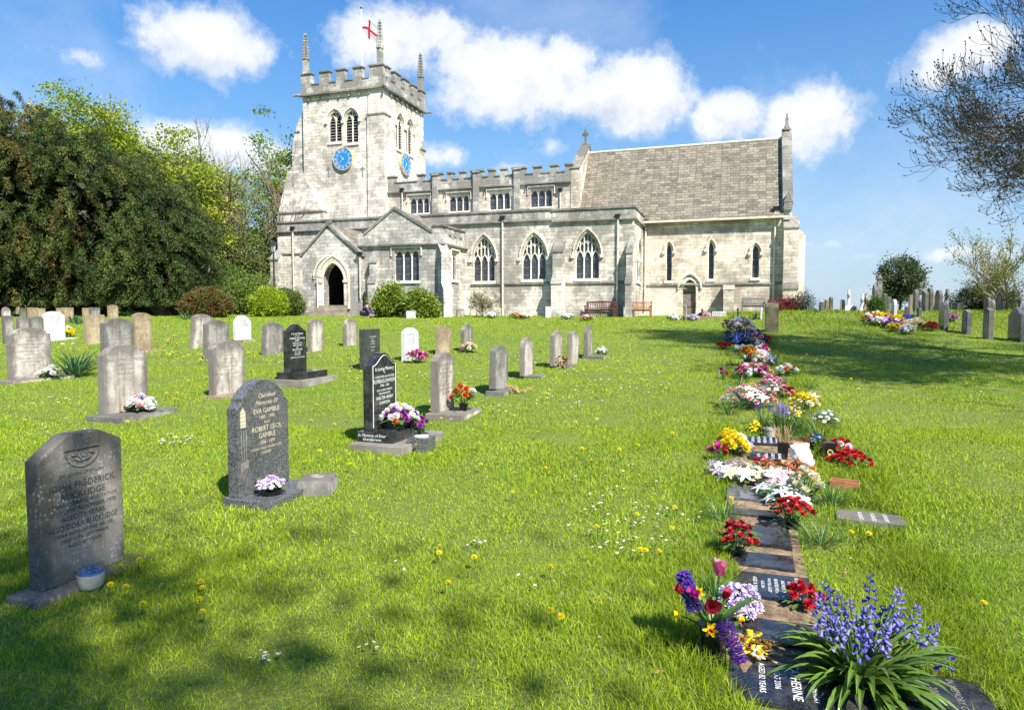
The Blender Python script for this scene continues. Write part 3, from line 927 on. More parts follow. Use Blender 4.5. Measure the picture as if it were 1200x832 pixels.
# lower battered corner on the south west
zb1, zb2 = zs(350, 200, NT_), zs(350, 250, NT_)
xl = SE(331, NT_)
mb.frus(xl, SE(384, NT_), NT_ - .55, NT_ + 1.2, .4, xl, SE(384, NT_), NT_ - .55, NT_ + 1.2, zb2)
mb.frus(xl + .1, SE(383, NT_), NT_ - .5, NT_ + 1.2, zb2 + .002, SE(339, NT_), SE(355, NT_), NT_ - .03, NT_ + 1.2, zb1)
cp.box(xl - .05, SE(384, NT_) + .05, NT_ - .62, NT_ + 1.1, zb2 - .08, zb2 + .06)
for (px_, py_) in ((344.5, 154), (340, 200)):
    a, z = Lz(px_, py_)
    cp.box(a - .12, a + .35, NT_ + .2, NT_ + 1.66, z - .05, z + .05)
o = mb.build('tower_buttress', M['aisle'], CH); cp.build('weathering', M['coping'], o)
# parapet
zpb = zs(451, 98, NT_); zm = zs(444, 77.5, NT_); zc_ = zm - .78
mb = MB(); cp = MB()
oh = .14
string(cp, tW - .2, tE + .2, NT_ - .06, zco - .02, .26, .2); string(cp, NT_ - .2, tN + .2, tE + .06, zco - .02, .26, .2, 'x')
mS = [(SE(a, NT_), SE(b_, NT_)) for a, b_ in ((357.3, 369.5), (378.5, 390), (398, 408), (417.5, 428), (436, 451.6))]
battlement(mb, cp, tW - .05, tE + .1, NT_ - .1, zco + .15, zc_, mS, zm)
L = WN; f = [(0.40, 1.0)] 
mE = []
for a, b_ in ((-.08, .10), (.24, .38), (.47, .60), (.69, .81), (.90, 1.02)): mE.append((NT_ + .34 if a < 0 else NT_ + L * a, NT_ + L * b_ + (.25 if a < 0 else 0)))
battlement(mb, cp, NT_ + .225, tN + .1, tE + .1, zco + .15, zc_, mE, zm, axis='x')
mW = [(NT_ + .225, NT_ + .8), (NT_ + L * .3, NT_ + L * .45), (NT_ + L * .6, NT_ + L * .75), (NT_ + L * .9, tN)]
battlement(mb, cp, NT_ + .225, tN + .1, tW + .27, zco + .15, zc_, mW, zm, axis='x')
battlement(mb, cp, tW + .275, tE - .225, tN - .2, zco + .15, zc_, [(a + .1, b_) for a, b_ in mS[1:4]], zm)
mb.build('tower_parapet', M['parapet'], CH); cp.build('tower_coping', M['coping'], CH)
tl = MB(); tl.box(tW + .3, tE - .3, NT_ + .3, tN - .3, zco, zco + .1); tl.build('tower_roof', M['lead'], CH)


def pinnacle(e, n, z, h, w=.34):
    mb = MB()
    sh = h * .36
    mb.frus(e - w * .62, e + w * .62, n - w * .62, n + w * .62, z, e - w * .5, e + w * .5, n - w * .5, n + w * .5, z + .15)
    mb.box(e - w * .5, e + w * .5, n - w * .5, n + w * .5, z + .151, z + sh)
    for dx, dy in ((1, 0), (-1, 0), (0, 1), (0, -1)):
        if dx: mb.prism([(n - w * .55, z + sh), (n + w * .55, z + sh), (n, z + sh + w * 1.1)], e + dx * w * .5, e + dx * w * .66, 'x')
        else: mb.prism([(e - w * .55, z + sh), (e + w * .55, z + sh), (e, z + sh + w * 1.1)], n + dy * w * .5, n + dy * w * .66, 'y')
    mb.frus(e - w * .46, e + w * .46, n - w * .46, n + w * .46, z + sh + .001, e - .05, e + .05, n - .05, n + .05, z + h * .95)
    if h > 1.5:
        for k in range(7):
            f = (k + 1) / 8; r = w * .46 * (1 - f) + .05 * f
            zz = z + sh + (h * .95 - sh) * f
            for sx, sy in ((1, 1), (1, -1), (-1, 1), (-1, -1)):
                mb.frus(e + sx * r - .05, e + sx * r + .05, n + sy * r - .05, n + sy * r + .05, zz - .05, e + sx * (r + .03) - .03, e + sx * (r + .03) + .03, n + sy * (r + .03) - .03, n + sy * (r + .03) + .03, zz + .07)
        mb.frus(e - .12, e + .12, n - .12, n + .12, z + h * .93, e - .05, e + .05, n - .05, n + .05, z + h)
    mb.build('pinnacle', M['parapet'], CH)


hp = zs(447, 24, NT_) - zm
pinnacle(mS[0][0] + .3, NT_ + .12, zm + .1, hp * .95); pinnacle(SE(447, NT_), NT_ + .12, zm + .1, hp)
pinnacle(tE - .12, tN - .2, zm + .1, hp * .95); pinnacle(tW + .45, tN - .1, zm + .1, 1.15, .3)
for (e, n, dx, dy) in ((tW - .1, NT_ - .2, -1, -.4), (tE + .15, NT_ - .1, .5, -.8), (tE + .2, tN, .9, .3)):
    gg = MB(); gg.tube([(e, n, zco + .05), (e + dx * .25, n + dy * .25, zco + .08), (e + dx * .48, n + dy * .48, zco - .02)], [.12, .09, .06], 6); gg.build('gargoyle', M['coping'], CH)
for k in range(7):
    gg = MB(); e = tW + .6 + (tE - tW - 1.6) * k / 6; gg.box(e - .08, e + .08, NT_ - .14, NT_ + .0, zco - .32, zco - .18); gg.build('corbel', M['coping'], CH)
    gg = MB(); n = NT_ + 1.0 + (WN - 1.6) * k / 6; gg.box(tE, tE + .14, n - .08, n + .08, zco - .32, zco - .18); gg.build('corbel', M['coping'], CH)


def clock(c, z, r, n, axis):
    def mp(a, d, zz): return (c + a, n - d, z + zz) if axis == 'y' else (n + d, c + a, z + zz)
    def disc(b, r0, r1, d0, d1, m):
        k = 40; vs = []; fs = []
        for i in range(k):
            a = 2 * PI * i / k
            for (rr, d) in ((r0, d0), (r1, d0), (r1, d1), (r0, d1)): vs.append(mp(rr * math.sin(a), d, rr * math.cos(a)))
        for i in range(k):
            j = (i + 1) % k
            for q in range(4): fs.append((i * 4 + q, i * 4 + (q + 1) % 4, j * 4 + (q + 1) % 4, j * 4 + q))
        b.add(vs, fs, m)
    b = MB(); disc(b, 0.001, r, .14, .02, 0); disc(b, 0, 0, 0, 0, 0)
    o = b.build('clock', M['clock'], CH)
    q = MB(); disc(q, r, r + .028, .155, .02, 0); disc(q, r * .61, r * .63, .15, .141, 0); q.build('rim', M['gold'], o)
    rm = ['XII', 'I', 'II', 'III', 'IIII', 'V', 'VI', 'VII', 'VIII', 'IX', 'X', 'XI']
    q = MB()
    def stroke(ang, a, b_, w=.028):     # a,b in (tangential, radial)
        ca, sa = math.cos(ang), math.sin(ang)
        def tr(p): return (p[0] * ca + p[1] * sa, -p[0] * sa + p[1] * ca)
        dx, dy = b_[0] - a[0], b_[1] - a[1]; L = math.hypot(dx, dy); ux, uy = -dy / L * w / 2, dx / L * w / 2
        pts = [tr((a[0] - ux, a[1] - uy)), tr((b_[0] - ux, b_[1] - uy)), tr((b_[0] + ux, b_[1] + uy)), tr((a[0] + ux, a[1] + uy))]
        q.add([mp(p[0], .147, p[1]) for p in pts], [(0, 1, 2, 3)])
    for h, s in enumerate(rm):
        ang = 2 * PI * h / 12
        wch = {'I': .04, 'V': .09, 'X': .09}; tw = sum(wch[ch] for ch in s) * r / .6; x = -tw / 2
        r0, r1 = r * .68, r * .92
        for ch in s:
            w = wch[ch] * r / .6
            if ch == 'I': stroke(ang, (x + w / 2, r0), (x + w / 2, r1))
            if ch == 'V': stroke(ang, (x, r1), (x + w / 2, r0)); stroke(ang, (x + w, r1), (x + w / 2, r0))
            if ch == 'X': stroke(ang, (x, r1), (x + w * .9, r0)); stroke(ang, (x + w * .9, r1), (x, r0))
            x += w
    q.build('numerals', M['gold'], o)
    q = MB()
    for ang, ln, w in ((R(318), r * .55, .07), (R(217), r * .85, .05)):
        s_, c_ = math.sin(ang), math.cos(ang)
        pts = [(-c_ * w * .5 - s_ * .1, s_ * w * .5 - c_ * .1), (s_ * ln, c_ * ln), (c_ * w * .5 - s_ * .1, -s_ * w * .5 - c_ * .1)]
        q.add([mp(p[0], .165, p[1]) for p in pts] + [mp(p[0], .175, p[1]) for p in pts], [(0, 1, 2), (3, 4, 5), (0, 1, 4, 3), (1, 2, 5, 4), (2, 0, 3, 5)])
    q.build('clock_hands', M['gold'], o)


cr = (SE(414.3, NT_) - SE(391.7, NT_)) / 2
ez, zz = S(403, 187, NT_)
cr *= .96; clock(ez, zz, cr, NT_, 'y'); nz, zz2 = Ez(474, 193, tE); clock(nz, zz2, cr, tE, 'x')
for px in (385, 425):
    b = MB(); e, z = S(px, 200, NT_)
    b.box(e - .045, e + .045, NT_ - .02, NT_ - .002, z - .45, z + .3); b.box(e - .16, e + .16, NT_ - .025, NT_ - .021, z + .08, z + .15)
    b.build('wall_tie_cross', M['lead'], CH)

# ---- porch
pW = SE(354, NP); pE = SE(421.8, NP); pc = S(384.5, 262, NP); pf = zs(354, 300, NP)
op = (SE(377, NP), SE(404, NP), 1.3, zs(390, 329, NP), zs(390, 307, NP))
opo = (SE(368, NP), SE(408.5, NP), 1.3, zs(390, 326, NP), zs(388, 300, NP))
mb = MB()
mb.panel([(pW, .4), (pE, .4), (pE, pf), (pc[0], pc[1] - .2), (pW, pf)], [arch(*op, 12)], NP, .7)
mb.box(pW, pW + .4, NP + .003, NA, .4, pf - .1); mb.box(pE - .4, pE, NP + .003, NA, .4, pf - .1)
mb.build('porch_wall', M['porch'], CH)
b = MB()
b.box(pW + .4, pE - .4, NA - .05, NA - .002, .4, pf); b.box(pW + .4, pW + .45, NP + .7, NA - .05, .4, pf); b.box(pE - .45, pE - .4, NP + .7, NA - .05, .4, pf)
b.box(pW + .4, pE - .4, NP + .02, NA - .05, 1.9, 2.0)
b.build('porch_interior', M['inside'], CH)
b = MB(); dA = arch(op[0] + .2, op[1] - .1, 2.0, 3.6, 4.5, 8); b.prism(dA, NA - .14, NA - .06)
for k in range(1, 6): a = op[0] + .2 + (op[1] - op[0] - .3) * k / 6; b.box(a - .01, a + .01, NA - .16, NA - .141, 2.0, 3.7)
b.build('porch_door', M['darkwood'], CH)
b = MB()
for k, (i0, d_, r_) in enumerate(((.0, .02, .09), (.12, -.0, .07), (.27, -.03, .09))):
    A = arch(op[0] - i0, op[1] + i0, 1.9, op[3] - .02, op[4] + i0 * 1.25, 14)
    b.tube([(a, NP + d_ - .02, z) for a, z in (A[1:] + [A[0]])], r_, 7)
H = arch(opo[0], opo[1], 1.9, opo[3], opo[4], 14)[2:]
b.tube([(a, NP - .08, z) for a, z in H], .07, 6)
for i in range(1, len(H) - 1):
    f = .86; cxm = (opo[0] + opo[1]) / 2
    b.frus(*[v for v in (cxm + (H[i][0] - cxm) * f - .05, cxm + (H[i][0] - cxm) * f + .05, NP - .09, NP - .0)], H[i][1] - .16, *[v for v in (cxm + (H[i][0] - cxm) * f - .03, cxm + (H[i][0] - cxm) * f + .03, NP - .06, NP - .0)], H[i][1] - .06)
for e in (op[0] - .13, op[1] + .13): b.box(e - .22, e + .22, NP - .14, NP + .02, op[3] - .12, op[3] + .03)
b.build('porch_arch', M['dress'], CH)
cp = MB()
for sgn, ex in ((-1, pW), (1, pE)):
    a0 = ex + sgn * .12; zf = pf - .12
    for thk, off in ((.14, .0),):
        cp.prism([(a0, zf), (pc[0], pc[1] - .14), (pc[0], pc[1] + .03), (a0, zf + .19)], NP - .1, NP + .45, 'y')
cp.frus(pc[0] - .12, pc[0] + .12, NP - .1, NP + .3, pc[1], pc[0] - .08, pc[0] + .08, NP - .06, NP + .2, pc[1] + .25)
cp.build('porch_coping', M['coping'], CH)
def sloped_roof(e0_, z0_, e1_, z1_, na, nb, name):
    me = bpy.data.meshes.new(name); L = math.hypot(e1_ - e0_, z1_ - z0_)
    me.from_pydata([(e0_, na, z0_), (e0_, nb, z0_), (e1_, nb, z1_), (e1_, na, z1_)], [], [(0, 1, 2, 3)])
    u = me.uv_layers.new(name='UVMap')
    for i, c in enumerate([(0, 0), (nb - na, 0), (nb - na, L), (0, L)]): u.data[i].uv = c
    me.materials.append(M['slate']); o = link(name, me, CH)
    s_ = o.modifiers.new('thick', 'SOLIDIFY'); s_.thickness = .08
sloped_roof(pE + .1, pf - .05, pc[0], pc[1] - .12, NP + .452, NA - .04, 'porch_roof'); sloped_roof(pW - .1, pf - .05, pc[0], pc[1] - .12, NP + .452, NA - .04, 'porch_roof')
st = MB(); s0, s1 = SE(371.5, NP) , SE(411, NP); zfl = 2.0
for k in range(6):
    w = k * .12
    zb_ = 1.2; ztop = zfl + .12 - k * .14
    d0 = NP - .25 - k * .3
    st.box(s0 + .22 - w * .9, s1 - .25 + w * .9, d0 - .02, NP - .005 if k == 0 else NP - .25 - (k - 1) * .3 - .021, zb_, ztop)
st.build('porch_steps', M['step'], CH)
pipe(422.6, 300, 345, NP - .05, .04)

# ---- vestry
vW = SE(420.5, NVS) ; vE = SE(518.5, NVS)
gA = S(462.5, 243.5, NVS); gL = S(430, 274, NVS); gR = S(504, 271, NVS)
zvs = zs(470, 287.5, NVS); zvp = zs(511, 265.5, NVS)
vw = (SE(462, NVS), SE(490.8, NVS), zs(476, 329.5, NVS), zs(476, 293, NVS), zs(476, 293, NVS))
sw = (-2.2, -1.3, vw[2] + .1, vw[3] - .1, vw[3] - .1)
mb = MB()
mb.panel([(vW, .4), (vE, .4), (vE, zvs), (vW, zvs)], [[(vw[0], vw[2]), (vw[1], vw[2]), (vw[1], vw[3]), (vw[0], vw[3])]], NVS, .3)
mb.panel([(NVS, .4), (NA, .4), (NA, zvs), (NVS, zvs)], [[(sw[0], sw[2]), (sw[1], sw[2]), (sw[1], sw[3]), (sw[0], sw[3])]], vE, -.3, axis='x')
mb.box(vW, vW + .3, NVS + .003, NA, .4, zvs)
mb.build('chapel_wall', M['porch'], CH)
window(*vw, NVS, 'three'); window(*sw, vE, 'three', axis='x', lights=2)
mb = MB(); cp = MB()
mb.prism([(vW, zvs + .1), (vE, zvs + .1), (vE, zvp), (gR[0], zvp), (gR[0], gR[1]), (gA[0], gA[1] - .12), (gL[0], gL[1]), (vW, gL[1])], NVS - .04, NVS + .32)
mb.build('chapel_gable', M['porch'], CH)
mb = MB()
for a, b_ in (((gL[0] - .15, gL[1] - .1), (gA[0], gA[1] - .12)), ((gR[0] + .15, gR[1] - .1), (gA[0], gA[1] - .12))):
    cp.prism([a, b_, (b_[0], b_[1] + .17), (a[0], a[1] + .17)], NVS - .1, NVS + .38)
cp.box(gR[0] + .16, vE + .1, NVS - .1, NVS + .38, zvp + .002, zvp + .11)
string(cp, vW, vE + .1, NVS - .04, zvs - .03, .17, .13); string(cp, NVS - .1, NA, vE + .04, zvs - .03, .17, .13, 'x')
mL = [(NVS + .33, NVS + .8), (NVS + 1.15, NVS + 1.6), (NVS + 1.95, NVS + 2.4), (NVS + 2.8, NVS + 3.3)]
battlement(mb, cp, NVS + .325, NA - .06, vE + .04, zvs + .1, zvp - .45, mL, zvp, axis='x')
mb.build('chapel_parapet', M['parapet'], CH); cp.build('chapel_coping', M['coping'], CH)
sloped_roof(gR[0] + .1, gR[1] - .02, gA[0], gA[1] - .1, NVS + .38, NA - .11, 'chapel_roof'); sloped_roof(gL[0] - .1, gL[1] - .02, gA[0], gA[1] - .1, NVS + .38, NA - .11, 'chapel_roof')
buttress(SE(437.5, NVS), SE(446, NVS), NVS, .7, zs(441, 308, NVS), zb=.6, mat='porch', mid=zs(441, 332, NVS))
# diagonal corner buttress
mb = MB(); dz0 = zs(515, 297, NVS)
mb.box(-.27, .27, -.95, 0, .6, 3.0); mb.prism([(-.95, 3.0), (-.62, 3.35), (0, 3.35), (0, 3.0)], -.27, .27, 'x'); mb.box(-.27, .27, -.62, 0, 3.35, dz0); mb.prism([(-.62, dz0), (0, dz0 + .6), (0, dz0)], -.27, .27, 'x')
mb.build('buttress', M['porch'], CH, loc=(vE - .06, NVS + .06, 0), rot=(0, 0, R(45)))

# ---- flagpole on the tower
fe, fn = S(424.5, 100, NT_ + WN * .45)[0], NT_ + WN * .45
zt_ = S(424.5, 11, fn)[1]
fp = empty('flagpole', NV * (DIST + fn) + EV * fe + Vector((0, 0, zco + .1)), -TH)
tag(fp, 'white flagpole with a red and white flag rising from the church tower roof', 'flagpole')
b = MB(); hgt = zt_ - zco - .1
b.tube([(0, 0, 0), (0, 0, hgt * .5), (0, 0, hgt)], [.075, .06, .045], 10); b.build('pole', M['white'], fp)
b = MB(); b.lathe([(.01, 0), (.07, .03), (.09, .09), (.06, .16), (.01, .18)], 10, (0, 0, hgt)); b.build('finial', M['iron'], fp)
nu, nv = 22, 14
vs = []; fs = []; ms = []
for j in range(nv + 1):
    for i in range(nu + 1):
        u, v = i / nu, j / nv
        x = .06 + u * 1.35; z = hgt * .90 - v * 1.35 - u * .62 + .12 * math.sin(u * 5); y = .07 * math.sin(u * 7 + v * 3) * u + .03 * math.sin(v * 9) * u
        vs.append((x * (1 - .12 * v), y, z))
for j in range(nv):
    for i in range(nu):
        q = j * (nu + 1) + i; fs.append((q, q + 1, q + nu + 2, q + nu + 1)); ms.append(1 if (i in (9, 10, 11) or j in (6, 7)) else 0)
b = MB(); b.v = vs; b.f = fs; b.m = ms; b.build('flag', [M['flagwhite'], M['flagred']], fp, smooth=True)
# ------------------------------------------------------------------ lettering
_tc = {}


def text_mesh(body, shear=0):
    key = (body, shear)
    if key not in _tc:
        cu = bpy.data.curves.new('lettering', 'FONT'); cu.body = body; cu.align_x = 'CENTER'; cu.align_y = 'CENTER'; cu.shear = shear; cu.resolution_u = 2
        ob = bpy.data.objects.new('lettering', cu); COL.objects.link(ob)
        dg = bpy.context.evaluated_depsgraph_get(); dg.update()
        me = ob.evaluated_get(dg).to_mesh()
        vs = [(v.co.x, v.co.y) for v in me.vertices]; fs = [list(p.vertices) for p in me.polygons]
        ob.evaluated_get(dg).to_mesh_clear()
        COL.objects.unlink(ob); bpy.data.objects.remove(ob); bpy.data.curves.remove(cu)
        _tc[key] = (vs, fs)
    return _tc[key]


def letters(mb, lines, org, ux, uy, width, m=0):
    """lines: (text, height, centre v[, shear, u]); org: centre; ux/uy: unit vectors in the face"""
    for ln in lines:
        body, hgt, v = ln[:3]; sh = ln[3] if len(ln) > 3 else 0; u0 = ln[4] if len(ln) > 4 else 0
        vs, fs = text_mesh(body, sh)
        if not vs: continue
        w = max(p[0] for p in vs) - min(p[0] for p in vs)
        s = min(hgt * 1.35, width / max(w, 1e-6))
        mb.add([org + ux * (u0 + p[0] * s) + uy * (v + p[1] * hgt * 1.35) for p in vs], fs, m)


# ------------------------------------------------------------------ headstones
def profile(kind, w, h):
    a = w / 2
    if kind == 'flat': return [(-a, 0), (a, 0), (a, h - .01), (a - .015, h), (-a + .015, h), (-a, h - .01)]
    if kind == 'round':
        return [(-a, 0), (a, 0)] + [(a * math.cos(PI * i / 14), h - a * .75 + a * .75 * math.sin(PI * i / 14)) for i in range(15)]
    if kind == 'seg':
        return [(-a, 0), (a, 0)] + [(a - 2 * a * i / 12, h - .075 * w / .6 * (2 * i / 12 - 1) ** 2 * 1.2) for i in range(13)]
    if kind == 'shoulder':
        r = a * .80; zb = h - .085 * w / .6
        return [(-a, 0), (a, 0), (a, zb - .03), (a - .02, zb), (r, zb)] + [(r * math.cos(PI * i / 12), zb + .0 + (h - zb) * math.sin(PI * i / 12)) for i in range(1, 12)] + [(-r, zb), (-a + .02, zb), (-a, zb - .03)]
    if kind == 'ogee':
        pts = [(-a, 0), (a, 0)]
        for i in range(17):
            u = 1 - 2 * i / 16; pts.append((a * u, h - .13 * w / .6 * (1 - math.cos(PI * min(1, abs(u) * 1.02))) / 2 * 1.0))
        return pts
    if kind == 'peak': return [(-a, 0), (a, 0), (a, h - .09 * w / .6), (0, h), (-a, h - .09 * w / .6)]
    if kind == 'gothic':
        return arch(-a, a, 0, h - a * 1.25, h, 7)
    if kind == 'notch':     # curved top standing on cut back shoulders
        zb = h - .16
        return [(-a, 0), (a, 0), (a, zb - .045), (a - .05, zb)] + [(a - .05, zb + .03)] + \
               [((a - .05) * (1 - 2 * i / 12), zb + .03 + .125 * math.sin(PI * i / 12) ** .9) for i in range(1, 12)] + [(-a + .05, zb + .03), (-a + .05, zb), (-a, zb - .045)]
    if kind == 'plateau':   # flat crown with sloping shoulders
        return [(-a, 0), (a, 0), (a, h - .07), (a * .45, h), (-a * .35, h), (-a, h - .12)]
    raise ValueError(kind)


KEEP = []     # (x, y, r) spots the grass stays clear of


def stone(xl, xr, yt, yb, kind, mat, label, th=.09, yaw=0, lean=0, tip=0, base=None, lines=None, tx=None, px=None, h=None, wfix=None, group='headstones in the churchyard', Y=None, name='gravestone', cat='gravestone'):
    pc = (xl + xr) / 2
    B = hit(pc, yb) if Y is None else at(pc, Y)
    dep = (B - EYE).dot(FWD)
    H = h or (yb - yt) / F * dep
    ang = -TH + R(yaw)
    ux = Vector((math.cos(ang), math.sin(ang), 0)); uy = Vector((-math.sin(ang), math.cos(ang), 0))

    def ext(w):
        q = [proj(B + ux * sx * th / 2 + uy * sy * w / 2)[0] for sx in (-1, 1) for sy in (-1, 1)]
        return max(q) - min(q)
    lo, hi = .05, 1.6
    for _ in range(30):
        m_ = (lo + hi) / 2
        if ext(m_) < xr - xl: lo = m_
        else: hi = m_
    w = wfix or min(max(lo, .22), 1.1)
    root = empty(name, B, ang)
    tag(root, label, cat, group)
    sink = .12
    b0 = 0
    if base: b0 = sum(q[2] for q in base)
    mb = MB(); pr = profile(kind, w, H - b0 + (0 if base else sink))
    z0 = b0 if base else -sink
    mb.prism([(a, z + z0) for a, z in pr], -th / 2, th / 2, 'x')
    body = mb.build('slab', M[mat], root, bevel=.006 if dep < 12 else .01)
    body.rotation_euler = (R(lean), R(tip), 0)
    zc = 0
    if base:
        zc = -0.03
        for (fw, ft, bh, off, bm) in base:
            off = ft / 2 - th / 2 - (.035 if bh < .09 else .03)
            q = MB(); q.box(-ft / 2 + off, ft / 2 + off, -fw / 2, fw / 2, zc if zc < 0 else zc + .001, zc + bh + (.03 if zc < 0 else 0))
            q.build('base', M[bm], root, bevel=.006); zc = zc + bh + (.03 if zc < 0 else 0)
    if lines and dep > 6.5:      # fit the lettering to the face
        top = max(l[2] + l[1] for l in lines); fz = (H - b0) * .84 / top; f1 = min(1, fz)
        lines = [(l[0], l[1] * min(f1, 1.0), l[2] * fz) + tuple(l[3:]) for l in lines]
    if lines:
        q = MB()
        letters(q, [(l[0], l[1], l[2] + z0 + sink * (0 if base else 1) - (0 if base else 0)) + tuple(l[3:]) for l in lines], Vector((th / 2 + .0015, 0, 0)), Vector((0, 1, 0)), Vector((0, 0, 1)), w * .84)
        q.build('inscription', M[tx or 'tx_mid'], body)
    KEEP.append((B.x, B.y, max(.16, w * .3)))
    return root, body, B, w, H, dep


def worn(n, H, seed):
    rr = random.Random(seed); words_ = ['IN LOVING MEMORY', 'OF A DEAR HUSBAND', 'WHO DIED', 'AGED 74 YEARS', 'ALSO HIS WIFE', 'AT REST', 'BELOVED WIFE OF', 'THE ABOVE', 'REUNITED', 'PEACE PERFECT PEACE']
    rr.shuffle(words_)
    return [(words_[i % 10], .030 if i % 3 else .04, H * .86 - i * H * .075) for i in range(n)]


# near stones ------------------------------------------------------
r_, b_, B_, w_, H_, d_ = stone(38, 150, 505, 676, 'plateau', 'hs_dark', 'nearest headstone at lower left, dark lichen-spotted stone with a carved flower panel', th=.10, lean=0,
    base=[(.72, .24, .02, .05, 'hs_dark')], tx='tx_dark', lines=[('IN LOVING MEMORY', .022, .585), ('JOHN FREDERICK', .038, .525), ('RUCKLIDGE', .038, .470), ('A DEAR HUSBAND AND FATHER', .022, .428),
    ('DIED 29TH NOVEMBER 1978', .024, .390), ('AGED 73 YEARS.', .028, .350), ('ALSO DORA RUCKLIDGE', .034, .302), ('DEAR WIFE OF THE ABOVE', .022, .262), ('DIED 12TH SEPTEMBER', .022, .228), ('AGED 87 YEARS', .022, .195)])
# carved lunette
q = MB(); zt = H_ - .05 - .035; rr = .105
pts = [(rr, zt)] + [(rr * math.cos(a), zt + rr * .95 * math.sin(a)) for a in [-PI * k / 14 for k in range(1, 14)]] + [(-rr, zt)]
q.tube([(.052, a, z) for a, z in pts], .006, 5, closed=True)
for k in range(5):
    a = R(20 + 35 * k); q.tube([(.052, 0, zt - .07), (.056, .03 * math.cos(a), zt - .07 + .03 * math.sin(a)), (.052, .06 * math.cos(a), zt - .07 + .055 * math.sin(a))], [.004, .008, .002], 5)
for s_ in (-1, 1): q.lathe([(.001, 0), (.014, .004), (.012, .012), (.001, .015)], 8, (.05, .055 * s_, zt - .035))
q.build('carved_panel', M['hs_dark'], b_)
# grey granite, notched shoulders
G2 = stone(270, 341, 443, 580, 'notch', 'gr_grey', 'tall grey granite headstone with gilt lettering and pale purple flowers at its foot', th=.10,
    base=[(.66, .42, .055, .10, 'gr_grey')], tx='tx_gold', lines=[('Cherished', .036, .745, .3, .03), ('Memories Of', .036, .69, .3, .03), ('EVA GAMBLE', .040, .625, 0, .03), ('1905 - 1990', .028, .575, 0, .03), ('ALSO', .022, .535, 0, .03),
    ('ROBERT CECIL', .040, .485, 0, .03), ('GAMBLE', .040, .43, 0, .03), ('1904 - 1991', .030, .375, 0, .03), ('THE DAY THOU GAVEST LORD', .020, .33, 0, .02), ('IS ENDED', .020, .295, 0, .02)])
q = MB(); y0 = -G2[3] / 2 + .055; x0 = .0515
q.add([(x0, y0 - .03, .58), (x0, y0 + .028, .58), (x0, y0 + .028, .70), (x0, y0, .735), (x0, y0 - .03, .70)], [(0, 1, 2, 3, 4)], 1)
for z in (.60, .63, .66, .69): q.tube([(x0 + .001, y0 - .03, z), (x0 + .001, y0 + .028, z)], .0015, 4)
q.tube([(x0, y0 - .03, .58), (x0, y0 + .028, .58), (x0, y0 + .028, .70), (x0, y0, .735), (x0, y0 - .03, .70)], .003, 4, closed=True)
for yy in (-.02, .005, .03): q.tube([(x0, y0 + yy, .33), (x0, y0 + yy, .56)], .0022, 4)
q.add([(x0, y0 - .035, .24), (x0, y0 + .05, .27), (x0, y0 + .05, .33), (x0, y0 - .035, .31)], [(0, 1, 2, 3)], 0)
for k in range(7):
    a = k * .9; q.tube([(x0, .13 + .03 * math.cos(a), .16 + .02 * math.sin(a)), (x0 + .003, .15 + .045 * math.cos(a + .6), .165 + .04 * math.sin(a + .6))], .003, 4)
q.build('etched_window_scene', [M['concrete'], M['tx_gold']], G2[1])
# black arch-topped, white lettering
G3 = stone(427, 466, 413, 519, 'ogee', 'gr_black', 'black polished arch-topped headstone edged in white, flowers piled at its foot', th=.10,
    base=[(.98, .60, .075, .12, 'concrete'), (.72, .42, .10, .10, 'gr_black')], tx='tx_white', lines=[('In Loving Memory', .040, .60, .3), ('OF', .02, .56), ('A DEAR WIFE AND MOTHER', .024, .52), ('FLORENCE DAWSON', .040, .475), ('1906 - 1981', .03, .43),
    ('ALSO A DEAR HUSBAND', .022, .385), ('AND GRANDDAD', .022, .35), ('WALTER HENRY', .036, .305), ('DAWSON', .036, .255)])
q = MB(); pr = profile('ogee', G3[3] - .05, G3[4] - .175 - .025)
q.tube([(.052, a, z + .175) for a, z in pr[2:]] , .0035, 4); q.tube([(.052, pr[2][0], .2), (.052,) + (pr[2][0], pr[2][1] + .175)], .0035, 4); q.tube([(.052, -pr[2][0], .2), (.052, -pr[2][0], pr[2][1] + .175)], .0035, 4)
q.build('edge_line', M['tx_white'], G3[1])
q = MB(); letters(q, [('In Memory of Dear', .03, .02, .3), ('Grandparents', .028, -.02, .3)], Vector((.10, -.3615, .125)), Vector((1, 0, 0)), Vector((0, 0, 1)), .34); q.build('base_lettering', M['tx_white'], G3[0])
GD = stone(505, 532.5, 413, 486, 'shoulder', 'hs_pale', 'pale worn headstone behind a pot of red and white flowers, beside the black arched stone', th=.10, base=[(.70, .50, .06, .16, 'hs_pale')], lines=worn(8, .75, 1))
stone(573, 595, 405, 460, 'seg', 'hs_grey', 'leaning dark-sided headstone with dry twigs on its low base', lean=-5, base=[(.75, .30, .06, .05, 'hs_grey')], lines=worn(5, .7, 2))
stone(609, 625, 395, 442, 'round', 'hs_pale', 'round-topped pale headstone, second in the slanting row of four right of the twigs', base=[(.42, .42, .04, .16, 'hs_grey')])
stone(644.5, 659.5, 387, 430, 'peak', 'hs_pale', 'peaked pale headstone with a withered plant at its foot', base=[(.46, .40, .04, .14, 'hs_grey')])
stone(664, 678, 387, 426, 'peak', 'hs_pale', 'slim peaked headstone tilting right, behind the withered plant', lean=-9)
stone(684, 694, 382, 419, 'round', 'hs_grey', 'farthest slim headstone of the slanting row, with small green and white posy beside it', base=[(.55, .5, .05, .2, 'hs_grey')])
stone(510, 528, 383, 414, 'flat', 'hs_tan', 'yellowish tilted headstone rising behind the pale stone with red and white flowers', lean=-8, lines=worn(5, .6, 3), tx='tx_mid')
stone(540, 554, 380, 411, 'round', 'hs_grey', 'grey round-topped headstone with small pink flowers, below the middle church windows', lines=[('+', .09, .62)])
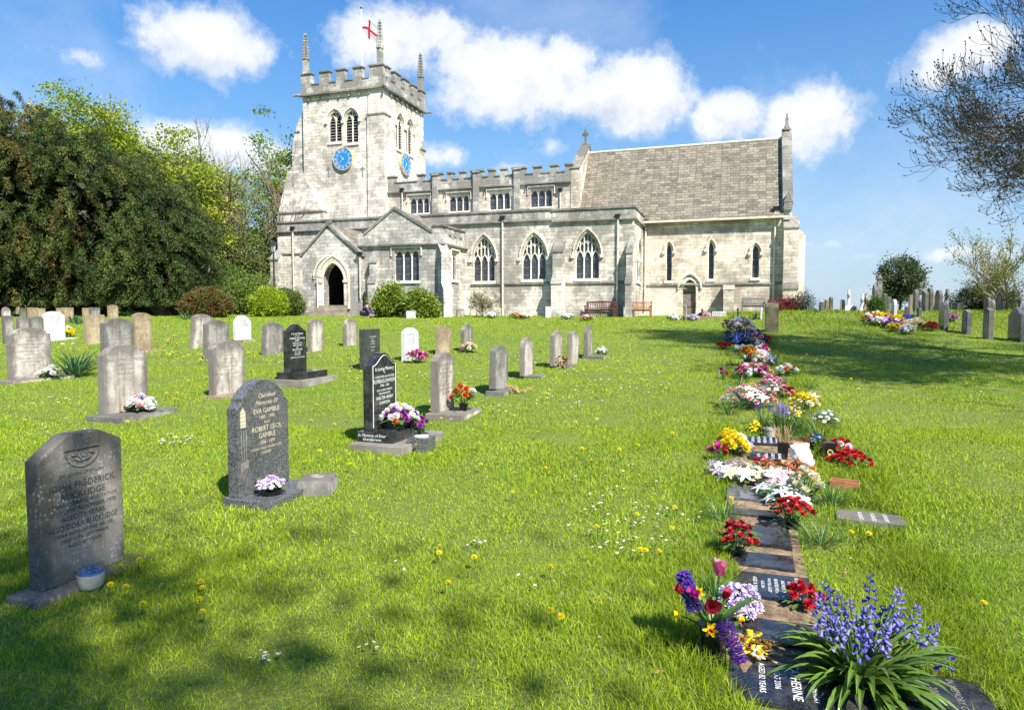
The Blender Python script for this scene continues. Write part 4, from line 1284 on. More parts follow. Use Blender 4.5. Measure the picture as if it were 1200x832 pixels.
stone(470.5, 491, 384, 422, 'seg', 'hs_white', 'almost white headstone with a magenta and pink bouquet at its right', lines=worn(5, .7, 4), tx='tx_mid')
stone(421.5, 446, 385.5, 432, 'flat', 'gr_green', 'square dark green headstone with light edge, behind the black polished stone', th=.13, tx='tx_white', lines=[('In Loving Memory', .03, .8), ('OF A DEAR', .022, .74), ('HUSBAND', .03, .68), ('AND FATHER', .025, .62), ('1920 - 1989', .03, .54), ('AT REST', .025, .46)])
stone(402, 419, 373.5, 405, 'round', 'hs_pale', 'round-topped pale headstone with two small pots at its foot, below the porch steps', lines=worn(3, .6, 5))
stone(360.5, 380, 374, 411, 'seg', 'hs_pale', 'pale headstone with a dark pot of red flowers before it')
G4 = stone(333, 360, 380, 448, 'ogee', 'gr_black', 'narrow black headstone covered in white lettering, standing on a wide pale base', th=.10,
    base=[(1.05, .62, .09, .14, 'concrete'), (.85, .46, .12, .12, 'gr_black')], tx='tx_white', lines=[('In Loving Memory', .045, .86, .2), ('OF A DEAR', .025, .80), ('HUSBAND AND FATHER', .04, .75), ('HARRY', .04, .70), ('WHO DIED 1975', .035, .64), ('AGED 60 YEARS', .035, .59), ('ALSO', .03, .54),
    ('BELOVED WIFE', .04, .49), ('1917 - 1999', .035, .43), ('REUNITED', .035, .38), ('ALWAYS IN OUR THOUGHTS', .03, .31)])
stone(306, 332, 378, 415.5, 'seg', 'hs_grey', 'blank grey headstone leaning right, just left of the narrow black stone', lean=-6)
stone(245.5, 288, 399, 463, 'shoulder', 'hs_pale', 'broad worn headstone streaked brown, directly behind the grey granite stone', th=.11, base=[(.8, .34, .03, .03, 'hs_tan')], lines=worn(7, .8, 6), tx='tx_mid')
stone(238, 268.5, 375, 420, 'seg', 'hs_grey', 'mottled grey headstone with a small orange flower vase at its left foot', th=.10, lean=-2, lines=worn(5, .7, 7))
stone(222, 250, 368, 407, 'seg', 'hs_pale', 'pale headstone leaning right, leftmost of the three near the dandelions', lean=-7)
stone(273.5, 295, 370, 400, 'round', 'hs_white', 'small whitish round-topped headstone behind the mottled grey one', lines=worn(4, .55, 8), base=[(.6, .34, .04, .1, 'hs_pale')])
GV = stone(117, 175, 404, 488, 'shoulder', 'hs_pale', 'large pale arched headstone with white and pink flowers on its plinth', th=.11, base=[(.95, .50, .07, .18, 'hs_grey')], lines=worn(4, .55, 9), tx='tx_mid')
stone(119, 159, 373, 432, 'seg', 'hs_grey', 'grey weathered headstone half hidden behind the large pale arched one', th=.12, lines=worn(5, .8, 10))
stone(155, 179, 366.5, 412, 'seg', 'hs_tan', 'headstone of two tones, white band above a pinkish lettered panel', lines=worn(7, .75, 11), base=[(.7, .4, .03, .12, 'hs_tan')])
G5 = stone(9.5, 62, 384, 446, 'shoulder', 'hs_pale', 'ornate pale headstone with carved shoulders and many worn lines, at the left edge', th=.12, base=[(1.25, .40, .05, .12, 'hs_pale')], lines=[('IN LOVING MEMORY OF', .03, .80)] + [(s, .034, .73 - .068 * i) for i, s in enumerate(
    ['WILLIAM', 'DEARLY BELOVED HUSBAND', 'OF HUMPHREY', 'WHO DIED JANUARY 1941', 'AGED 74 YEARS', 'ALSO ELLEN HUMPHREY', 'WIFE OF THE ABOVE', 'AT REST'])], tx='tx_mid')
stone(98, 124, 369, 403, 'flat', 'hs_tan', 'square tan sandstone headstone left of the two-tone one', th=.12, lines=worn(4, .65, 12), tx='tx_mid')
stone(50, 77, 365, 398, 'shoulder', 'hs_white', 'bright white marble headstone with yellow flowers beside it', base=[(.9, .5, .05, .16, 'hs_white')], lines=worn(4, .7, 13), tx='tx_mid')
stone(19.5, 36, 371, 402, 'seg', 'hs_grey', 'dark grey headstone peeping above the ornate one, left of a pair')
stone(34.5, 52, 371, 402, 'seg', 'hs_grey', 'dark grey headstone peeping above the ornate one, right of a pair')
stone(3, 17.5, 370, 404, 'flat', 'hs_grey', 'grey slab cut by the left edge of the photograph, behind the ornate one')
stone(2, 14, 360, 392, 'gothic', 'hs_pale', 'pointed pale stone at the left edge, behind the grey slab')
back = [(22.5, 31.5, 361.5, 377, 'flat', 'hs_moss', 'small mossy green headstone in the back row under the yew'),
        (32, 46, 360.5, 379, 'flat', 'hs_tan', 'tan headstone in the back row, just right of the mossy green one'),
        (43, 54, 361.5, 379, 'flat', 'hs_tan', 'tan headstone of the back row overlapping its left neighbour, above the white marble stone'),
        (66, 74, 361, 376, 'flat', 'hs_tan', 'narrow tan headstone of the back row, right behind the white marble stone'),
        (72.5, 87, 360.5, 377, 'flat', 'hs_tan', 'wide brown headstone of the back row, standing among daffodil leaves'),
        (96.5, 106, 361, 377, 'flat', 'hs_tan', 'tan headstone of the back row, above the square sandstone one at its left'),
        (104.5, 118, 360.5, 377, 'flat', 'hs_grey', 'greyish headstone of the back row, above the square sandstone one at its right'),
        (126, 139, 357.5, 374, 'seg', 'hs_tan', 'brown round-shouldered headstone standing alone at the right end of the back row'),
        (290.5, 300.5, 354.5, 368, 'gothic', 'hs_tan', 'tiny pointed headstone between the red-green bush and the lamp post')]
for i, a in enumerate(back): stone(*a, group='headstones in the row under the trees', th=.1)
# flat kerb stones near the church wall
for i, (xl, xr, yt, yb, k, mt, lab) in enumerate([(475.5, 489, 364.5, 373.5, 'flat', 'hs_white', 'low bluish white marker in front of the chapel bushes'),
        (534, 545, 362, 371, 'flat', 'hs_pale', 'small pale marker by the foot of the climbing shrub'),
        (639, 646, 359.5, 372, 'flat', 'hs_white', 'small white marker against the aisle buttress'),
        (801, 806, 356, 375, 'round', 'hs_pale', 'slim pale stone in front of the chancel side door'),
        (821.5, 824, 362, 373, 'flat', 'gr_black', 'thin black marker right of the chancel side door'),
        (863, 866, 361, 372, 'flat', 'gr_black', 'thin black marker left of the grey bench'),
        (890.5, 893, 361, 373, 'flat', 'hs_white', 'thin white marker in front of the grey bench'),
        (884, 888, 360, 372, 'round', 'hs_pale', 'small pale marker just left of the thin white one by the grey bench')]):
    stone(xl, xr, yt, yb, k, mt, lab, th=.07, group='small markers below the church wall', wfix=(.55 if xr - xl < 6 else None))
# the thick mossy one in the middle right
stone(897, 911, 355, 389, 'round', 'hs_moss', 'thick mossy brown headstone standing alone at the top of the flower row', th=.42, wfix=.62, group=None)
# right side near row
rt = [(1099, 1111, 354, 386, 'peak', 'gr_grey', 'tan-faced headstone with a dark narrow edge, leftmost of the near right-hand row', 'hs_tan'),
      (1126.5, 1138.5, 363, 391, 'peak', 'hs_grey', 'small peaked dark headstone, second of the near right-hand row', ''),
      (1151, 1164, 361, 397, 'peak', 'hs_grey', 'dark-faced headstone with a light edge, third of the near right-hand row', ''),
      (1180, 1202, 360, 399, 'ogee', 'gr_grey', 'large grey granite headstone cut by the right edge of the photograph', ''),
      (1073.5, 1080, 361, 380, 'flat', 'hs_grey', 'small dark headstone at the right end of the flower mound', ''),
      (1059.5, 1064.5, 359.5, 375, 'flat', 'gr_grey', 'short dark marker standing behind the flower mound', ''),
      (1043.5, 1051, 351, 372, 'round', 'hs_white', 'bluish white headstone rising behind the flower mound', ''),
      (1064.5, 1068, 346, 374, 'flat', 'hs_tan', 'thin upright stone just right of the short dark marker behind the flowers', '')]
for (xl, xr, yt, yb, k, mt, lab, _) in rt: stone(xl, xr, yt, yb, k, mt, lab, th=.14 if xr - xl > 9 else .1, group='headstones right of the grass path')
far = [(960, 964, 356.5, 367, 'flat', 'hs_grey', 'low bluish stone nearest the chancel corner on the skyline'),
       (966, 969.5, 353, 367, 'flat', 'hs_tan', 'thin tan stone on the skyline beside the taller grey one'),
       (970.5, 975, 348.5, 367, 'peak', 'hs_dark', 'taller grey slab on the skyline, right of the thin tan stone'),
       (984, 988.5, 350, 364, 'round', 'gr_black', 'black round-topped stone on the skyline left of the tall white cross'),
       (999, 1002, 356, 364, 'round', 'hs_grey', 'stub of a stone on the skyline right of the tall white cross'),
       (1021, 1026.5, 340, 367, 'round', 'hs_grey', 'grey slab on the skyline touching the tall dark pillar'),
       (1033, 1036.5, 346, 366, 'flat', 'hs_dark', 'dark slab on the skyline just right of the tall dark pillar'),
       (1037.5, 1041, 347, 365, 'flat', 'hs_grey', 'grey slab on the skyline under the left of the round evergreen'),
       (1068.5, 1074, 341.5, 366, 'round', 'hs_grey', 'pale-topped stone on the skyline right of the round evergreen trunk'),
       (1075, 1079, 348, 363, 'peak', 'hs_grey', 'small tilting stone on the skyline left of the brown group'),
       (1080, 1085, 344, 366, 'peak', 'hs_dark', 'dark leaning slab, leftmost of the crowded group on the skyline'),
       (1086, 1090, 340, 367, 'round', 'hs_dark', 'dark tall slab in the middle of the crowded group on the skyline'),
       (1089, 1094.5, 345, 367, 'shoulder', 'hs_tan', 'brown shouldered stone in the crowded group on the skyline'),
       (1095.5, 1101.5, 342, 366, 'round', 'hs_grey', 'grey round-topped slab, rightmost of the crowded group on the skyline'),
       (1121.5, 1127, 350, 361, 'round', 'gr_black', 'small black round stone on the skyline left of the low dark bush'),
       (1154, 1158, 346.5, 362, 'round', 'hs_dark', 'dark stone on the skyline in front of the low bush, left of a pair'),
       (1158.5, 1162.5, 347, 362, 'round', 'hs_dark', 'dark stone on the skyline in front of the low bush, right of a pair'),
       (1167, 1175.5, 345, 368, 'round', 'hs_grey', 'dark-faced stone with a lit edge, under the willow-like bush')]
for i, (xl, xr, yt, yb, k, mt, lab) in enumerate(far):
    stone(xl, xr, yt, yb, k, mt, lab, th=.13, Y=29 + (i * 7 % 5) * .9, h=(yb - yt) / F * 33, group='old stones along the skyline', lean=[0, 4, -3, 0, 2][i % 5], wfix=.62 if xr - xl < 6 else .75)


# crosses and the pillar
def cross(px, yt, Y, style, mat, label, lean=0, hh=None):
    B = at(px, Y); H = hh or (366 - yt) / F * Y
    root = empty('grave_cross', B, -TH); tag(root, label, 'cross', 'stone crosses on the skyline')
    s = MB()
    k_ = 1 if 'stepped' in label else .5
    s.frus(-.32 * k_, .32 * k_, -.32 * k_, .32 * k_, -.15, -.28 * k_, .28 * k_, -.28 * k_, .28 * k_, .12); s.frus(-.2 * k_, .2 * k_, -.2 * k_, .2 * k_, .121, -.16 * k_, .16 * k_, -.16 * k_, .16 * k_, .34); s.build('stepped_base', M[mat], root, bevel=.01)
    c = MB(); c.frus(-.07, .07, -.09, .09, .34, -.05, .05, -.07, .07, H); arm = H - .28
    c.box(-.048, .048, -.27, .27, arm - .06, arm + .06)
    if style == 'celtic': c.tube([(0, .19 * math.cos(a * PI / 8), arm + .19 * math.sin(a * PI / 8)) for a in range(16)], .035, 6, closed=True)
    if style == 'round':
        c.lathe([(.01, -.05), (.2, -.04), (.2, .04), (.01, .05)], 16, (0, 0, 0))
        k = len(c.v) - 64; c.v[k:] = [(v[2], v[1], arm + v[0]) for v in c.v[k:]]
    o = c.build('cross_shaft', M[mat], root, bevel=.008); o.rotation_euler = (R(lean), 0, 0)


cross(993.5, 338.5, 32, 'plain', 'hs_white', 'tall pale cross on a stepped base, standing highest left of the tree on the skyline')
cross(1009.5, 344, 31, 'plain', 'hs_white', 'white cross behind the leaning brown stone disc')
cross(1014, 343, 30, 'round', 'hs_tan', 'leaning brown stone with a rounded head beside the white cross', lean=-6)
cross(1108, 338.5, 32, 'celtic', 'hs_dark', 'dark ringed cross above the tan-faced headstone on the right')
cross(1089.5, 340.5, 34, 'round', 'hs_tan', 'brown cross with a broad head rising out of the crowded group')
B = at(1029, 32); root = empty('stone_pillar', B, -TH); tag(root, 'tall dark pillar monument at the left edge of the round evergreen', 'monument')
s = MB(); s.box(-.2, .2, -.2, .2, -.1, .3); s.frus(-.13, .13, -.13, .13, .301, -.09, .09, -.09, .09, 1.55); s.build('pillar_shaft', M['hs_dark'], root, bevel=.01)
s = MB(); s.frus(-.12, .12, -.12, .12, 1.551, -.11, .11, -.11, .11, 1.62); s.frus(-.08, .08, -.08, .08, 1.621, -.03, .03, -.03, .03, 1.78); s.build('cap_stone', M['hs_grey'], root)


# ------------------------------------------------------------------ benches, lamp, small masonry
def bench(px, py, W, mat, label, back=.42, curved=True, n=None):
    if n is None: P = hit(px, py)
    else:
        e, _ = S(px, py, n); P = NV * (DIST + n) + EV * e; P.z = g(P.x, P.y)
    root = empty('garden_bench', P, -TH); tag(root, label, 'bench', 'benches below the church wall')
    for s_ in (-1, 1):
        x = s_ * (W / 2 - .04)
        b = MB(); b.box(x - .035, x + .035, -.30, -.23, 0, .60); b.build('leg', M[mat], root)
        b = MB(); b.prism([(.20, 0), (.27, 0), (.34, .88), (.28, .88), (.2, .42)], x - .035, x + .035, 'x'); b.build('leg', M[mat], root)
        b = MB(); b.box(x - .045, x + .045, -.34, .27, .602, .645); b.box(x - .025, x + .025, -.229, .199, .34, .40); b.build('armrest', M[mat], root)
    b = MB()
    for k in range(5): b.box(-W / 2 + .07, W / 2 - .07, -.29 + k * .1, -.21 + k * .1, .405, .43)
    b.box(-W / 2 + .075, W / 2 - .075, -.25, -.21, .33, .404); b.build('seat', M[mat], root)
    b = MB(); n_ = 15
    b.prism([(-W / 2 + .075, .80), (W / 2 - .075, .80), (W / 2 - .075, .86)] + [((W / 2 - .075) * (1 - 2 * i / 10), .86 + (.05 if curved else 0) * math.sin(PI * i / 10)) for i in range(1, 10)] + [(-W / 2 + .075, .86)], .27, .31)
    b.box(-W / 2 + .075, W / 2 - .075, .24, .28, .46, .52)
    for k in range(n_):
        x = -W / 2 + .12 + (W - .24) * k / (n_ - 1); b.box(x - .02, x + .02, .262, .282, .521, .80)
    b.build('backrest', M[mat], root)


bench(703.5, 373, 1.75, 'wood_red', 'dark red wooden bench with slatted curved back, left of the pair by the aisle wall', n=-.75)
bench(747, 372, 1.55, 'wood_orange', 'lower orange-brown wooden bench by the corner of the aisle wall', curved=False, n=-.65)
bench(882.5, 371, 1.30, 'wood_grey', 'grey wooden bench near the east end of the chancel', n=2.6, curved=False)
M['shade_none'] = M['iron']
P = at(322.5, 40.0); root = empty('lamp_post', P, -TH); tag(root, 'black lamp post with a lantern, left of the church porch', 'lamp post')
Hl = S(322.5, 297, 0)[1] - P.z
b = MB(); b.lathe([(.16, 0), (.16, .1), (.11, .15), (.10, .7), (.07, .8), (.055, 1.2), (.045, Hl - .62), (.07, Hl - .6), (.04, Hl - .55)], 12); b.build('post', M['iron'], root)
b = MB(); b.lathe([(.10, Hl - .55), (.20, Hl - .15), (.001, Hl - .149)], 6); b.build('lantern_glass', M['lampglass'], root)
b = MB(); b.lathe([(.27, Hl - .15), (.26, Hl - .1), (.1, Hl + .05), (.03, Hl + .08), (.02, Hl + .16)], 8)
for k in range(6): a = k * PI / 3; b.tube([(.105 * math.cos(a), .105 * math.sin(a), Hl - .55), (.205 * math.cos(a), .205 * math.sin(a), Hl - .15)], .012, 4)
b.build('lantern_hood', M['iron'], root)

P = hit(372, 574); root = empty('vase_block', P, -TH + R(20)); tag(root, 'square pale concrete flower block with a round empty hole beside the grey granite stone', 'vase block')
b = MB(); b.frus(-.15, .15, -.16, .16, -.05, -.125, .125, -.135, .135, .11); b.build('block', M['hs_grey'], root, bevel=.012)
b = MB(); b.tube([(.05 * math.cos(a * PI / 8), .05 * math.sin(a * PI / 8), .112) for a in range(16)], .008, 5, closed=True); b.lathe([(.001, 0), (.046, .001), (.001, .002)], 16, (0, 0, .111)); b.build('rim', M['concrete'], root)
KEEP.append((P.x, P.y, .17))
P = hit(494, 528); root = empty('vase_block', P, -TH + R(4)); tag(root, 'grey square memorial vase with white top by the black polished headstone', 'vase block')
b = MB(); b.box(-.11, .11, -.11, .11, -.03, .145); b.build('block', M['gr_grey'], root, bevel=.004)
b = MB(); b.lathe([(.075, 0), (.075, .006), (.04, .008), (.01, .004)], 14, (0, 0, .146)); b.build('lid', M['hs_white'], root)
KEEP.append((P.x, P.y, .13))
P = hit(107, 689); root = empty('memorial_pot', P, -TH); tag(root, 'round cream pot with a blue metal lid at the foot of the nearest headstone', 'pot')
M['pot_cream'] = simple('cream_ceramic', (.42, .38, .29), .5, .3, 14); M['bluelid'] = simple('blue_lid', (.10, .19, .38), .25, .4, 30, metal=.4)
b = MB(); b.lathe([(.05, 0), (.062, .02), (.068, .08), (.064, .085), (.001, .086)], 18); b.build('pot_body', M['pot_cream'], root, smooth=True)
b = MB(); b.lathe([(.062, .087), (.060, .097), (.03, .101), (.01, .095), (.001, .095)], 18)
for k in range(7): a = k * .9; b.lathe([(.001, 0), (.008, .002), (.006, .009), (.001, .011)], 6, (.038 * math.cos(a), .038 * math.sin(a), .099))
b.build('lid', M['bluelid'], root)
KEEP.append((P.x, P.y, .08))
# kerbed plot in front of the chancel
P = hit(829, 374); root = empty('kerbed_grave', P, -TH); tag(root, 'low pale kerb edging a grave in front of the chancel side door', 'grave kerb')
for nm, q in (('kerb', (-1.15, 1.15, -.08, .05, -.05, .14)), ('kerb', (-1.15, 1.15, .75, .88, -.05, .14)), ('kerb', (-1.15, -1.02, .051, .749, -.05, .14)), ('kerb', (1.02, 1.15, .051, .749, -.05, .14))):
    b = MB(); b.box(*q); b.build(nm, M['hs_tan'], root, bevel=.01)
P = hit(847, 372.5); P.y += .6; root = empty('planter_box', P, -TH); tag(root, 'small white openwork planter behind the pale grave kerb', 'planter')
b = MB(); b.box(-.3, .3, -.1, .1, 0, .08)
for k in range(7): x = -.28 + k * .093; b.box(x - .02, x + .02, -.1, -.07, .081, .26)
b.box(-.3, .3, -.105, -.065, .261, .3); b.build('planter_body', M['white'], root)
# ------------------------------------------------------------------ foliage
M['bark'] = simple('bark', (.17, .125, .085), .9, .35, 5, bump=.6)
M['bark_pale'] = simple('bark_pale', (.22, .19, .14), .9, .35, 5, bump=.5)
M['leaf'] = leafmat('leaf', (1, 1, 1), .35, .5)
M['needle'] = leafmat('needle', (1, 1, 1), .12, .6)
M['inner'] = simple('shaded_twig_mass', (.03, .028, .016), 1, .3, 2)


def rot_basis(d):
    """orthonormal frames for unit directions d (n,3)"""
    up = np.tile([0., 0., 1.], (len(d), 1)); up[np.abs(d[:, 2]) > .95] = [1, 0, 0]
    a = np.cross(up, d); a /= np.linalg.norm(a, axis=1)[:, None]
    return a, np.cross(d, a)


def leaves(C, D, L, Wd, tint, mat, name, parent, curl=.15, rng=None):
    """one kite-shaped leaf (two triangles) per row: base C, direction D, length L, width Wd"""
    n = len(C); rng = rng or RNG
    D = D / np.linalg.norm(D, axis=1)[:, None]
    a, b = rot_basis(D)
    ph = rng.uniform(0, 2 * PI, n)[:, None]
    s = a * np.cos(ph) + b * np.sin(ph); nn = -a * np.sin(ph) + b * np.cos(ph)
    L = np.broadcast_to(L, n)[:, None]; Wd = np.broadcast_to(Wd, n)[:, None]
    V = np.stack([C, C + D * L * .45 + s * Wd * .5 + nn * curl * L, C + D * L, C + D * L * .45 - s * Wd * .5 + nn * curl * L], 1).reshape(-1, 3)
    i = np.arange(n)[:, None] * 4
    Fq = i + np.array([[0, 1, 2, 3]])
    T = np.repeat(tint, 4, 0)
    return link(name, np_mesh(name, V, [Fq], mat, tint=T), parent)


def sphere_dirs(n, rng=None):
    v = (rng or RNG).normal(size=(n, 3)); return v / np.linalg.norm(v, axis=1)[:, None]


def pal(n, cols, jitter=.25, rng=None):
    rng = rng or RNG
    cols = np.array(cols); t = cols[rng.integers(0, len(cols), n)]
    return t * (1 + rng.uniform(-jitter, jitter, (n, 1)))


def lumpy(d, seed, amp=.22):
    r = np.random.default_rng(seed); s = np.ones(len(d))
    for k in range(5):
        w = r.normal(size=3) * (1.6 + k * 1.1); s += amp / (1 + k * .5) * np.sin(d @ w + r.uniform(0, 6))
    return s


def crown(parent, c, rad, nclump, per, leaf, cols, mat='leaf', droop=0, seed=1, clump=.5, shell=.55, flat=1.0, aspect=.5, name='crown', zmin=None, lump=.22, jit=.3, spray=False):
    """leafy crown: clumps scattered through a lumpy volume, each clump many leaves"""
    rng = np.random.default_rng(seed)
    d = sphere_dirs(nclump, rng)
    rr = (shell + (1 - shell) * rng.random(nclump) ** .6) * lumpy(d, seed, lump)
    P = np.array(c) + d * rr[:, None] * np.array(rad)
    if zmin is not None:
        k = P[:, 2] > zmin; P, d = P[k], d[k]
    n = len(P)
    ct = pal(n, cols, .12, rng)
    idx = np.repeat(np.arange(n), per)
    off = rng.normal(size=(n * per, 3)) * clump * np.array([1, 1, flat]) * rng.uniform(.6, 1.3, n)[idx][:, None]
    out = d[idx] * np.array([1, 1, .5])
    if spray:      # hanging sprays: leaves string out along an outward, drooping line
        tpos = rng.random(n * per)
        line = out * (tpos * clump * 2.6)[:, None]; line[:, 2] -= droop * tpos ** 1.6 * clump * 2.4
        off = off * .24 + line
    C = P[idx] + off
    if zmin is not None: C[:, 2] = np.maximum(C[:, 2], zmin - .3 + .3 * rng.random(len(C)))
    D = out * .8 + rng.normal(size=(n * per, 3)) * .55; D[:, 2] -= droop * .6
    tint = ct[idx] * (1 + rng.uniform(-jit, jit, (n * per, 1)))
    return leaves(C, D, leaf * rng.uniform(.6, 1.3, n * per), leaf * aspect * rng.uniform(.7, 1.2, n * per), tint, M[mat], name, parent, rng=rng)


def branches(mb, P, d, L, r, depth, rng, spread=.55, up=.15, k=5, tips=None, shrink=.72, kids=(2, 3), wob=.18, minr=.006, droop=0):
    """recursive tapered limb"""
    n = max(3, int(4 + L * .6)); pts = [P.copy()]; d = d.normalized(); rs = [r]
    r1 = max(minr, r * (.62 if depth else .2))
    for i in range(n):
        d = (d + Vector(rng.normal(size=3)) * wob + Vector((0, 0, up * .35 - droop * (.2 if depth < 3 else 0)))).normalized()
        P = P + d * L / n; pts.append(P.copy()); rs.append(r + (r1 - r) * (i + 1) / n)
    mb.tube(pts, rs, k if r > .03 else 3)
    if depth == 0:
        if tips is not None: tips += [(q, d.copy()) for q in pts[1:]]
        return
    for _ in range(rng.integers(kids[0], kids[1] + 1)):
        f = rng.uniform(.35, 1); q = pts[int(f * n)]; rq = rs[int(f * n)]
        ax = Vector(rng.normal(size=3)); ax = (ax - ax.dot(d) * d).normalized()
        nd = (d + ax * spread * rng.uniform(.7, 1.5)).normalized()
        branches(mb, q, nd, L * shrink * rng.uniform(.7, 1.15), max(minr, rq * .66), depth - 1, rng, spread, up, k, tips, shrink, kids, wob, minr, droop)
    branches(mb, P, d, L * shrink, r1, depth - 1, rng, spread, up, k, tips, shrink, kids, wob, minr, droop)


def tree_root(name, P, label, group=None, cat='tree'):
    r = empty(name, P); return tag(r, label, cat, group)


# the great dark yew, with a second browner one beside it
def yew(px, Y, rx, ry, ztop, label, cols, seed, n=900, per=110, name='yew_tree'):
    B = at(px, Y); r = tree_root(name, B, label, 'evergreens on the left')
    mb = MB(); rng = np.random.default_rng(seed)
    for k in range(5):
        a = k * 1.26; branches(mb, Vector((math.cos(a) * .3, math.sin(a) * .3, -.2)), Vector((math.cos(a) * .25, math.sin(a) * .25, 1)), ztop * .26, .26, 2, rng, .6, .2, 6, kids=(2, 3))
    mb.build('trunk', M['bark'], r)
    crown(r, (0, 0, ztop * .46), (rx, ry, ztop * .56), n, per, .17, cols, 'needle', droop=.9, seed=seed, clump=.46, shell=.62, flat=.45, aspect=.26, zmin=.9, spray=True, jit=.45, lump=.13)
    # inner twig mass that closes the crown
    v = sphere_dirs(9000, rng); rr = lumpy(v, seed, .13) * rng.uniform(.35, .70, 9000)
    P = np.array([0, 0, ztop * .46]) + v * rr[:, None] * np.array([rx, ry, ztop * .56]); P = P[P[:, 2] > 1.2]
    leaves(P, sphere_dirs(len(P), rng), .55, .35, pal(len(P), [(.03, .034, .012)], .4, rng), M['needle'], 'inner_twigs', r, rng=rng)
    return r


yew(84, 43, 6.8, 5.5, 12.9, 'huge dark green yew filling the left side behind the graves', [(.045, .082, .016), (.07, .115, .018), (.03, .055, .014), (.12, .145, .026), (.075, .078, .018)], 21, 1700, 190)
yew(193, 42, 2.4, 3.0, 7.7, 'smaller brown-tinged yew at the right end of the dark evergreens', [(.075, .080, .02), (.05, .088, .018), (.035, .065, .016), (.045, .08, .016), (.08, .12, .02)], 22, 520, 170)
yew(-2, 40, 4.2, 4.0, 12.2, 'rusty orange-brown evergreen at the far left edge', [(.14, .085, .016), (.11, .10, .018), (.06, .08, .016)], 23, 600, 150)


def broadleaf(px, Y, rx, ztop, zlow, label, cols, seed, n=420, per=90, leaf=.24, group='spring trees behind the yews', name='broadleaf_tree', ry=None, clump=.55, shell=.35, bark='bark', depth=3):
    B = at(px, Y); r = tree_root(name, B, label, group)
    mb = MB(); rng = np.random.default_rng(seed)
    branches(mb, Vector((0, 0, -.3)), Vector((0, 0, 1)), ztop * .42, .32, depth, rng, .6, .25, 6)
    mb.build('trunk', M[bark], r)
    crown(r, (0, 0, (ztop + zlow) / 2), (rx, ry or rx, (ztop - zlow) / 2), n, per, leaf, cols, 'leaf', droop=.3, seed=seed, clump=clump, shell=shell, flat=.5, aspect=.6, jit=.3, lump=.3)
    return r


lime = [(.26, .34, .03), (.31, .37, .04), (.19, .28, .03), (.37, .40, .06)]
broadleaf(108, 56, 4.6, 17.4, 7.0, 'bright lime green beech crown rising above the great yew', lime, 31, 420, 85, .26)
broadleaf(212, 50, 4.2, 11.2, 3.5, 'yellow-green beech spreading between the yews and the tower', lime, 32, 460, 85, .24)
broadleaf(240, 53, 2.2, 8.6, 2.0, 'yellow-green young beech beside the bare tree', lime, 37, 240, 80, .24)
broadleaf(331, 56, 2.9, 13.5, 1.5, 'fresh green tree just left of the church tower', [(.20, .32, .03), (.30, .40, .03), (.14, .24, .03)], 33, 290, 75, .24, shell=.2)
broadleaf(278, 50, 2.6, 6.0, .5, 'thin olive green undergrowth tree below the bare one', [(.16, .20, .05), (.20, .22, .07), (.12, .17, .04)], 34, 200, 60, .18, shell=.2)


def bare(px, Y, H, label, seed, name='bare_tree', buds=None, depth=5, spread=.42, lean=(0, 0), group='bare trees', r0=.22, up=.2, bark='bark_pale', minr=.018, kids=(1, 3), trunk=.30, budn=1, budsize=.09, P=None, aim=None):
    B = P if P is not None else at(px, Y)
    r = tree_root(name, B, label, group); mb = MB(); rng = np.random.default_rng(seed); tips = []
    branches(mb, Vector((0, 0, -.3)), Vector((lean[0], lean[1], 1)), H * trunk, r0, depth, rng, spread, up, 6, tips=tips, kids=kids, wob=.14, minr=minr, shrink=.74)
    mb.build('trunk', M[bark], r)
    if buds and tips:
        C = np.array([tuple(t[0]) for t in tips]).repeat(budn, 0); D = np.array([tuple(t[1]) for t in tips]).repeat(budn, 0) + RNG.normal(size=(len(C), 3)) * .6
        C = C + RNG.normal(size=C.shape) * budsize * (.5 if budn > 1 else .1)
        leaves(C, D, budsize, budsize * .6, pal(len(C), buds, .3), M['leaf'], 'young_leaves', r)
    return r


bare(272, 54, 14.5, 'grey leafless tree standing between the yellow beech and the tower', 41, buds=[(.25, .24, .14)], budn=1, spread=.36, trunk=.36, r0=.16, kids=(2, 3), minr=.013)
bare(293, 52, 12, 'second slighter leafless tree, close to the tower', 42, buds=[(.28, .28, .12)], spread=.36, trunk=.35, r0=.12, kids=(2, 3), minr=.013)
bare(22, 58, 20.5, 'purplish bare tree top showing over the far left evergreens', 43, buds=[(.22, .12, .13), (.2, .13, .1)], budn=3, budsize=.2, spread=.5, trunk=.33, depth=5)

# undergrowth and clipped bushes
def bush(px, py, W, Hh, label, cols, seed, n=170, per=70, leaf=.07, Y=None, name='bush', group=None, dep=None, cat='bush', clump=.11, lump=.1, shell=.75, aspect=.6, mat='leaf', droop=0):
    P = hit(px, py) if Y is None else at(px, Y)
    dd = (P - EYE).dot(FWD); w = W / F * dd / 2; h = Hh / F * dd
    r = empty(name, P); tag(r, label, cat, group)
    mb = MB(); rng = np.random.default_rng(seed)
    for k in range(4): branches(mb, Vector((0, 0, -.1)), Vector(rng.normal(size=3) * .4 + np.array([0, 0, 1])), h * .55, .03, 1, rng, .6, .1, 5, minr=.008)
    mb.build('stems', M['bark'], r)
    crown(r, (0, 0, h * .5), (w, dep or w * .8, h * .52), n, per, leaf, cols, mat, seed=seed, clump=clump, shell=shell, aspect=aspect, lump=lump, zmin=.03, droop=droop)
    return r


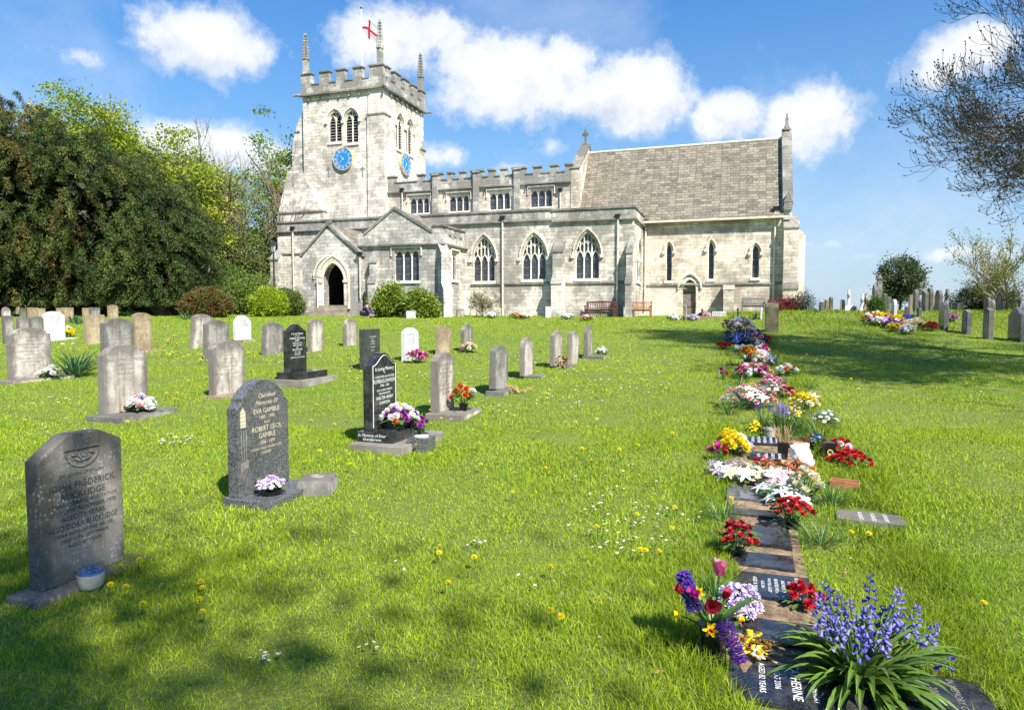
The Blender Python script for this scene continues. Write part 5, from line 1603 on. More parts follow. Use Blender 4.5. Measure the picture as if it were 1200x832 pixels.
yg = [(.34, .44, .02), (.24, .36, .02), (.40, .48, .03)]
dg = [(.08, .15, .02), (.11, .19, .025), (.06, .12, .02)]
bush(244, 367, 50, 30, 'rounded clipped shrub, green at the left and coppery red at the right', [(.18, .08, .035), (.14, .13, .03), (.20, .11, .04), (.12, .17, .03), (.12, .17, .03)], 51, 330, 80, .10, Y=37.6, name='clipped_shrub')
bush(316, 366, 38, 31, 'bright yellow-green clipped round bush behind the lamp post', yg, 52, 260, 80, .09, Y=39.5, name='clipped_shrub')
bush(343, 366, 26, 26, 'small mottled green bush tight against the left wall of the porch', [(.15, .22, .04), (.25, .30, .08), (.08, .15, .03)], 53, 220, 80, .08, Y=41.2, name='clipped_shrub')
bush(333, 366, 30, 30, 'darker green clipped bush between the yellow bush and the porch', dg, 54, 220, 70, .09, Y=43.4, name='clipped_shrub')
bush(457, 367, 29, 30, 'glossy green laurel bush, left of the two under the chapel window', [(.20, .30, .03), (.12, .2, .02), (.26, .34, .04)], 55, 190, 45, .16, Y=38.2, clump=.18, lump=.2)
bush(494, 367, 31, 26, 'lower glossy green laurel bush, right of the two under the chapel window', [(.22, .31, .03), (.13, .21, .02), (.27, .34, .05)], 56, 190, 45, .15, Y=37.4, clump=.18, lump=.2)
bush(918, 367, 32, 14, 'low crimson-leaved shrub at the foot of the chancel east end', [(.25, .04, .05), (.32, .07, .07), (.16, .04, .04)], 57, 120, 60, .07, Y=33.8)
bush(939, 367, 22, 19, 'dark straggling shrub at the chancel corner', [(.07, .09, .05), (.14, .09, .09), (.05, .08, .03)], 58, 90, 30, .08, Y=33.6, clump=.16, lump=.3)
bush(1056, 366, 14, 16, 'small dark green clipped bush left of the bluish headstone', dg, 59, 90, 40, .07, Y=27.5).location.x -= 1.05
P = at(566, 38.6)
r = empty('climbing_shrub', P); tag(r, 'thin wispy shrub trained on the aisle wall between window and chapel', 'shrub')
mb = MB(); rng = np.random.default_rng(60); tips = []
for k in range(3): branches(mb, Vector((0, 0, -.1)), Vector((.35 * (k - 1), -.1, 1)), .7, .03, 3, rng, .6, .15, 5, tips=tips, minr=.008)
mb.build('stems', M['bark_pale'], r)
C = np.array([tuple(q[0]) for q in tips]).repeat(3, 0) + RNG.normal(size=(len(tips) * 3, 3)) * .06
leaves(C, sphere_dirs(len(C)), .09, .05, pal(len(C), [(.25, .22, .10), (.14, .2, .05), (.35, .25, .18)], .3), M['leaf'], 'foliage', r)
# shade hedge behind the graves and green undergrowth
for i, (px, Y, rx, h, lab, cols) in enumerate([(262, 47, 1.9, 3.2, 'loose green undergrowth right of the yews', [(.10, .19, .03), (.15, .24, .04)]),
                                              (296, 46, 1.7, 2.5, 'loose bright undergrowth left of the yellow clipped bush', [(.14, .24, .04), (.20, .27, .06)]),
                                              (228, 47, 1.6, 2.6, 'dark undergrowth behind the coppery shrub', dg)]):
    B = at(px, Y); r = empty('undergrowth_bush', B); tag(r, lab, 'bush', 'undergrowth beside the churchyard wall')
    mb = MB(); rng = np.random.default_rng(70 + i)
    for k in range(5): branches(mb, Vector((0, 0, -.1)), Vector(rng.normal(size=3) * .5 + np.array([0, 0, 1])), h * .5, .05, 2, rng, .6, .1, 5, minr=.01)
    mb.build('stems', M['bark'], r)
    crown(r, (0, 0, h * .5), (rx, 1.2, h * .52), 170, 60, .13, cols, 'leaf', seed=70 + i, clump=.3, shell=.3, aspect=.6, zmin=.05)
B = at(-60, 62)
r = empty('tree_belt', at(120, 60)); tag(r, 'dark belt of woodland closing the view behind the yews', 'woodland', None, 'stuff')
rng = np.random.default_rng(75)
C = np.stack([rng.uniform(-24, 13, 9000), rng.uniform(-1.5, 1.5, 9000), rng.uniform(-1, 7.5, 9000) * rng.uniform(.5, 1, 9000)], 1)
leaves(C, sphere_dirs(len(C), rng), 1.0, .7, pal(len(C), [(.03, .05, .015), (.05, .08, .02), (.07, .10, .03)], .3, rng), M['leaf'], 'foliage', r, rng=rng)

# right side: round evergreen, willow-like bush, low dark bush, small shrubs
B = at(1053.5, 36); r = tree_root('holly_tree', B, 'round-headed dark evergreen standing among the skyline graves on the right', None)
mb = MB(); rng = np.random.default_rng(81); branches(mb, Vector((0, 0, -.2)), Vector((0, 0, 1)), 1.0, .09, 3, rng, .7, .2, 6); mb.build('trunk', M['bark'], r)
crown(r, (0, 0, 1.72), (1.12, 1.05, 1.25), 210, 48, .13, [(.07, .11, .035), (.10, .14, .05), (.05, .08, .03), (.14, .17, .08)], 'leaf', seed=81, clump=.16, shell=.35, aspect=.55, lump=.12)
B = at(1196, 33); r = tree_root('willow_tree', B, 'many-stemmed budding willow rising at the right edge of the skyline', None)
mb = MB(); rng = np.random.default_rng(82); tips = []
for k in range(11):
    a = k * .62; branches(mb, Vector((math.cos(a) * .5, math.sin(a) * .4, -.2)), Vector((math.cos(a) * .75, math.sin(a) * .5, 1)), 2.0, .06, 3, rng, .42, .12, 4, tips=tips, minr=.009, kids=(2, 3), wob=.12)
mb.build('stems', M['bark_pale'], r)
C = np.array([tuple(q[0]) for q in tips]).repeat(6, 0) + RNG.normal(size=(len(tips) * 6, 3)) * .10
leaves(C, sphere_dirs(len(C)), .09, .055, pal(len(C), [(.26, .27, .05), (.2, .22, .05), (.3, .26, .08)], .3), M['leaf'], 'young_leaves', r)
bush(1143, 366, 36, 28, 'low dome-shaped dark bush behind the dark pair of stones', [(.06, .075, .03), (.09, .09, .03), (.14, .14, .03)], 83, 200, 60, .10, Y=37)
bush(1117, 366, 22, 20, 'small blue-green spiky shrub beside the ringed cross', [(.06, .10, .07), (.08, .13, .09)], 84, 60, 30, .10, Y=37, clump=.2, lump=.3)
bush(1172, 366, 40, 24, 'dark tangled shrub under the willow at the right', [(.07, .10, .03), (.12, .15, .04)], 85, 160, 40, .10, Y=37.5, clump=.2, lump=.3)

# the big bare tree whose boughs come in from the right
def bough_tree():
    rng = np.random.default_rng(92)
    B = Vector((14.6, 12.9, g(14.6, 12.9)))
    r = tree_root('horse_chestnut', B, 'large budding tree whose bare arching twigs hang in at the upper right', None)
    mb = MB(); tips = []
    mb.tube([(0, 0, -.3), (.1, 0, 1.5), (0, .1, 3.5), (.1, 0, 6), (0, 0, 12)], [.5, .4, .34, .26, .10], 10)
    def twig(P, d, L, r, lev):
        n = 7; pts = [P.copy()]; rs = [r]; kids_ = []
        for i in range(n):
            f = i / n
            bend = (-.16 if lev >= 2 else .02) * (1 - f) + (.12 + .10 * (2 - min(lev, 2))) * f
            d = (d + Vector(rng.normal(size=3)) * .11 + Vector((0, 0, bend))).normalized()
            P = P + d * L / n; pts.append(P.copy()); rs.append(max(.0048, r * (1 - .75 * (i + 1) / n)))
            if lev > 0 and i >= 1: kids_.append((P.copy(), d.copy(), rs[-1], f))
        mb.tube(pts, rs, 4 if lev > 1 else 3)
        tips.append((pts[-1], d.copy()))
        if lev == 0: return
        for (q, dd, rq, f) in kids_:
            for _ in range(2 if (lev == 1 or rng.random() < .45) else 1):
                ax = Vector(rng.normal(size=3)); ax = (ax - ax.dot(dd) * dd).normalized()
                twig(q, (dd + ax * rng.uniform(.5, 1.0)).normalized(), L * rng.uniform(.36, .60) * (1.15 - .4 * f), max(.0055, rq * .62), lev - 1)
    for k in range(29):
        z = 3.7 + 8.0 * k / 28; a = PI + rng.uniform(-1.2, 1.0)
        if k % 5 == 4: a += PI
        L = (4.5 if z < 6.5 else 4.4 - (z - 6.5) * .1) * rng.uniform(.8, 1.08)
        twig(Vector((0, 0, z)), Vector((math.cos(a), math.sin(a), .42 if z > 4.5 else .3)), L, .06, 3)
    mb.build('trunk', M['bark'], r)
    C = np.array([tuple(q[0]) for q in tips]); D = np.array([tuple(q[1]) for q in tips])
    k = RNG.random(len(C)) < .8; C, D = C[k], D[k]
    D[:, 2] += .5
    leaves(C.repeat(2, 0), D.repeat(2, 0) + RNG.normal(size=(len(C) * 2, 3)) * .5, .065, .032, pal(len(C) * 2, [(.13, .10, .03), (.10, .07, .03), (.16, .15, .05)], .3), M['leaf'], 'opening_buds', r)
    return r


bough_tree()
# trees behind the viewpoint: their shade falls across the lower left of the lawn
def shade_tree(x, y, zc, rad, n, seed, label):
    B = Vector((x, y, g(x, y))); r = tree_root('broadleaf_tree', B, label, 'trees behind the viewpoint')
    mb = MB(); rng = np.random.default_rng(seed); branches(mb, Vector((0, 0, -.3)), Vector((0, 0, 1)), zc * .36, .14, 2, rng, .5, .2, 6); mb.build('trunk', M['bark'], r)
    crown(r, (0, 0, zc), rad, n, 60, .16, dg, 'leaf', seed=seed, clump=.42, shell=.1, aspect=.6, lump=.35)


shade_tree(3.6, -7.9, 12.0, (2.4, 2.4, 2.0), 100, 95, 'tall leafy tree behind the viewpoint, its shade dappling the near lawn')
shade_tree(2.3, -6.9, 12.0, (1.9, 2.2, 1.9), 110, 96, 'second tall leafy tree behind the viewpoint, left of the other')
shade_tree(11.6, 6.3, 9.0, (2.5, 1.5, 1.8), 60, 97, 'leafy tree beyond the right edge, shading the grass path')
shade_tree(14.2, 8.3, 9.0, (2.4, 1.6, 1.6), 70, 98, 'second leafy tree beyond the right edge, nearer the graves')
# ------------------------------------------------------------------ flowers
PC = {'red': (.62, .025, .03), 'crimson': (.42, .02, .04), 'pink': (.78, .22, .38), 'palepink': (.80, .50, .52), 'magenta': (.52, .03, .28), 'purple': (.22, .05, .40), 'violet': (.16, .10, .55),
      'lilac': (.58, .42, .72), 'white': (.84, .83, .80), 'cream': (.80, .72, .45), 'yellow': (.85, .68, .02), 'orange': (.78, .22, .03), 'blue': (.05, .12, .55), 'peach': (.80, .42, .22), 'brown': (.35, .16, .06), 'salmon': (.74, .30, .26)}
for k, v in PC.items(): M['pt_' + k] = leafmat('petal_' + k, v, .22, .55, False, .25, .18)
M['stem'] = leafmat('stem_green', (.07, .15, .025), .1, .5, False)
M['leafg'] = leafmat('flower_leaf', (.09, .19, .035), .25, .42, False, .5, .35)
M['leafb'] = leafmat('grey_leaf', (.12, .20, .12), .2, .5, False)
M['straw'] = leafmat('dry_stalk', (.48, .34, .16), .15, .8, False)
M['pot_black'] = simple('black_vase', (.012, .012, .012), .25, .2, 10)
M['pot_grey'] = simple('grey_pot', (.36, .36, .33), .7, .2, 20)
M['cello'] = simple('white_wrapping', (.82, .83, .86), .35, .06, 10)


def petal(mb, c, out, up, L, Wd, cup=.25, m=0, rows=3):
    """one cupped petal from c"""
    side = out.cross(up).normalized(); vs = []; fs = []
    for i in range(rows + 1):
        f = i / rows; wv = Wd * (.35 + .65 * math.sin(PI * min(1, f * .75 + .12))) * (1 if f < .99 else .62)
        p = c + out * (L * f) + up * (cup * L * f * f)
        vs += [p - side * wv / 2 + up * wv * .14, p, p + side * wv / 2 + up * wv * .14]
    for i in range(rows):
        q = i * 3; fs += [(q, q + 1, q + 4, q + 3), (q + 1, q + 2, q + 5, q + 4)]
    mb.add(vs, fs, m)


_bl = {}


def bloom_mesh(kind, colr, colr2=None):
    key = (kind, colr, colr2)
    if key in _bl: return _bl[key]
    mb = MB(); rr = random.Random(hash(kind) % 99 + len(_bl)); Z = Vector((0, 0, 1)); mats = [M['pt_' + colr], M['pt_' + (colr2 or colr)], M['stem']]
    def ring(n, el, L, Wd, z, cup, ph=0, m=0, r0=0.0):
        for k in range(n):
            a = 2 * PI * (k + ph) / n + rr.uniform(-.12, .12); e = el + rr.uniform(-.1, .1)
            o = Vector((math.cos(a) * math.cos(e), math.sin(a) * math.cos(e), math.sin(e))); u = Vector((-math.cos(a) * math.sin(e), -math.sin(a) * math.sin(e), math.cos(e)))
            petal(mb, Vector((math.cos(a) * r0, math.sin(a) * r0, z)), o, u, L * rr.uniform(.88, 1.1), Wd, cup, m)
    if kind == 'rose':
        ring(6, .15, .034, .032, 0, .35); ring(6, .55, .032, .028, .004, .3, .5); ring(5, .95, .030, .024, .006, .1, .2, 1); ring(4, 1.3, .028, .018, .008, 0, .3)
    elif kind == 'carnation':
        for j, (n, e, L) in enumerate(((9, .05, .034), (9, .45, .035), (8, .8, .034), (6, 1.15, .034), (3, 1.45, .032))): ring(n, e, L, .018, j * .002, -.1, j * .4, j % 2)
    elif kind == 'daisy':
        ring(13, .12, .030, .010, .003, .05); mb.lathe([(.009, .002), (.009, .006), (.004, .009), (.001, .0095)], 8, m=1)
    elif kind == 'mum':
        for j, (n, e, L) in enumerate(((14, 0, .045), (13, .35, .044), (11, .7, .04), (8, 1.05, .034), (5, 1.4, .026))): ring(n, e, L, .012, j * .003, .25, j * .37, 0)
    elif kind == 'lily':
        ring(6, .45, .075, .03, -.01, -.35); ring(3, 1.2, .04, .004, 0, 0, .3, 1)
    elif kind == 'tulip':
        ring(3, 1.25, .058, .042, 0, -.18); ring(3, 1.3, .056, .040, .002, -.12, .5)
    elif kind == 'pansy':
        ring(5, .5, .024, .026, 0, .1); mb.lathe([(.006, 0), (.004, .004), (.001, .005)], 6, m=1)
    elif kind == 'daff':
        ring(6, .2, .036, .018, 0, 0); mb.lathe([(.008, 0), (.013, .026), (.011, .026), (.006, .004)], 10, m=1)
    elif kind == 'hyacinth':
        for j in range(15):
            for k in range(7):
                a = 2 * PI * (k + j * .37) / 7; z = j * .0088; r0 = .013 * (1 - j / 30)
                c = Vector((math.cos(a) * r0, math.sin(a) * r0, z))
                for q in range(4):
                    b = a + (q - 1.5) * .6; o = Vector((math.cos(b), math.sin(b), .25 + .3 * (q % 2))).normalized(); petal(mb, c + Vector((0, 0, rr.uniform(-.005, .005))), o, Vector((0, 0, 1)), .02 * rr.uniform(.8, 1.25), .010, -.35, q % 2, 2)
    elif kind == 'spike':   # lavender like / muscari
        for j in range(12):
            for k in range(4):
                a = 2 * PI * (k + j * .5) / 4; petal(mb, Vector((0, 0, j * .008)), Vector((math.cos(a), math.sin(a), .5)).normalized(), Z, .013 * (1 - j / 18), .008, -.2, (j + k) % 2, 2)
    me = mb.mesh('bloom_' + kind, mats); _bl[key] = me
    return me


def foliage(mb, R_, H, n, rng, L=(.06, .12), Wd=.02, m=0, z0=0.0):
    for _ in range(n):
        a = rng.uniform(0, 2 * PI); r0 = R_ * math.sqrt(rng.random()) * .75; z = z0 + H * rng.uniform(.05, .8)
        o = Vector((math.cos(a), math.sin(a), rng.uniform(-.1, 1.0))).normalized(); u = Vector((-o.x * .5, -o.y * .5, 1)).normalized()
        petal(mb, Vector((r0 * math.cos(a), r0 * math.sin(a), z)), o, u, rng.uniform(*L), Wd * rng.uniform(.7, 1.4), -.35, m)


_fs = [1000]


def bouquet(P, Rm, H, spec, n, label, pot=None, group=None, name='flower_bouquet', cat='flowers', leafd=1.0, size=1.0, lean=(0, 0), flat=False, leafmt='leafg', spread=None, keep=True):
    """spec: list of (kind, colour, colour2, weight). A dome of separate blooms over leaves, in a pot or laid on the grass"""
    _fs[0] += 1; rng = np.random.default_rng(_fs[0])
    root = empty(name, P, rng.uniform(0, 6)); tag(root, label, cat, group)
    pz = 0
    if pot:
        b = MB(); pr, ph = pot[1], pot[2]; pz = ph * .85
        if pot[0] == 'pot_square': b.frus(-pr, pr, -pr, pr, -.02, -pr * 1.15, pr * 1.15, -pr * 1.15, pr * 1.15, ph); b.build('pot', M[pot[3]], root, bevel=.004)
        else: b.lathe([(pr * .75, -.02), (pr, ph * .85), (pr * 1.1, ph * .86), (pr * 1.1, ph), (pr * .9, ph), (pr * .85, ph * .8)], 16); b.build('pot', M[pot[3]], root)
    f = MB(); foliage(f, Rm, H, int(26 * leafd), rng, (Rm * .35, Rm * .75), Rm * .22, 0, pz)
    heads = []
    w = np.array([q[3] for q in spec], float); w /= w.sum()
    for i in range(n):
        q = spec[rng.choice(len(spec), p=w)]
        # golden spiral on a dome
        t_ = (i + .5) / n; a = i * 2.399 + rng.uniform(-.2, .2); rr = Rm * math.sqrt(t_) * (1 if not flat else 1)
        z = pz + H * (1 - .62 * t_) * rng.uniform(.9, 1.06) if not flat else pz + H * rng.uniform(.5, 1)
        p = Vector((rr * math.cos(a), rr * math.sin(a), z))
        d = Vector((math.cos(a) * t_ ** .5 * .9 + rng.normal() * .15, math.sin(a) * t_ ** .5 * .9 + rng.normal() * .15, 1)).normalized()
        heads.append((q, p, d))
        f.tube([Vector((p.x * .25, p.y * .25, pz * .6)), Vector((p.x * .6, p.y * .6, pz + (z - pz) * .55)), p], .0028 * size, 3, 0)
    f.build('greenery', M[leafmt], root)
    for q, p, d in heads:
        o = link('bloom', bloom_mesh(q[0], q[1], q[2]), root, loc=p, rot=d.to_track_quat('Z', 'Y').to_euler(), scale=size * rng.uniform(.8, 1.15))
    root.rotation_euler = (R(lean[0]), R(lean[1]), root.rotation_euler[2])
    if keep: KEEP.append((P.x, P.y, Rm * .5))
    return root


GR = 'flowers laid along the row of flat graves'
def row(px, py, Rm, H, spec, n, label, **k):
    k.setdefault('group', GR); k['size'] = k.get('size', 1) * 1.22
    return bouquet(hit(px, py), Rm * 1.18, H * 1.15, spec, int(n * 1.3), label, **k)


# far to near, following the row
row(868, 391, .34, .42, [('carnation', 'pink', 'white', 1), ('mum', 'white', 'cream', 3), ('rose', 'yellow', 'orange', .5), ('rose', 'salmon', 'palepink', 1.4)], 46, 'tall mixed pink, white and yellow display at the far end of the flower row', size=1.7, leafd=2)
row(853, 396, .16, .34, [('rose', 'palepink', 'pink', 1), ('carnation', 'salmon', 'pink', 1)], 10, 'dark leafy pot with a few dusky pink blooms at the far left of the row', size=1.4, pot=('r', .10, .2, 'pot_black'), leafd=2)
row(884, 397, .22, .22, [('rose', 'crimson', 'red', 1), ('carnation', 'palepink', 'white', 1)], 18, 'small red and blush pink cluster below the white display', size=1.5, leafd=1)
row(868, 404, .36, .26, [('daisy', 'blue', 'blue', 3), ('spike', 'blue', 'violet', 3), ('spike', 'violet', 'lilac', 1)], 75, 'wide bank of bright blue forget-me-not flowers', size=1.7, leafd=2)
row(888, 405, .24, .26, [('carnation', 'magenta', 'pink', 1.2), ('carnation', 'palepink', 'yellow', 1), ('spike', 'violet', 'blue', 1.6)], 34, 'magenta and violet flowers right of the blue bank', size=1.5, leafd=1.5)
row(897, 405, .13, .24, [('rose', 'orange', 'yellow', 1), ('rose', 'crimson', 'red', 1)], 11, 'orange and dark red posy at the right of the violet flowers', size=1.5)
row(848, 409, .15, .12, [('rose', 'red', 'crimson', 1)], 10, 'low scarlet wreath left of the blue flowers', size=1.6, flat=True)
row(870, 412, .17, .12, [('mum', 'white', 'cream', 2), ('rose', 'palepink', 'salmon', 1)], 9, 'low white and blush spray in front of the blue bank', size=1.3, flat=True)
row(891, 410, .15, .18, [('daff', 'yellow', 'orange', 1), ('carnation', 'white', 'white', .5)], 10, 'yellow daffodil posy with a few white heads on the right side of the row', size=1.5)
row(876, 430, .17, .24, [('rose', 'yellow', 'orange', 1.2), ('rose', 'orange', 'brown', 1)], 17, 'yellow and orange chrysanthemums in a black square vase', size=1.3, pot=('pot_square', .05, .17, 'pot_black'))
row(888, 427, .22, .24, [('mum', 'white', 'white', 3), ('carnation', 'white', 'palepink', 1)], 28, 'big dome of white chrysanthemums in the middle of the row', size=1.45)
row(901, 428, .16, .15, [('spike', 'violet', 'blue', 1), ('daisy', 'lilac', 'white', .6)], 15, 'low tuft of purple and grey-blue flowers right of the white dome', size=1.4, leafmt='leafb')
row(885, 441, .24, .20, [('carnation', 'magenta', 'pink', 1), ('rose', 'peach', 'salmon', 1.4), ('rose', 'palepink', 'cream', 1.4), ('daisy', 'lilac', 'yellow', 1)], 36, 'mixed peach, pink and lilac blooms spreading below the white dome', size=1.25, leafd=1)
row(922, 441, .16, .18, [('mum', 'white', 'white', 1.5), ('rose', 'orange', 'red', .5), ('rose', 'white', 'cream', 1)], 10, 'white and orange flowers in a dark green holder, off to the right of the row', size=1.4, leafd=2)
row(847, 445, .07, .17, [('spike', 'violet', 'lilac', 1.4), ('rose', 'crimson', 'red', .6)], 6, 'tiny violet and red posy standing alone left of the row', size=1.2)
row(905, 462, .16, .24, [('carnation', 'magenta', 'purple', 1), ('carnation', 'pink', 'palepink', 1)], 18, 'bunch of magenta and pink carnations on tall stems', size=1.1)
row(922, 467, .13, .12, [('rose', 'crimson', 'red', 1.2), ('rose', 'salmon', 'peach', .8)], 10, 'dark red and salmon posy on the right side of the row', size=1.1)
row(877, 478, .30, .26, [('rose', 'palepink', 'salmon', 1.4), ('lily', 'white', 'cream', 1), ('carnation', 'salmon', 'palepink', 1)], 38, 'loose spray of dusty pink and white flowers with bare stems showing', size=.95, leafmt='leafb', leafd=.8)
row(941, 482, .15, .20, [('mum', 'yellow', 'cream', 1.5), ('mum', 'cream', 'yellow', .8)], 13, 'pale yellow chrysanthemums at the right, beside the grape hyacinths', size=1.0)
row(966, 501, .12, .17, [('daisy', 'white', 'cream', 1), ('carnation', 'white', 'white', .4)], 14, 'small white flowers over dark leaves at the far right of the row', size=.8, leafd=2, leafmt='leafb')
row(885, 506, .05, .09, [('daff', 'yellow', 'yellow', 1)], 6, 'little cluster of yellow daffodil heads above the striped plaques', size=1.1)
row(857, 534, .12, .20, [('mum', 'yellow', 'orange', 1)], 15, 'golden yellow chrysanthemum bunch at the left of the row', size=.95)
row(867, 533, .09, .16, [('mum', 'white', 'white', 1)], 7, 'white chrysanthemum bunch touching the golden yellow one', size=.95)
row(842, 541, .06, .13, [('tulip', 'magenta', 'pink', 1), ('tulip', 'crimson', 'red', .6)], 5, 'few closed magenta tulips hanging at the left edge of the row', size=.8, leafd=1.5)
row(848, 556, .12, .08, [('lily', 'lilac', 'white', 1), ('lily', 'white', 'cream', .6)], 11, 'lilac and white lilies lying at the left of the row', size=.7, flat=True)
row(867, 563, .18, .10, [('lily', 'white', 'yellow', 2), ('lily', 'cream', 'orange', 1)], 17, 'spray of open white lilies with yellow throats lying on a plaque', size=.75, flat=True, leafd=1.4)
row(892, 553, .06, .10, [('rose', 'red', 'crimson', 2), ('carnation', 'palepink', 'red', 1)], 6, 'small red bunch between the white lilies and the striped plaques', size=.8)
row(913, 572, .13, .13, [('lily', 'palepink', 'white', 2), ('lily', 'white', 'palepink', 1)], 12, 'pale pink lilies in the middle of the near group', size=.85, leafd=1)
row(922, 560, .18, .10, [('rose', 'brown', 'orange', 1), ('rose', 'peach', 'orange', 1)], 15, 'faded brown and orange roses laid across the row', size=.9, flat=True, leafmt='straw')
row(921, 592, .13, .12, [('lily', 'white', 'cream', 1)], 7, 'white lily heads low over the dark plaque', size=.8, leafd=1.2)
row(943, 590, .11, .22, [('rose', 'cream', 'white', 1)], 8, 'cream rose buds on tall stems wrapped in clear film', size=1.15, leafd=1.5, leafmt='leafb')
row(996, 548, .15, .12, [('rose', 'red', 'crimson', 1)], 17, 'lower mound of red roses at the right end of the row', size=.85)
row(984, 536, .12, .15, [('rose', 'red', 'crimson', 1), ('carnation', 'white', 'palepink', .8)], 15, 'red and white bunch behind the lower red mound', size=.8)
row(928, 620, .105, .13, [('rose', 'red', 'salmon', 1), ('rose', 'crimson', 'salmon', .6)], 18, 'round bunch of red roses in the centre of the near row', size=.75, pot=('r', .045, .07, 'pot_black'), leafd=1.3)
row(864, 652, .088, .14, [('rose', 'red', 'salmon', 1), ('rose', 'crimson', 'salmon', .6)], 17, 'round bunch of red roses at the left edge of the near plaques', size=.7, pot=('r', .045, .05, 'pot_black'), leafd=2)
row(942, 712, .075, .10, [('carnation', 'red', 'crimson', 1)], 9, 'small red silk flowers peeping out left of the bluebells', size=.75)
row(865, 722, .085, .13, [('pansy', 'lilac', 'white', 1), ('carnation', 'white', 'lilac', 1), ('carnation', 'lilac', 'white', .8)], 30, 'dense lilac and white flower head beside the tulips', size=.75, leafd=1.6)
row(878, 764, .085, .035, [('daff', 'cream', 'yellow', 1), ('daff', 'yellow', 'brown', .8)], 9, 'wilted yellow daffodils lying below the lilac flowers', size=.9, flat=True, leafmt='straw')

row(893, 416, .14, .20, [('carnation', 'pink', 'magenta', 1), ('mum', 'white', 'white', .6)], 12, 'pink and white bunch between the yellow daffodils and the white dome', size=1.3, leafd=1.5)
row(872, 444, .14, .22, [('mum', 'white', 'lilac', 1), ('carnation', 'magenta', 'pink', 1)], 12, 'white and magenta bunch left of the mixed peach blooms', size=1.2, leafd=1.5)
row(900, 470, .16, .26, [('rose', 'salmon', 'cream', 1), ('daisy', 'white', 'yellow', 1)], 16, 'salmon roses and small daisies behind the grape hyacinths', size=1.0, leafd=2, leafmt='leafb')
row(951, 470, .10, .10, [('lily', 'cream', 'peach', 1)], 3, 'single cream lilies lying in the long grass right of the row', size=1.1, flat=True)
row(930, 494, .12, .15, [('daff', 'yellow', 'cream', 1), ('spike', 'lilac', 'violet', 1)], 14, 'yellow primroses mixed through the grape hyacinth leaves', size=.9, leafd=2)
row(957, 528, .10, .14, [('daisy', 'blue', 'white', 1), ('rose', 'crimson', 'red', .6)], 11, 'turquoise and red flowers above the looped black vase', size=.8, leafd=2)
row(897, 580, .07, .07, [('lily', 'white', 'lilac', 1)], 4, 'pair of lilac-white lilies fallen on the soil-covered plaque', size=.7, flat=True)

# tulip and hyacinth vase at the near left of the row
P = hit(836, 766); root = empty('flower_vase', P, 0); tag(root, 'near vase of pink tulips and violet hyacinths leaning left over the grass', 'flowers', GR); root.scale = (1.4, 1.4, 1.32)
b = MB(); b.lathe([(.03, -.02), (.045, .09), (.05, .1), (.04, .1)], 14); b.build('pot', M['pot_black'], root)
f = MB(); rng = np.random.default_rng(5)
for k in range(16):
    a = k * 2.4; o = Vector((math.cos(a) * .55, math.sin(a) * .55, 1)).normalized(); petal(f, Vector((.01 * math.cos(a), .01 * math.sin(a), .08)), o, Vector((-o.x, -o.y, .6)).normalized(), rng.uniform(.10, .18), .028, -.25, 0, 5)
hd = [('tulip', 'pink', 'palepink', (.012, -.01, .275), (.05, 0, 1), 1.0), ('tulip', 'crimson', 'palepink', (-.032, -.06, .19), (-.1, -.9, .5), 1.0), ('tulip', 'magenta', 'crimson', (-.06, -.02, .205), (-.6, 0, .8), .7), ('tulip', 'crimson', 'red', (.022, -.03, .205), (.3, -.2, 1), .6),
      ('tulip', 'crimson', 'red', (-.10, 0, .215), (-.8, 0, .6), .55), ('hyacinth', 'violet', 'purple', (-.055, .02, .15), (-.35, .1, 1), 1.0), ('hyacinth', 'violet', 'purple', (.005, -.075, .15), (.35, -.55, -.95), 1.0), ('daff', 'yellow', 'yellow', (-.12, -.02, .15), (-.9, -.3, .2), .8),
      ('daff', 'yellow', 'orange', (-.03, -.07, .12), (-.3, -1, .1), .7), ('daff', 'yellow', 'orange', (-.05, 0, .21), (-.3, -.6, .6), .6), ('daff', 'orange', 'yellow', (.07, -.02, .13), (.8, -.3, .3), .7)]
for kd, c1, c2, p, d, s_ in hd: f.tube([(0, 0, .06), (p[0] * .5, p[1] * .5, .06 + (p[2] - .06) * .6), p], .003, 4)
f.tube([(.01, -.095, .17), (.005, -.10, -.05)], .0022, 4)
f.build('greenery', M['leafg'], root)
for kd, c1, c2, p, d, s_ in hd: link('bloom', bloom_mesh(kd, c1, c2), root, loc=p, rot=Vector(d).to_track_quat('Z', 'Y').to_euler(), scale=s_)
KEEP.append((P.x, P.y, .10))


# bluebell clump
def strap_leaves(mb, n, rng, L, Wd, spread=(.35, 1.2), r0=.05, m=0, droop=1.0):
    for k in range(n):
        a = rng.uniform(0, 2 * PI); e = rng.uniform(*spread); l = rng.uniform(*L); w = Wd * rng.uniform(.7, 1.2)
        o = Vector((math.cos(a), math.sin(a), 0)); s = Vector((-math.sin(a), math.cos(a), 0)); p = o * r0 * rng.random() + Vector((0, 0, 0.0)); ang = e
        vs = []; N_ = 8
        for i in range(N_ + 1):
            f = i / N_; wv = w * (.5 + .5 * math.sin(PI * min(1, f * .8 + .15))) * (1 - f ** 5)
            up = Vector((-o.x * math.sin(ang), -o.y * math.sin(ang), math.cos(ang)))
            if wv < .0004: wv = .0004
            vs += [p - s * wv / 2 + up * wv * .28, p.copy(), p + s * wv / 2 + up * wv * .28]
            p = p + (o * math.cos(ang) + Vector((0, 0, math.sin(ang)))) * l / N_
            ang -= droop * (1.5 / N_) * (.3 + f * 1.2)
            if p.z < .004: p.z = .004; ang = max(ang, 0)
        fs = []
        for i in range(N_): q = i * 3; fs += [(q, q + 1, q + 4, q + 3), (q + 1, q + 2, q + 5, q + 4)]
        mb.add(vs, fs, m)


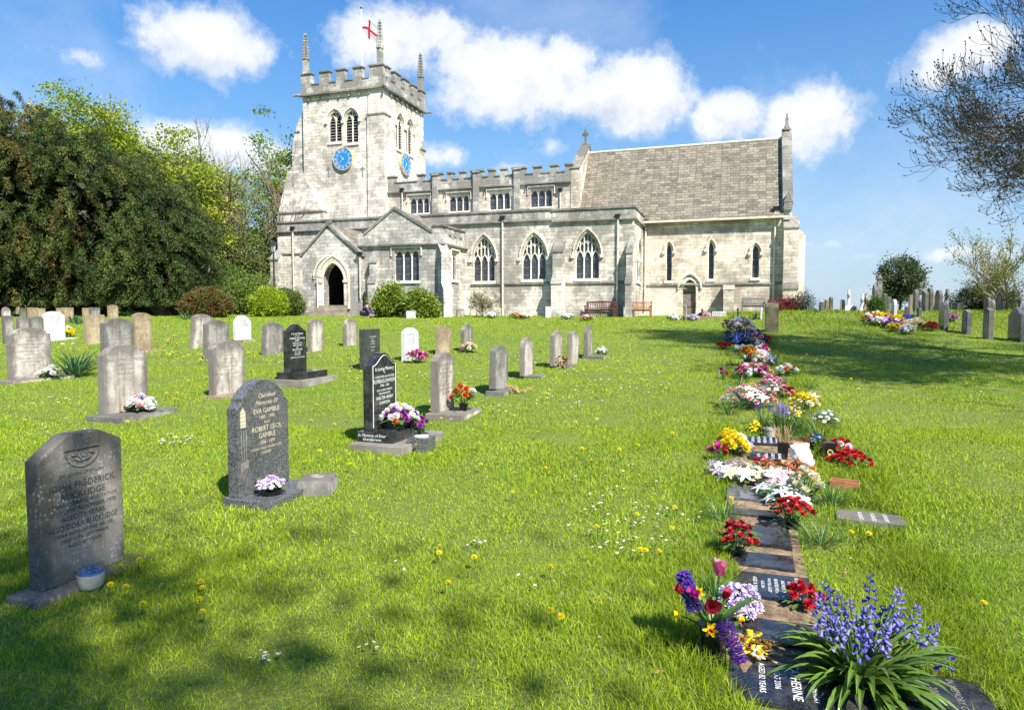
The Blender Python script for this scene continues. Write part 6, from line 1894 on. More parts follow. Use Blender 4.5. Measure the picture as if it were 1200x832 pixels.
M['strap'] = leafmat('bluebell_leaf', (.13, .22, .035), .25, .3, False, .6, .35)
M['strapb'] = leafmat('daffodil_leaf', (.07, .16, .06), .2, .4, False, .5, .3)
M['bell'] = leafmat('bluebell_petal', (.27, .24, .62), .3, .5, False, .2, .3)
M['bell2'] = leafmat('bluebell_bud', (.10, .09, .42), .2, .5, False, .2, .3)


def bell(mb, c, d, L, r):
    d = d.normalized(); a = d.orthogonal().normalized(); b = d.cross(a); vs = []; fs = []
    for i, (t_, rr) in enumerate(((0, .35), (.35, .8), (.75, .85), (1.0, 1.45))):
        for j in range(6): vs.append(c + d * L * t_ + (a * math.cos(j * PI / 3) + b * math.sin(j * PI / 3)) * r * rr)
    for i in range(3):
        for j in range(6): fs.append((i * 6 + j, i * 6 + (j + 1) % 6, (i + 1) * 6 + (j + 1) % 6, (i + 1) * 6 + j))
    mb.add(vs, fs, 0)


P = hit(1010, 800); root = empty('bluebell_clump', P, 0); tag(root, 'large bluebell clump with arching glossy leaves at the lower right', 'bluebells'); root.scale = (1.3, 1.3, 1.32)
rng = np.random.default_rng(14); f = MB(); strap_leaves(f, 170, rng, (.15, .30), .027, (.15, 1.25), .07, droop=1.15); f.build('leaves', M['strap'], root)
stalks = [(-.085, .02, .315), (-.07, -.03, .25), (-.105, .0, .265), (-.055, .05, .30), (-.02, .03, .25), (-.035, .05, .29), (.03, .04, .31), (.015, .02, .25), (.085, .03, .285), (.07, .06, .24), (.13, .02, .225), (.16, .0, .20), (-.03, -.06, .20), (.045, -.01, .22), (.105, .05, .26), (.18, -.04, .12)]
for i, (x, y, z) in enumerate(stalks):
    s = MB(); lx, ly = x * 1.15, y * 1.15
    x *= 1.25; lx *= 1.25; z *= (1.0, .88, 1.06, .94)[i % 4]; pts = [Vector((x * .25, y * .25, 0)), Vector((x * .6, y * .6, z * .5)), Vector((x, y, z * .85)), Vector((lx, ly, z))]
    s.tube(pts, [.004, .0035, .0025, .0015], 5); so_ = s.build('flower_stalk', M['stem'], root)
    b = MB(); nb = 16 if z > .15 else 6
    for k in range(nb):
        t_ = k / nb; q = pts[3].lerp(pts[1] if False else pts[2] - Vector((0, 0, z * .28)), t_); a = k * 2.4 + i
        L = .010 + .011 * t_; o = Vector((math.cos(a), math.sin(a), .9 - 1.7 * t_)); c = q + Vector((math.cos(a), math.sin(a), 0)) * .006 * (t_ * 1.4 + .2)
        bell(b, c, Vector((math.cos(a), math.sin(a), .8 - 2.2 * t_)), L * 1.12, .0040 + .0032 * t_)
    b.build('bells', M['bell'] if i % 3 else M['bell2'], so_)
KEEP.append((P.x, P.y, .12))


def strap_clump(px, py, L, n, label, Wd=.014, mat='strapb', heads=None, nh=0, name='daffodil_clump', cat='leaf clump', group=None, spread=(.5, 1.4), sz=1.0, r0=.08, hz=.9):
    P = hit(px, py); _fs[0] += 1; rng = np.random.default_rng(_fs[0]); root = empty(name, P, 0); tag(root, label, cat, group)
    f = MB(); strap_leaves(f, n, rng, (L * .6, L), Wd, spread, r0, droop=.8)
    hs = []
    for k in range(nh):
        a = rng.uniform(0, 6.28); r_ = L * .45 * math.sqrt(rng.random()); p = Vector((r_ * math.cos(a), r_ * math.sin(a), L * hz * rng.uniform(.75, 1.1))); f.tube([(p.x * .3, p.y * .3, 0), p], .0025, 3); hs.append(p)
    f.build('leaves', M[mat], root)
    for p in hs:
        q = heads[rng.integers(0, len(heads))]; link('bloom', bloom_mesh(*q), root, loc=p, rot=(rng.uniform(-.3, .3), rng.uniform(-.3, .3), rng.uniform(0, 6)), scale=sz)
    KEEP.append((P.x, P.y, r0)); return root


strap_clump(88, 442, .72, 120, 'big clump of long drooping daffodil leaves between the ornate and arched stones', .022, sz=1.2, heads=[('daisy', 'white', 'yellow')], nh=4, r0=.15)
for i, (px, py, lab) in enumerate([(86, 379, 'behind the white marble stone'), (92, 380, 'left of the sandstone stone'), (152, 371, 'right of the lone brown stone'), (170, 370, 'above the two-tone stone'), (205, 369, 'midway along the yew shade'), (218, 368, 'left of the coppery shrub'), (238, 371, 'below the coppery shrub'), (40, 380, 'between the left back-row stones')]):
    strap_clump(px, py, .55, 45, 'tuft of daffodil leaves ' + lab, .03, group='daffodil tufts along the tree line', r0=.25)
strap_clump(918, 508, .30, 120, 'grape hyacinth patch with yellow-green leaves behind the striped plaques', .012, 'leafg', [('spike', 'violet', 'lilac'), ('spike', 'lilac', 'violet')], 44, 'grape_hyacinth_clump', 'flowers', None, (.35, 1.5), 1.0, .22, .85)
strap_clump(893, 500, .22, 25, 'deep violet grape hyacinths left of the paler patch', .010, 'leafg', [('spike', 'purple', 'violet')], 14, 'grape_hyacinth_clump', 'flowers', None, (.6, 1.4), 1.0, .10, .9)
strap_clump(862, 556, .18, 14, 'pale green striped leaves spilling in front of the golden chrysanthemums', .030, 'leafb', r0=.03, name='leafy_plant')
strap_clump(92, 678, .20, 26, 'dark grass tuft growing against the foot of the nearest headstone', .005, 'strap', r0=.03, name='grass_tuft', cat='grass tuft')

for px, py, L_, lab in ((868, 452, .34, 'left of the mixed peach blooms'), (906, 452, .30, 'between the magenta carnations and the grey tablet'), (938, 508, .34, 'right of the grape hyacinths'), (962, 520, .36, 'beside the small white flowers at the far right'),
        (948, 456, .28, 'right of the dark red posy'), (855, 486, .30, 'left of the dusty pink spray'), (975, 592, .26, 'between the terracotta trough and the pale plaque'), (962, 640, .24, 'behind the bluebells'), (846, 610, .20, 'left of the dark soil-strewn plaque'), (838, 700, .20, 'behind the near vase of tulips')):
    strap_clump(px, py, L_, 60, 'tuft of long bright grass ' + lab, .007, 'leafg', r0=.10, name='grass_tuft', cat='grass tuft', group='long grass tufts along the flower row', spread=(.5, 1.5))
# flowers at headstones
def B1(px, py, Rm, H, spec, n, label, **k):
    k['size'] = k.get('size', 1) * 1.15
    return bouquet(hit(px, py), Rm * 1.1, H * 1.1, spec, int(n * 1.2), label, **k)
def on_stone(G_, lx, ly, lz):
    return G_[0].matrix_basis @ Vector((lx, ly, lz))


bouquet(on_stone(G2, .20, -.13, .057), .105, .09, [('pansy', 'lilac', 'white', 1.2), ('pansy', 'white', 'yellow', 1), ('carnation', 'lilac', 'white', .5)], 60, 'shallow bowl of lilac and white pansies at the foot of the grey granite stone', pot=('r', .08, .03, 'pot_black'), size=.85, leafd=.8)
bouquet(on_stone(G3, .22, .02, .18), .19, .22, [('mum', 'white', 'white', 3), ('carnation', 'magenta', 'purple', .8), ('mum', 'yellow', 'yellow', .3), ('rose', 'orange', 'red', .25)], 40, 'large white and magenta bouquet against the black arch-topped stone', size=1.15, leafd=1.8, group='flowers at the headstones')
bouquet(on_stone(G3, .30, .24, .10), .12, .16, [('carnation', 'purple', 'magenta', 2), ('mum', 'white', 'white', .8)], 14, 'small purple and white bunch at the right of the large white bouquet', size=1.1, leafd=2, group='flowers at the headstones')
bouquet(on_stone(GD, .26, .08, .06), .15, .22, [('rose', 'orange', 'red', 2), ('mum', 'white', 'white', 1)], 9, 'dark pot of orange-red and white flowers in front of the pale worn stone', size=1.7, leafd=2.4, pot=('r', .06, .09, 'pot_black'), group='flowers at the headstones')
bouquet(on_stone(GV, .22, .06, .07), .17, .16, [('mum', 'white', 'palepink', 2), ('spike', 'blue', 'violet', .8), ('rose', 'palepink', 'pink', .8), ('mum', 'white', 'white', 1)], 22, 'white, pink and blue flowers on the plinth of the large pale arched stone', size=1.45, leafd=2, group='flowers at the headstones')
bouquet(on_stone(G5, .22, .20, .05), .17, .16, [('mum', 'white', 'cream', 2), ('rose', 'cream', 'yellow', .5)], 16, 'white flowers with dark leaves at the right foot of the ornate stone', size=1.45, leafd=2.8, group='flowers at the headstones')
B1(489, 425, .22, .24, [('carnation', 'magenta', 'pink', 2), ('mum', 'white', 'palepink', 1)], 16, 'pink and magenta bouquet on the grass by the almost white stone', size=1.5, leafd=1.6, group='flowers at the headstones')
B1(549, 413, .17, .20, [('carnation', 'lilac', 'pink', 1), ('mum', 'cream', 'white', 1)], 10, 'pale pink and cream posy at the small grey stone below the middle windows', size=1.5, leafd=1.5, group='flowers at the headstones')
B1(79, 395, .18, .25, [('mum', 'yellow', 'cream', 1), ('mum', 'white', 'white', .4)], 9, 'yellow flowers at the right of the white marble stone', size=1.9, group='flowers at the headstones')
B1(374, 409, .11, .30, [('rose', 'red', 'pink', 1), ('mum', 'white', 'white', .4)], 9, 'red and white flowers in a dark bowl on a stone, by the narrow black headstone', size=1.5, leafd=1.6, pot=('r', .09, .16, 'pot_black'), group='flowers at the headstones')
B1(245, 417, .05, .24, [('rose', 'orange', 'peach', 1)], 4, 'white vase with small orange flowers beside the mottled grey stone', size=1.2, leafd=.6, pot=('r', .05, .16, 'white'), group='flowers at the headstones')
B1(705, 417, .14, .16, [('mum', 'white', 'white', 1), ('daisy', 'lilac', 'yellow', .4)], 9, 'green and white posy right of the farthest slim stone', size=1.3, leafd=2.4, group='flowers at the headstones')
B1(658, 431, .14, .22, [('rose', 'brown', 'brown', 1)], 7, 'withered brown plant between the two peaked stones', size=1.0, leafmt='straw', leafd=1.6, group='flowers at the headstones')
for i, (px, py, lab, sp) in enumerate([(604, 373, 'orange and peach flowers in the border below the first aisle window', [('rose', 'orange', 'peach', 1), ('rose', 'peach', 'white', 1)]), (614, 374, 'orange and white flowers in the border, right of the peach ones', [('rose', 'orange', 'red', 1), ('mum', 'white', 'white', .7)]),
    (576, 373, 'white flowers in the border near the climbing shrub', [('mum', 'white', 'white', 1)]), (665, 374, 'small white flowers in the border left of the red bench', [('mum', 'white', 'palepink', 1)]), (688, 376, 'tiny salmon bunch in front of the red bench', [('rose', 'salmon', 'peach', 1), ('mum', 'white', 'white', .5)]),
    (790, 376, 'red, yellow and white posy left of the slim pale stone by the side door', [('rose', 'red', 'orange', 1), ('rose', 'yellow', 'yellow', 1), ('mum', 'white', 'white', 1)]), (812, 376, 'lilac and white posy on the pale grave kerb', [('carnation', 'lilac', 'white', 1)]), (826, 372, 'pink posy behind the pale grave kerb', [('carnation', 'pink', 'white', 1)]), (778, 368, 'yellow daffodils at the corner of the aisle', [('daff', 'yellow', 'yellow', 1)])]):
    B1(px, py, .28, .22, sp, 14, lab, size=2.2, leafd=1.6, group='flowers in the border below the church wall')
# flower mound on the right
mound = [(1019, 377, 'orange and white', [('rose', 'orange', 'peach', 1), ('mum', 'white', 'white', 1)]), (1027, 375, 'yellow and cream', [('mum', 'yellow', 'cream', 1), ('mum', 'white', 'white', .6)]), (1034, 377, 'yellow', [('mum', 'yellow', 'yellow', 1)]), (1024, 381, 'red and pink', [('rose', 'red', 'pink', 1), ('mum', 'white', 'white', .6)]),
         (1030, 382, 'white', [('mum', 'white', 'white', 1)]), (1037, 382, 'pink and lilac', [('carnation', 'pink', 'lilac', 1), ('carnation', 'lilac', 'white', 1)]), (1042, 378, 'peach', [('rose', 'peach', 'orange', 1)]), (1044, 385, 'dark purple', [('carnation', 'purple', 'violet', 1)]), (1052, 380, 'golden', [('mum', 'yellow', 'orange', 1)]),
         (1053, 385, 'purple and white', [('carnation', 'purple', 'violet', 1), ('mum', 'white', 'white', .8)]), (1060, 380, 'violet and white', [('carnation', 'violet', 'blue', 1), ('mum', 'white', 'white', .6)]), (1047, 389, 'low yellow', [('rose', 'yellow', 'orange', 1)]), (1058, 389, 'orange-yellow', [('rose', 'orange', 'yellow', 1)]),
         (1066, 386, 'cream', [('mum', 'cream', 'white', 1)]), (1074, 384, 'pale cream', [('mum', 'cream', 'yellow', 1)]), (1070, 378, 'turquoise and blue', [('daisy', 'blue', 'white', 1)]), (1063, 392, 'low white', [('mum', 'white', 'cream', 1)]), (1091, 388, 'dark red', [('rose', 'crimson', 'red', 1)]), (1115, 377, 'mauve', [('carnation', 'lilac', 'magenta', 1)])]
for px, py, c, sp in mound:
    B1(px, py, .20, .26, sp, 14, c + ' flowers in the heap on the right bank' if py < 388 and px < 1085 else c + ' flowers at the edge of the heap on the right bank', size=1.8, leafd=1.2, group='heaped flowers on the right bank', keep=False)


# ------------------------------------------------------------------ flat memorial plaques, soil, ornaments
PLQ = []
def plaque(px, py, wn, we, mat, label, lines=None, tilt=(0, 0), tx='tx_white', rz=0, th=.05, lift=.02, name='memorial_plaque'):
    P = hit(px, py); root = empty(name, P + Vector((0, 0, lift)), -TH + R(rz)); tag(root, label, 'plaque', 'flat memorial plaques in the row')
    b = MB(); b.box(-we / 2, we / 2, -wn / 2, wn / 2, -th, 0); o = b.build('slab', M[mat], root, bevel=.004); o.rotation_euler = (R(tilt[0]), R(tilt[1]), 0)
    if lines:
        q = MB(); letters(q, lines, Vector((0, 0, .0015)), Vector((0, -1, 0)), Vector((1, 0, 0)), wn * .84); q.build('inscription', M[tx], o)
    PLQ.append((P.x, P.y, max(wn, we) * .5)); return root


plaque(938, 806, .36, .56, 'gr_black', 'nearest dark granite plaque, half under the bluebell leaves', [('CATHERINE', .040, -.02), ('IN LOVING MEMORY', .022, .05), ('AUG 2006', .026, -.09), ('AGED 82 YEARS', .026, -.15)])
plaque(1105, 818, .30, .34, 'gr_black', 'dark granite plaque at the bottom right beneath the leaves', [('IN MEMORY OF', .03, .05), ('2006', .03, -.03)], tx='tx_mid')
plaque(905, 690, .36, .40, 'gr_black', 'glossy blue-reflecting plaque with white lines of lettering', [('IN LOVING MEMORY OF', .022, .13), ('A DEAR WIFE', .020, .09), ('AND MOTHER', .020, .055), ('REUNITED WITH', .020, .02), ('WHO FELL ASLEEP', .018, -.015), ('AUG 2004', .018, -.05), ('AGED 76 YEARS', .022, -.09)])
plaque(899, 742, .24, .42, 'gr_black', 'blank glossy plaque between the lettered one and the tulips')
plaque(890, 628, .44, .38, 'gr_black', 'dark plaque strewn with soil behind the left red roses')
plaque(893, 659, .24, .36, 'gr_black', 'glossy black plaque speckled with soil, between the two bunches of red roses')
plaque(884, 603, .16, .36, 'gr_black', 'narrow black plaque just beyond the soil-strewn one')
plaque(884, 580, .40, .42, 'gr_grey', 'soil-covered grey plaque below the white lilies')
plaque(1019, 609, .24, .44, 'hs_grey', 'pale grey lettered plaque lying alone in the grass at the right', [('IN LOVING MEMORY', .03, .10), ('OF A DEAR DAD', .03, .02), ('AND GRANDAD', .03, -.06)], rz=-4, lift=.022)
plaque(896, 521, .20, .34, 'gr_black', 'black plaque with a row of white lettering, behind the other striped one', [('MARGARET', .03, .12), ('IN MEMORY', .03, .06), ('OF A DEAR', .03, 0), ('MOTHER', .03, -.06), ('AT REST', .03, -.12)], tilt=(12, 0), lift=.05)
plaque(899, 540, .16, .32, 'gr_black', 'black plaque with white lettering, in front of the other striped one', [('RICHARD', .03, .11), ('AGED 70', .03, .05), ('YEARS', .03, -.01), ('R.I.P.', .03, -.08)], tilt=(12, 0), lift=.05)
plaque(912, 443, .22, .4, 'hs_grey', 'grey stone tablet under the mixed peach flowers', [('IN MEMORY', .03, .05), ('AT REST', .03, -.05)], tx='tx_mid')
plaque(862, 414, .3, .4, 'gr_grey', 'dark tablet below the scarlet wreath')

# trodden soil under the row: follows the lawn
m, t, p, out = new_mat('dry_soil')
co = t.n('ShaderNodeTexCoord').outputs['Object']
c = t.mix(t.ramp(t.noise(co, 9, 6, .7), [(.35, 0), (.65, 1)]), (.07, .045, .025), (.42, .29, .17))
c = t.mix(t.ramp(t.noise(co, 60, 4, .8), [(.5, 0), (.62, .7)]), c, (.05, .035, .022))
setp(t, p, Base_Color=c, Roughness=.95); setp(t, p, Normal=t.n('ShaderNodeBump', {'Height': t.noise(co, 70, 4, .8), 'Strength': 1.0, 'Distance': .01}).outputs[0])
M['soil'] = m
def strip(pts, name, mat, lift=.006):
    V = []; 
    L = [Vector(hit(*a)) for a, b in pts]; Rr = [Vector(hit(*b)) for a, b in pts]
    nseg = 8; rows_ = []
    for i in range(len(pts) - 1):
        for s in range(6):
            f = s / 6; rows_.append((L[i].lerp(L[i + 1], f), Rr[i].lerp(Rr[i + 1], f)))
    rows_.append((L[-1], Rr[-1])); rng = np.random.default_rng(3)
    for (a, b) in rows_:
        ja, jb = rng.uniform(-.02, .02), rng.uniform(-.02, .02)
        for k in range(nseg + 1):
            q = a.lerp(b, k / nseg + (ja if k == 0 else 0) + (jb if k == nseg else 0)); V.append((q.x, q.y, g(q.x, q.y) + lift + .006 * rng.random()))
    W_ = nseg + 1; fs = [(i * W_ + k, i * W_ + k + 1, (i + 1) * W_ + k + 1, (i + 1) * W_ + k) for i in range(len(rows_) - 1) for k in range(nseg)]
    me = bpy.data.meshes.new(name); me.from_pydata(V, [], fs); me.materials.append(M[mat]); return link(name, me)
SOIL = [((880, 826), (1170, 826)), ((868, 790), (1060, 780)), ((862, 730), (975, 730)), ((864, 690), (950, 690)), ((862, 640), (938, 640)), ((856, 600), (930, 600)), ((852, 570), (925, 570)), ((850, 540), (960, 545)), ((870, 515), (945, 515))]
tag(strip(SOIL, 'soil_path', 'soil'), 'dry bare soil around the flat plaques', kind='structure')

# ornaments in the row
P = hit(943, 551); root = empty('gift_wrap', P + Vector((0, 0, .02)), R(20)); tag(root, 'crumpled white wrapping tied like a bouquet, brightest thing in the near row', 'wrapping')
b = MB(); rng = np.random.default_rng(9); vs = []; fs = []; nu, nv = 12, 7
for j in range(nv):
    f = j / (nv - 1); r_ = .028 + .085 * f ** .8
    for i in range(nu):
        a = 2 * PI * i / nu; rr_ = r_ * (1 + .22 * math.sin(a * 3 + j) + rng.uniform(-.10, .10)); vs.append((f * .19 - .05, rr_ * math.cos(a), .07 + rr_ * math.sin(a) * .7 + f * .04))
for j in range(nv - 1):
    for i in range(nu): fs.append((j * nu + i, j * nu + (i + 1) % nu, (j + 1) * nu + (i + 1) % nu, (j + 1) * nu + i))
fs.append(tuple(range(nu)))
b.add(vs, fs); b.build('wrapping_sheet', M['cello'], root).rotation_euler = (0, R(-25), R(95))
b = MB(); b.lathe([(.035, 0), (.038, .008), (.035, .016)], 12, (0, 0, .05)); b.build('ribbon', M['pt_lilac'], root)
P = hit(917, 538); root = empty('black_vase', P, -TH); tag(root, 'tall black square vase holding a sheaf of dry straw stalks', 'vase')
b = MB(); b.frus(-.04, .04, -.04, .04, -.02, -.052, .052, -.052, .052, .17); b.build('vase_body', M['pot_black'], root, bevel=.003)
b = MB(); rng = np.random.default_rng(4)
for k in range(60): a = rng.uniform(0, 6.28); q = rng.uniform(.02, .12); b.tube([(math.cos(a) * .03, math.sin(a) * .03, .14), (math.cos(a) * q, math.sin(a) * q, .24 + rng.uniform(0, .1))], .0022, 3)
b.build('dry_stalks', M['straw'], root)
P = hit(971, 541); root = empty('black_vase', P, -TH + R(8)); tag(root, 'black vase with a gilt looped ornament, left of the mound of red roses', 'vase')
b = MB(); b.frus(-.045, .045, -.035, .035, -.02, -.05, .05, -.04, .04, .19); b.build('vase_body', M['pot_black'], root, bevel=.003)
b = MB()
for z in (.05, .10): b.tube([(.023 * math.cos(a * PI / 8), -.043, z + .022 * math.sin(a * PI / 8)) for a in range(16)], .005, 5, closed=True)
b.build('loop_ornament', M['gold'], root)
P = hit(990, 571); root = empty('planter_box', P, -TH + R(-12)); tag(root, 'small empty terracotta trough lying in the grass below the red roses', 'planter')
b = MB(); b.box(-.11, .11, -.05, -.04, 0, .06); b.box(-.11, .11, .04, .05, 0, .06); b.box(-.11, -.10, -.039, .039, 0, .06); b.box(.10, .11, -.039, .039, 0, .06); b.box(-.099, .099, -.039, .039, 0, .01); b.build('trough', M['terracotta'], root, bevel=.003)
P = hit(937, 526); root = empty('flower_pot', P, 0); tag(root, 'round terracotta bowl behind the white wrapping', 'pot')
b = MB(); b.lathe([(.06, -.01), (.08, .05), (.088, .052), (.088, .065), (.076, .065), (.06, .02)], 16); b.build('pot_body', M['terracotta'], root)
P = hit(902, 512); root = empty('flower_pot', P, 0); tag(root, 'plain grey-green pot left of the dry straw vase', 'pot')
b = MB(); b.lathe([(.05, -.01), (.065, .08), (.07, .085), (.07, .1), (.06, .1), (.055, .06)], 16); b.build('pot_body', M['pot_grey'], root)
# twigs by the leaning stone
P = hit(608, 462); root = empty('dead_twigs', P, 0); tag(root, 'heap of pale dry twigs right of the leaning stone', 'twigs')
b = MB()
for k in range(9): a = rng.uniform(-.6, 3.4); l = rng.uniform(.12, .34); b.tube([(0, 0, .02), (math.cos(a) * l * .5, math.sin(a) * l * .3, .05 + rng.uniform(0, .08)), (math.cos(a) * l, math.sin(a) * l * .4, .04 + rng.uniform(0, .16))], [.012, .009, .004], 4)
b.build('twig_heap', M['straw'], root)

# dandelions: every one its own flower
dm = MB(); rr = random.Random(3)
for j, (n, e, L) in enumerate(((18, .0, .021), (16, .35, .020), (13, .7, .017), (8, 1.1, .013))):
    for k in range(n):
        a = 2 * PI * (k + j * .5) / n; o = Vector((math.cos(a) * math.cos(e), math.sin(a) * math.cos(e), math.sin(e))); u = Vector((-math.cos(a) * math.sin(e), -math.sin(a) * math.sin(e), math.cos(e))); petal(dm, Vector((0, 0, .05 + j * .0015)), o, u, L, .0062, .15, 0, 1)
dm.tube([(0, 0, -.02), (.003, 0, .03), (0, 0, .052)], .0022, 4, 1)
dme = dm.mesh('dandelion', [M['pt_yellow'], M['stem']])
near = [(147, 680), (163, 672), (128, 703), (238, 699), (234, 722), (147, 707), (240, 708), (168, 727), (241, 737), (514, 657), (518, 663), (557, 669), (525, 702), (645, 734), (661, 741), (757, 661), (775, 663), (752, 660), (643, 682), (1018, 640), (1154, 727), (997, 639), (858, 597), (792, 608), (745, 617), (790, 633), (700, 632), (358, 552), (412, 555), (505, 490), (506, 506),
        (517, 501), (598, 497), (482, 430), (417, 481), (1077, 430), (1140, 428), (954, 431), (963, 433), (1010, 405), (1166, 415), (1093, 418), (1170, 416), (936, 391), (150, 503), (170, 512), (20, 464), (18, 478), (30, 502), (230, 462), (210, 478), (222, 455), (160, 448), (420, 428), (440, 470), (640, 470), (655, 478), (700, 500), (735, 480), (770, 470), (640, 560), (560, 530), (600, 590)]
rng = np.random.default_rng(66)
for k in range(60): near.append((rng.uniform(180, 300), rng.uniform(398, 430)))
for k in range(55): near.append((rng.uniform(150, 800), rng.uniform(400, 560)))
for k in range(20): near.append((rng.uniform(930, 1190), rng.uniform(400, 470)))
pts_d = []
for px, py in near:
    P = hit(px, py); sc = min(1.7, 1 + max(0, P.y - 6) * .07)
    o = link('dandelion', dme, None, loc=P + Vector((0, 0, .035 if P.y < 8 else .05)), rot=(rng.uniform(-.35, .15), rng.uniform(-.3, .3), rng.uniform(0, 6)), scale=sc)
    tag(o, 'yellow dandelion head open on the lawn', 'dandelion', 'dandelions scattered over the lawn')


# person stooping near the porch
Pp = at(428, 37.2); root = empty('person', Pp, -TH); tag(root, 'person in a dark navy jacket crouching beside the porch steps', 'person')
M['navy'] = simple('navy_cloth', (.012, .022, .10), .8, .3, 20); M['darkcloth'] = simple('black_trousers', (.012, .012, .014), .85, .3, 20); M['skin'] = simple('skin', (.55, .32, .22), .55, .08, 20); M['hair'] = simple('grey_hair', (.20, .17, .14), .8, .3, 40)
def skin(name, joints, edges, mat, parent, sub=2):
    me = bpy.data.meshes.new(name); me.from_pydata([j[:3] for j in joints], edges, []); me.materials.append(M[mat]); o = link(name, me, parent)
    sk = o.modifiers.new('skin', 'SKIN'); sk.use_smooth_shade = True
    for i, j in enumerate(joints):
        v = me.skin_vertices[0].data[i]; v.radius = (j[3], j[4] if len(j) > 4 else j[3]); v.use_root = (i == 0)
    s_ = o.modifiers.new('sub', 'SUBSURF'); s_.levels = sub; s_.render_levels = sub; return o
# pelvis, spine, neck, head; legs folded; arms reaching down to the ground on the east side
J = [(-.12, 0, .30, .14, .12), (-.02, 0, .46, .13, .12), (.10, 0, .60, .16, .11), (.19, 0, .68, .07), (.26, 0, .74, .075), (.30, 0, .78, .085), (.30, 0, .84, .06),
     (-.08, .11, .27, .09), (.20, .15, .36, .065), (.02, .14, .08, .045), (.16, .15, .04, .035), (-.08, -.11, .27, .09), (.22, -.14, .34, .065), (.04, -.13, .08, .045), (.18, -.14, .04, .035),
     (.14, .19, .60, .055), (.28, .20, .40, .042), (.40, .14, .20, .030), (.43, .13, .14, .028), (.14, -.19, .60, .055), (.30, -.21, .42, .042), (.40, -.14, .22, .030), (.43, -.13, .16, .028)]
Ed = [(0, 1), (1, 2), (2, 3), (3, 4), (4, 5), (5, 6), (0, 7), (7, 8), (8, 9), (9, 10), (0, 11), (11, 12), (12, 13), (13, 14), (2, 15), (15, 16), (16, 17), (17, 18), (2, 19), (19, 20), (20, 21), (21, 22)]
body = skin('body', J, Ed, 'skin', root)
jj = [(q[0], q[1], q[2], q[3] + .018, (q[4] if len(q) > 4 else q[3]) + .018) for q in (J[0], J[1], J[2], J[15], J[16], J[17], J[19], J[20], J[21])]
skin('jacket', jj, [(0, 1), (1, 2), (2, 3), (3, 4), (4, 5), (2, 6), (6, 7), (7, 8)], 'navy', root)
tt = [(q[0], q[1], q[2], q[3] + .016, (q[4] if len(q) > 4 else q[3]) + .016) for q in (J[0], J[7], J[8], J[9], J[11], J[12], J[13])]
skin('trousers', tt, [(0, 1), (1, 2), (2, 3), (0, 4), (4, 5), (5, 6)], 'darkcloth', root)
b = MB(); b.lathe([(.001, .13), (.05, .12), (.088, .08), (.098, .03), (.09, -.02), (.06, -.05)], 12, (.29, 0, .80)); b.build('hair', M['hair'], root, smooth=True)
# ------------------------------------------------------------------ grass: real blades, denser and finer near the viewpoint
M['grass'] = leafmat('grass_blade', (1, 1, 1), .38, .55, True, .25)
M['daisyw'] = leafmat('daisy_petal', (.85, .85, .85), .2, .6, False, .2, .05)


def snoise(X, Y, seed, sc):
    r = np.random.default_rng(seed); v = np.zeros_like(X)
    for k in range(7):
        a = r.uniform(0, 2 * PI); w = sc * r.uniform(.5, 2.2); v += np.sin((X * np.cos(a) + Y * np.sin(a)) * w + r.uniform(0, 6) + 1.2 * np.sin((X * np.sin(a) - Y * np.cos(a)) * w * .7 + r.uniform(0, 6)))
    return v / 3.7


keep = np.array(KEEP + PLQ)


def clear(X, Y, grow=1.0):
    ok = np.ones(len(X), bool)
    for x, y, r in keep:
        m_ = (np.abs(X - x) < r * 1.2) & (np.abs(Y - y) < r * 1.2)
        if m_.any(): ok &= ~(m_ & ((X - x) ** 2 + (Y - y) ** 2 < (r * grow) ** 2))
    return ok


soilL = np.array([tuple(hit(*a))[:2] for a, b in SOIL]); soilR = np.array([tuple(hit(*b))[:2] for a, b in SOIL])


def in_soil(X, Y):
    o = np.argsort(soilL[:, 1]); yl = soilL[o, 1]
    xl = np.interp(Y, yl, soilL[o, 0]); o2 = np.argsort(soilR[:, 1]); xr = np.interp(Y, soilR[o2, 1], soilR[o2, 0])
    return (X > xl + .02) & (X < xr - .02) & (Y > yl[0] - .5) & (Y < yl[-1])


def row_dist(X, Y):
    """distance from the line of flat graves"""
    P0 = np.array(hit(960, 800))[:2]; P1 = np.array(hit(872, 392))[:2]; d = P1 - P0; L = np.linalg.norm(d); d /= L
    q = np.stack([X - P0[0], Y - P0[1]], 1); t_ = np.clip(q @ d, -1, L)
    return np.linalg.norm(q - t_[:, None] * d, axis=1)


def sample(y0, y1, dens, rng, margin=.5):
    k = .80; n = int(dens * (k * (y1 ** 2 - y0 ** 2) + 2 * margin * (y1 - y0)))
    # distance with density growing with the width of the view
    u = rng.random(n); Y = np.sqrt(y0 ** 2 + u * (y1 ** 2 - y0 ** 2)); X = rng.uniform(-1, 1, n) * (k * Y + margin)
    e = X * EV.x + Y * EV.y; nn = X * NV.x + Y * NV.y - DIST
    ins = (nn > -.15) & (e > eW - 1.3) & (e < e1 + .3)
    ins |= (nn > NP - .1) & (e > pW) & (e < pE); ins |= (nn > NVS - .1) & (e > vW) & (e < vE)
    ok = ~ins & clear(X, Y) & (~in_soil(X, Y) | (rng.random(n) < .10))
    return X[ok], Y[ok]


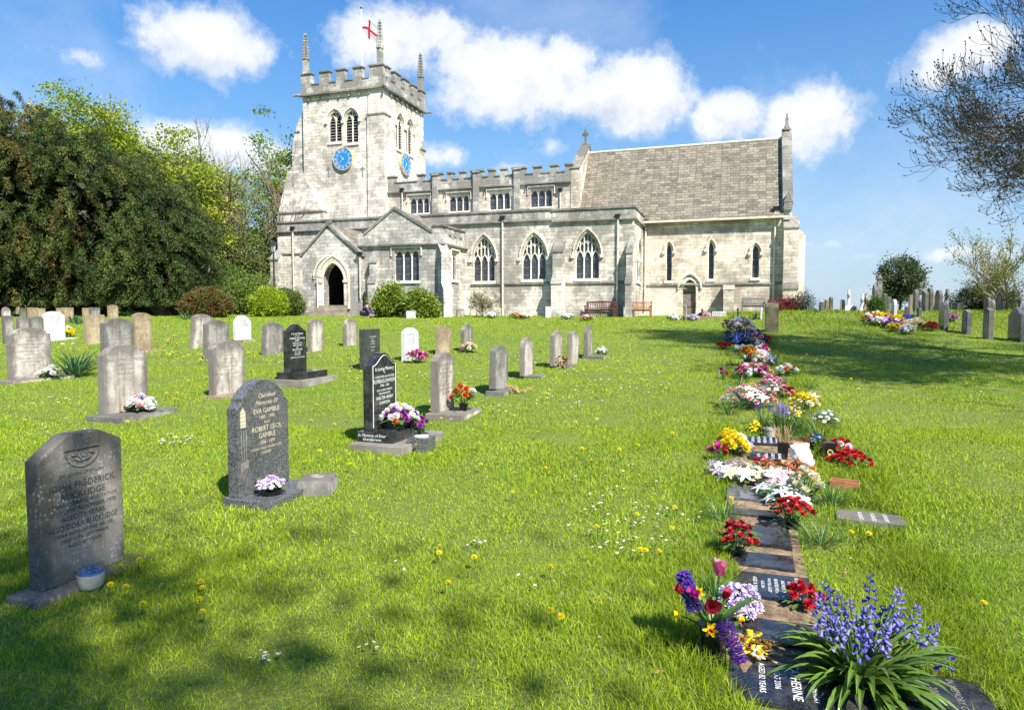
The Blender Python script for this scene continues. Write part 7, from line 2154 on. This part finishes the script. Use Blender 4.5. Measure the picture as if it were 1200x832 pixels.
def blades(X, Y, hgt, wid, rng, tint, mode=5, lean=.8):
    n = len(X); Z = gz(X, Y) - .004
    a = rng.uniform(0, 2 * PI, n); b = rng.uniform(0, 2 * PI, n); l = lean * rng.random(n) ** .7
    s = np.stack([np.cos(a), np.sin(a), np.zeros(n)], 1) * (wid / 2)[:, None]
    d = np.stack([np.cos(b) * l, np.sin(b) * l, np.ones(n)], 1); d /= np.linalg.norm(d, axis=1)[:, None]
    P = np.stack([X, Y, Z], 1); dr = np.stack([np.cos(b), np.sin(b), -.35 * np.ones(n)], 1) * (hgt * l * .55)[:, None]
    if mode == 5:
        V = np.stack([P - s, P + s, P + d * (hgt * .55)[:, None] + s * .85, P + d * (hgt * .55)[:, None] - s * .85, P + d * hgt[:, None] + dr], 1).reshape(-1, 3)
        i = np.arange(n)[:, None] * 5; Fc = [i + np.array([[0, 1, 2, 3]]), i + np.array([[3, 2, 4]])]; T = np.repeat(tint, 5, 0)
        base = np.tile(np.array([.55, .55, .95, .95, 1.05]), n)[:, None]
    else:
        V = np.stack([P - s, P + s, P + d * hgt[:, None] + dr * .6], 1).reshape(-1, 3)
        i = np.arange(n)[:, None] * 3; Fc = [i + np.array([[0, 1, 2]])]; T = np.repeat(tint, 3, 0)
    return V, Fc, T


def colours(X, Y, rng):
    a = snoise(X, Y, 1, .55)[:, None]; b = snoise(X, Y, 2, 2.8)[:, None]; n = len(X)
    c = np.array([.385, .465, .016]) + a * np.array([.035, .012, .002]) + b * np.array([.035, .03, .002])
    c = c * (1 + rng.uniform(-.28, .28, (n, 1)))
    dry = rng.random(n) < .045 + .03 * (b[:, 0] > .6)
    c[dry] = np.array([.50, .42, .14]) * (1 + rng.uniform(-.3, .3, (dry.sum(), 1)))
    dk = rng.random(n) < .22
    c[dk] *= np.array([.55, .72, .8])
    return np.clip(c, .005, .8)


rng = np.random.default_rng(123)
for (y0, y1, dens, hg, wd, mode) in ((1.6, 4.2, 11000, .034, .0034, 5), (4.2, 8, 4000, .036, .0056, 5), (8, 15, 1250, .038, .010, 3), (15, 26, 360, .042, .019, 3), (26, 44, 105, .05, .036, 3)):
    X, Y = sample(y0, y1, dens, rng)
    patch = 1 + .35 * snoise(X, Y, 5, 2.2) + .25 * snoise(X, Y, 6, 7)
    rd = row_dist(X, Y)
    xr_ = np.interp(Y, [2.5, 22], [hit(960, 800).x, hit(872, 392).x])
    side = np.where(X > xr_, 2.6, 1.5) * (.65 + .35 * snoise(X, Y, 9, 3.0))
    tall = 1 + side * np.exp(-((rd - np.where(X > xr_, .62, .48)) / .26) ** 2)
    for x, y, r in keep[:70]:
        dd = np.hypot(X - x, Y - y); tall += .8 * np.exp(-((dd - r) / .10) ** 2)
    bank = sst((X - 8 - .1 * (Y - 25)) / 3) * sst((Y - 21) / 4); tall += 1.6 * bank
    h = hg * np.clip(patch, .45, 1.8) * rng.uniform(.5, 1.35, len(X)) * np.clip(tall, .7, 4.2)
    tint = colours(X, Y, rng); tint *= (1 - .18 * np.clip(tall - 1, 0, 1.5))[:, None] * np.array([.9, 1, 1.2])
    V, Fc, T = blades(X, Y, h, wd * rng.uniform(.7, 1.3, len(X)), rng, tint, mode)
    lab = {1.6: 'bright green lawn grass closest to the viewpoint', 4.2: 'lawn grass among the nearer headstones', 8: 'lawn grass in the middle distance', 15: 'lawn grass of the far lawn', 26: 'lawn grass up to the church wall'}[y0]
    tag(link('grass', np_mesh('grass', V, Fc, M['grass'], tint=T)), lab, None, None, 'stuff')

# daisies in drifts
dp = [(200, 520, 16, 5, 26), (222, 521, 22, 6, 30), (562, 643, 14, 5, 9), (715, 565, 40, 20, 22), (745, 610, 40, 18, 26), (700, 600, 30, 20, 16), (800, 610, 30, 15, 14), (735, 640, 50, 14, 22), (310, 778, 20, 6, 9), (435, 765, 15, 8, 5), (470, 670, 15, 4, 4), (630, 690, 20, 10, 4), (720, 650, 20, 6, 6),
      (500, 442, 60, 5, 60), (560, 445, 40, 4, 50), (230, 418, 40, 8, 60), (165, 415, 30, 6, 30), (60, 470, 40, 8, 30), (400, 435, 30, 6, 30), (430, 450, 30, 6, 20), (620, 430, 60, 12, 70), (700, 440, 70, 14, 90), (760, 440, 50, 20, 60), (420, 400, 60, 6, 40), (660, 470, 50, 10, 50), (745, 455, 40, 10, 40), (1000, 430, 80, 30, 40), (1100, 440, 60, 20, 20), (330, 420, 50, 8, 30), (560, 480, 60, 20, 30), (100, 500, 60, 15, 20)]
C = []
for (px, py, sx, sy, n) in dp:
    for k in range(n):
        q = hit(px + rng.normal() * sx * .6, py + rng.normal() * sy * .6)
        if 1 < q.y < 30: C.append((q.x, q.y, q.z))
C = np.array(C); V = []; Fs = []; mi = []
for i, (x, y, z) in enumerate(C):
    s = .0105 * min(2.0, 1 + max(0, y - 4) * .09); zz = z + rng.uniform(.035, .06); tx_, ty_ = rng.uniform(-.4, .2), rng.uniform(-.3, .3)
    b = len(V); k_ = 10
    for k in range(k_):
        a = 2 * PI * k / k_; r_ = s * (1.0 if k % 2 else .78); V.append((x + r_ * math.cos(a), y + r_ * math.sin(a), zz + tx_ * r_ * math.sin(a) + ty_ * r_ * math.cos(a)))
    Fs.append([b + j for j in range(k_)]); mi.append(0)
    b = len(V)
    for k in range(6): a = 2 * PI * k / 6; V.append((x + s * .36 * math.cos(a), y + s * .36 * math.sin(a), zz + .003))
    Fs.append([b + j for j in range(6)]); mi.append(1)
    b = len(V); V += [(x - .0012, y, z - .01), (x + .0012, y, z - .01), (x, y, zz)]; Fs.append([b, b + 1, b + 2]); mi.append(2)
b = MB(); b.v = V; b.f = Fs; b.m = mi
me = bpy.data.meshes.new('daisies'); me.from_pydata(V, [], Fs)
for m_ in (M['daisyw'], M['pt_yellow'], M['stem']): me.materials.append(m_)
me.polygons.foreach_set('material_index', mi)
tag(link('daisies', me), 'drifts of tiny white daisies in the lawn', None, None, 'stuff')

# fallen leaves and clippings
rng = np.random.default_rng(77)
X, Y = sample(1.8, 14, 4.0, rng); sp_ = (row_dist(X, Y) < .55)
X2, Y2 = sample(1.8, 9, 90, rng); k = (row_dist(X2, Y2) < .34); X = np.concatenate([X, X2[k]]); Y = np.concatenate([Y, Y2[k]])
C = np.stack([X, Y, gz(X, Y) + rng.uniform(.012, .035, len(X))], 1); D_ = np.stack([rng.normal(size=len(X)), rng.normal(size=len(X)), rng.normal(size=len(X)) * .25], 1)
fl = leaves(C, D_, rng.uniform(.015, .045, len(X)), rng.uniform(.008, .02, len(X)), pal(len(X), [(.42, .24, .10), (.30, .15, .06), (.50, .36, .18)], .3, rng), M['leaf'], 'fallen_leaves', None, rng=rng)
tag(fl, 'scattered dry brown leaves and petals on the lawn and soil', None, None, 'stuff')
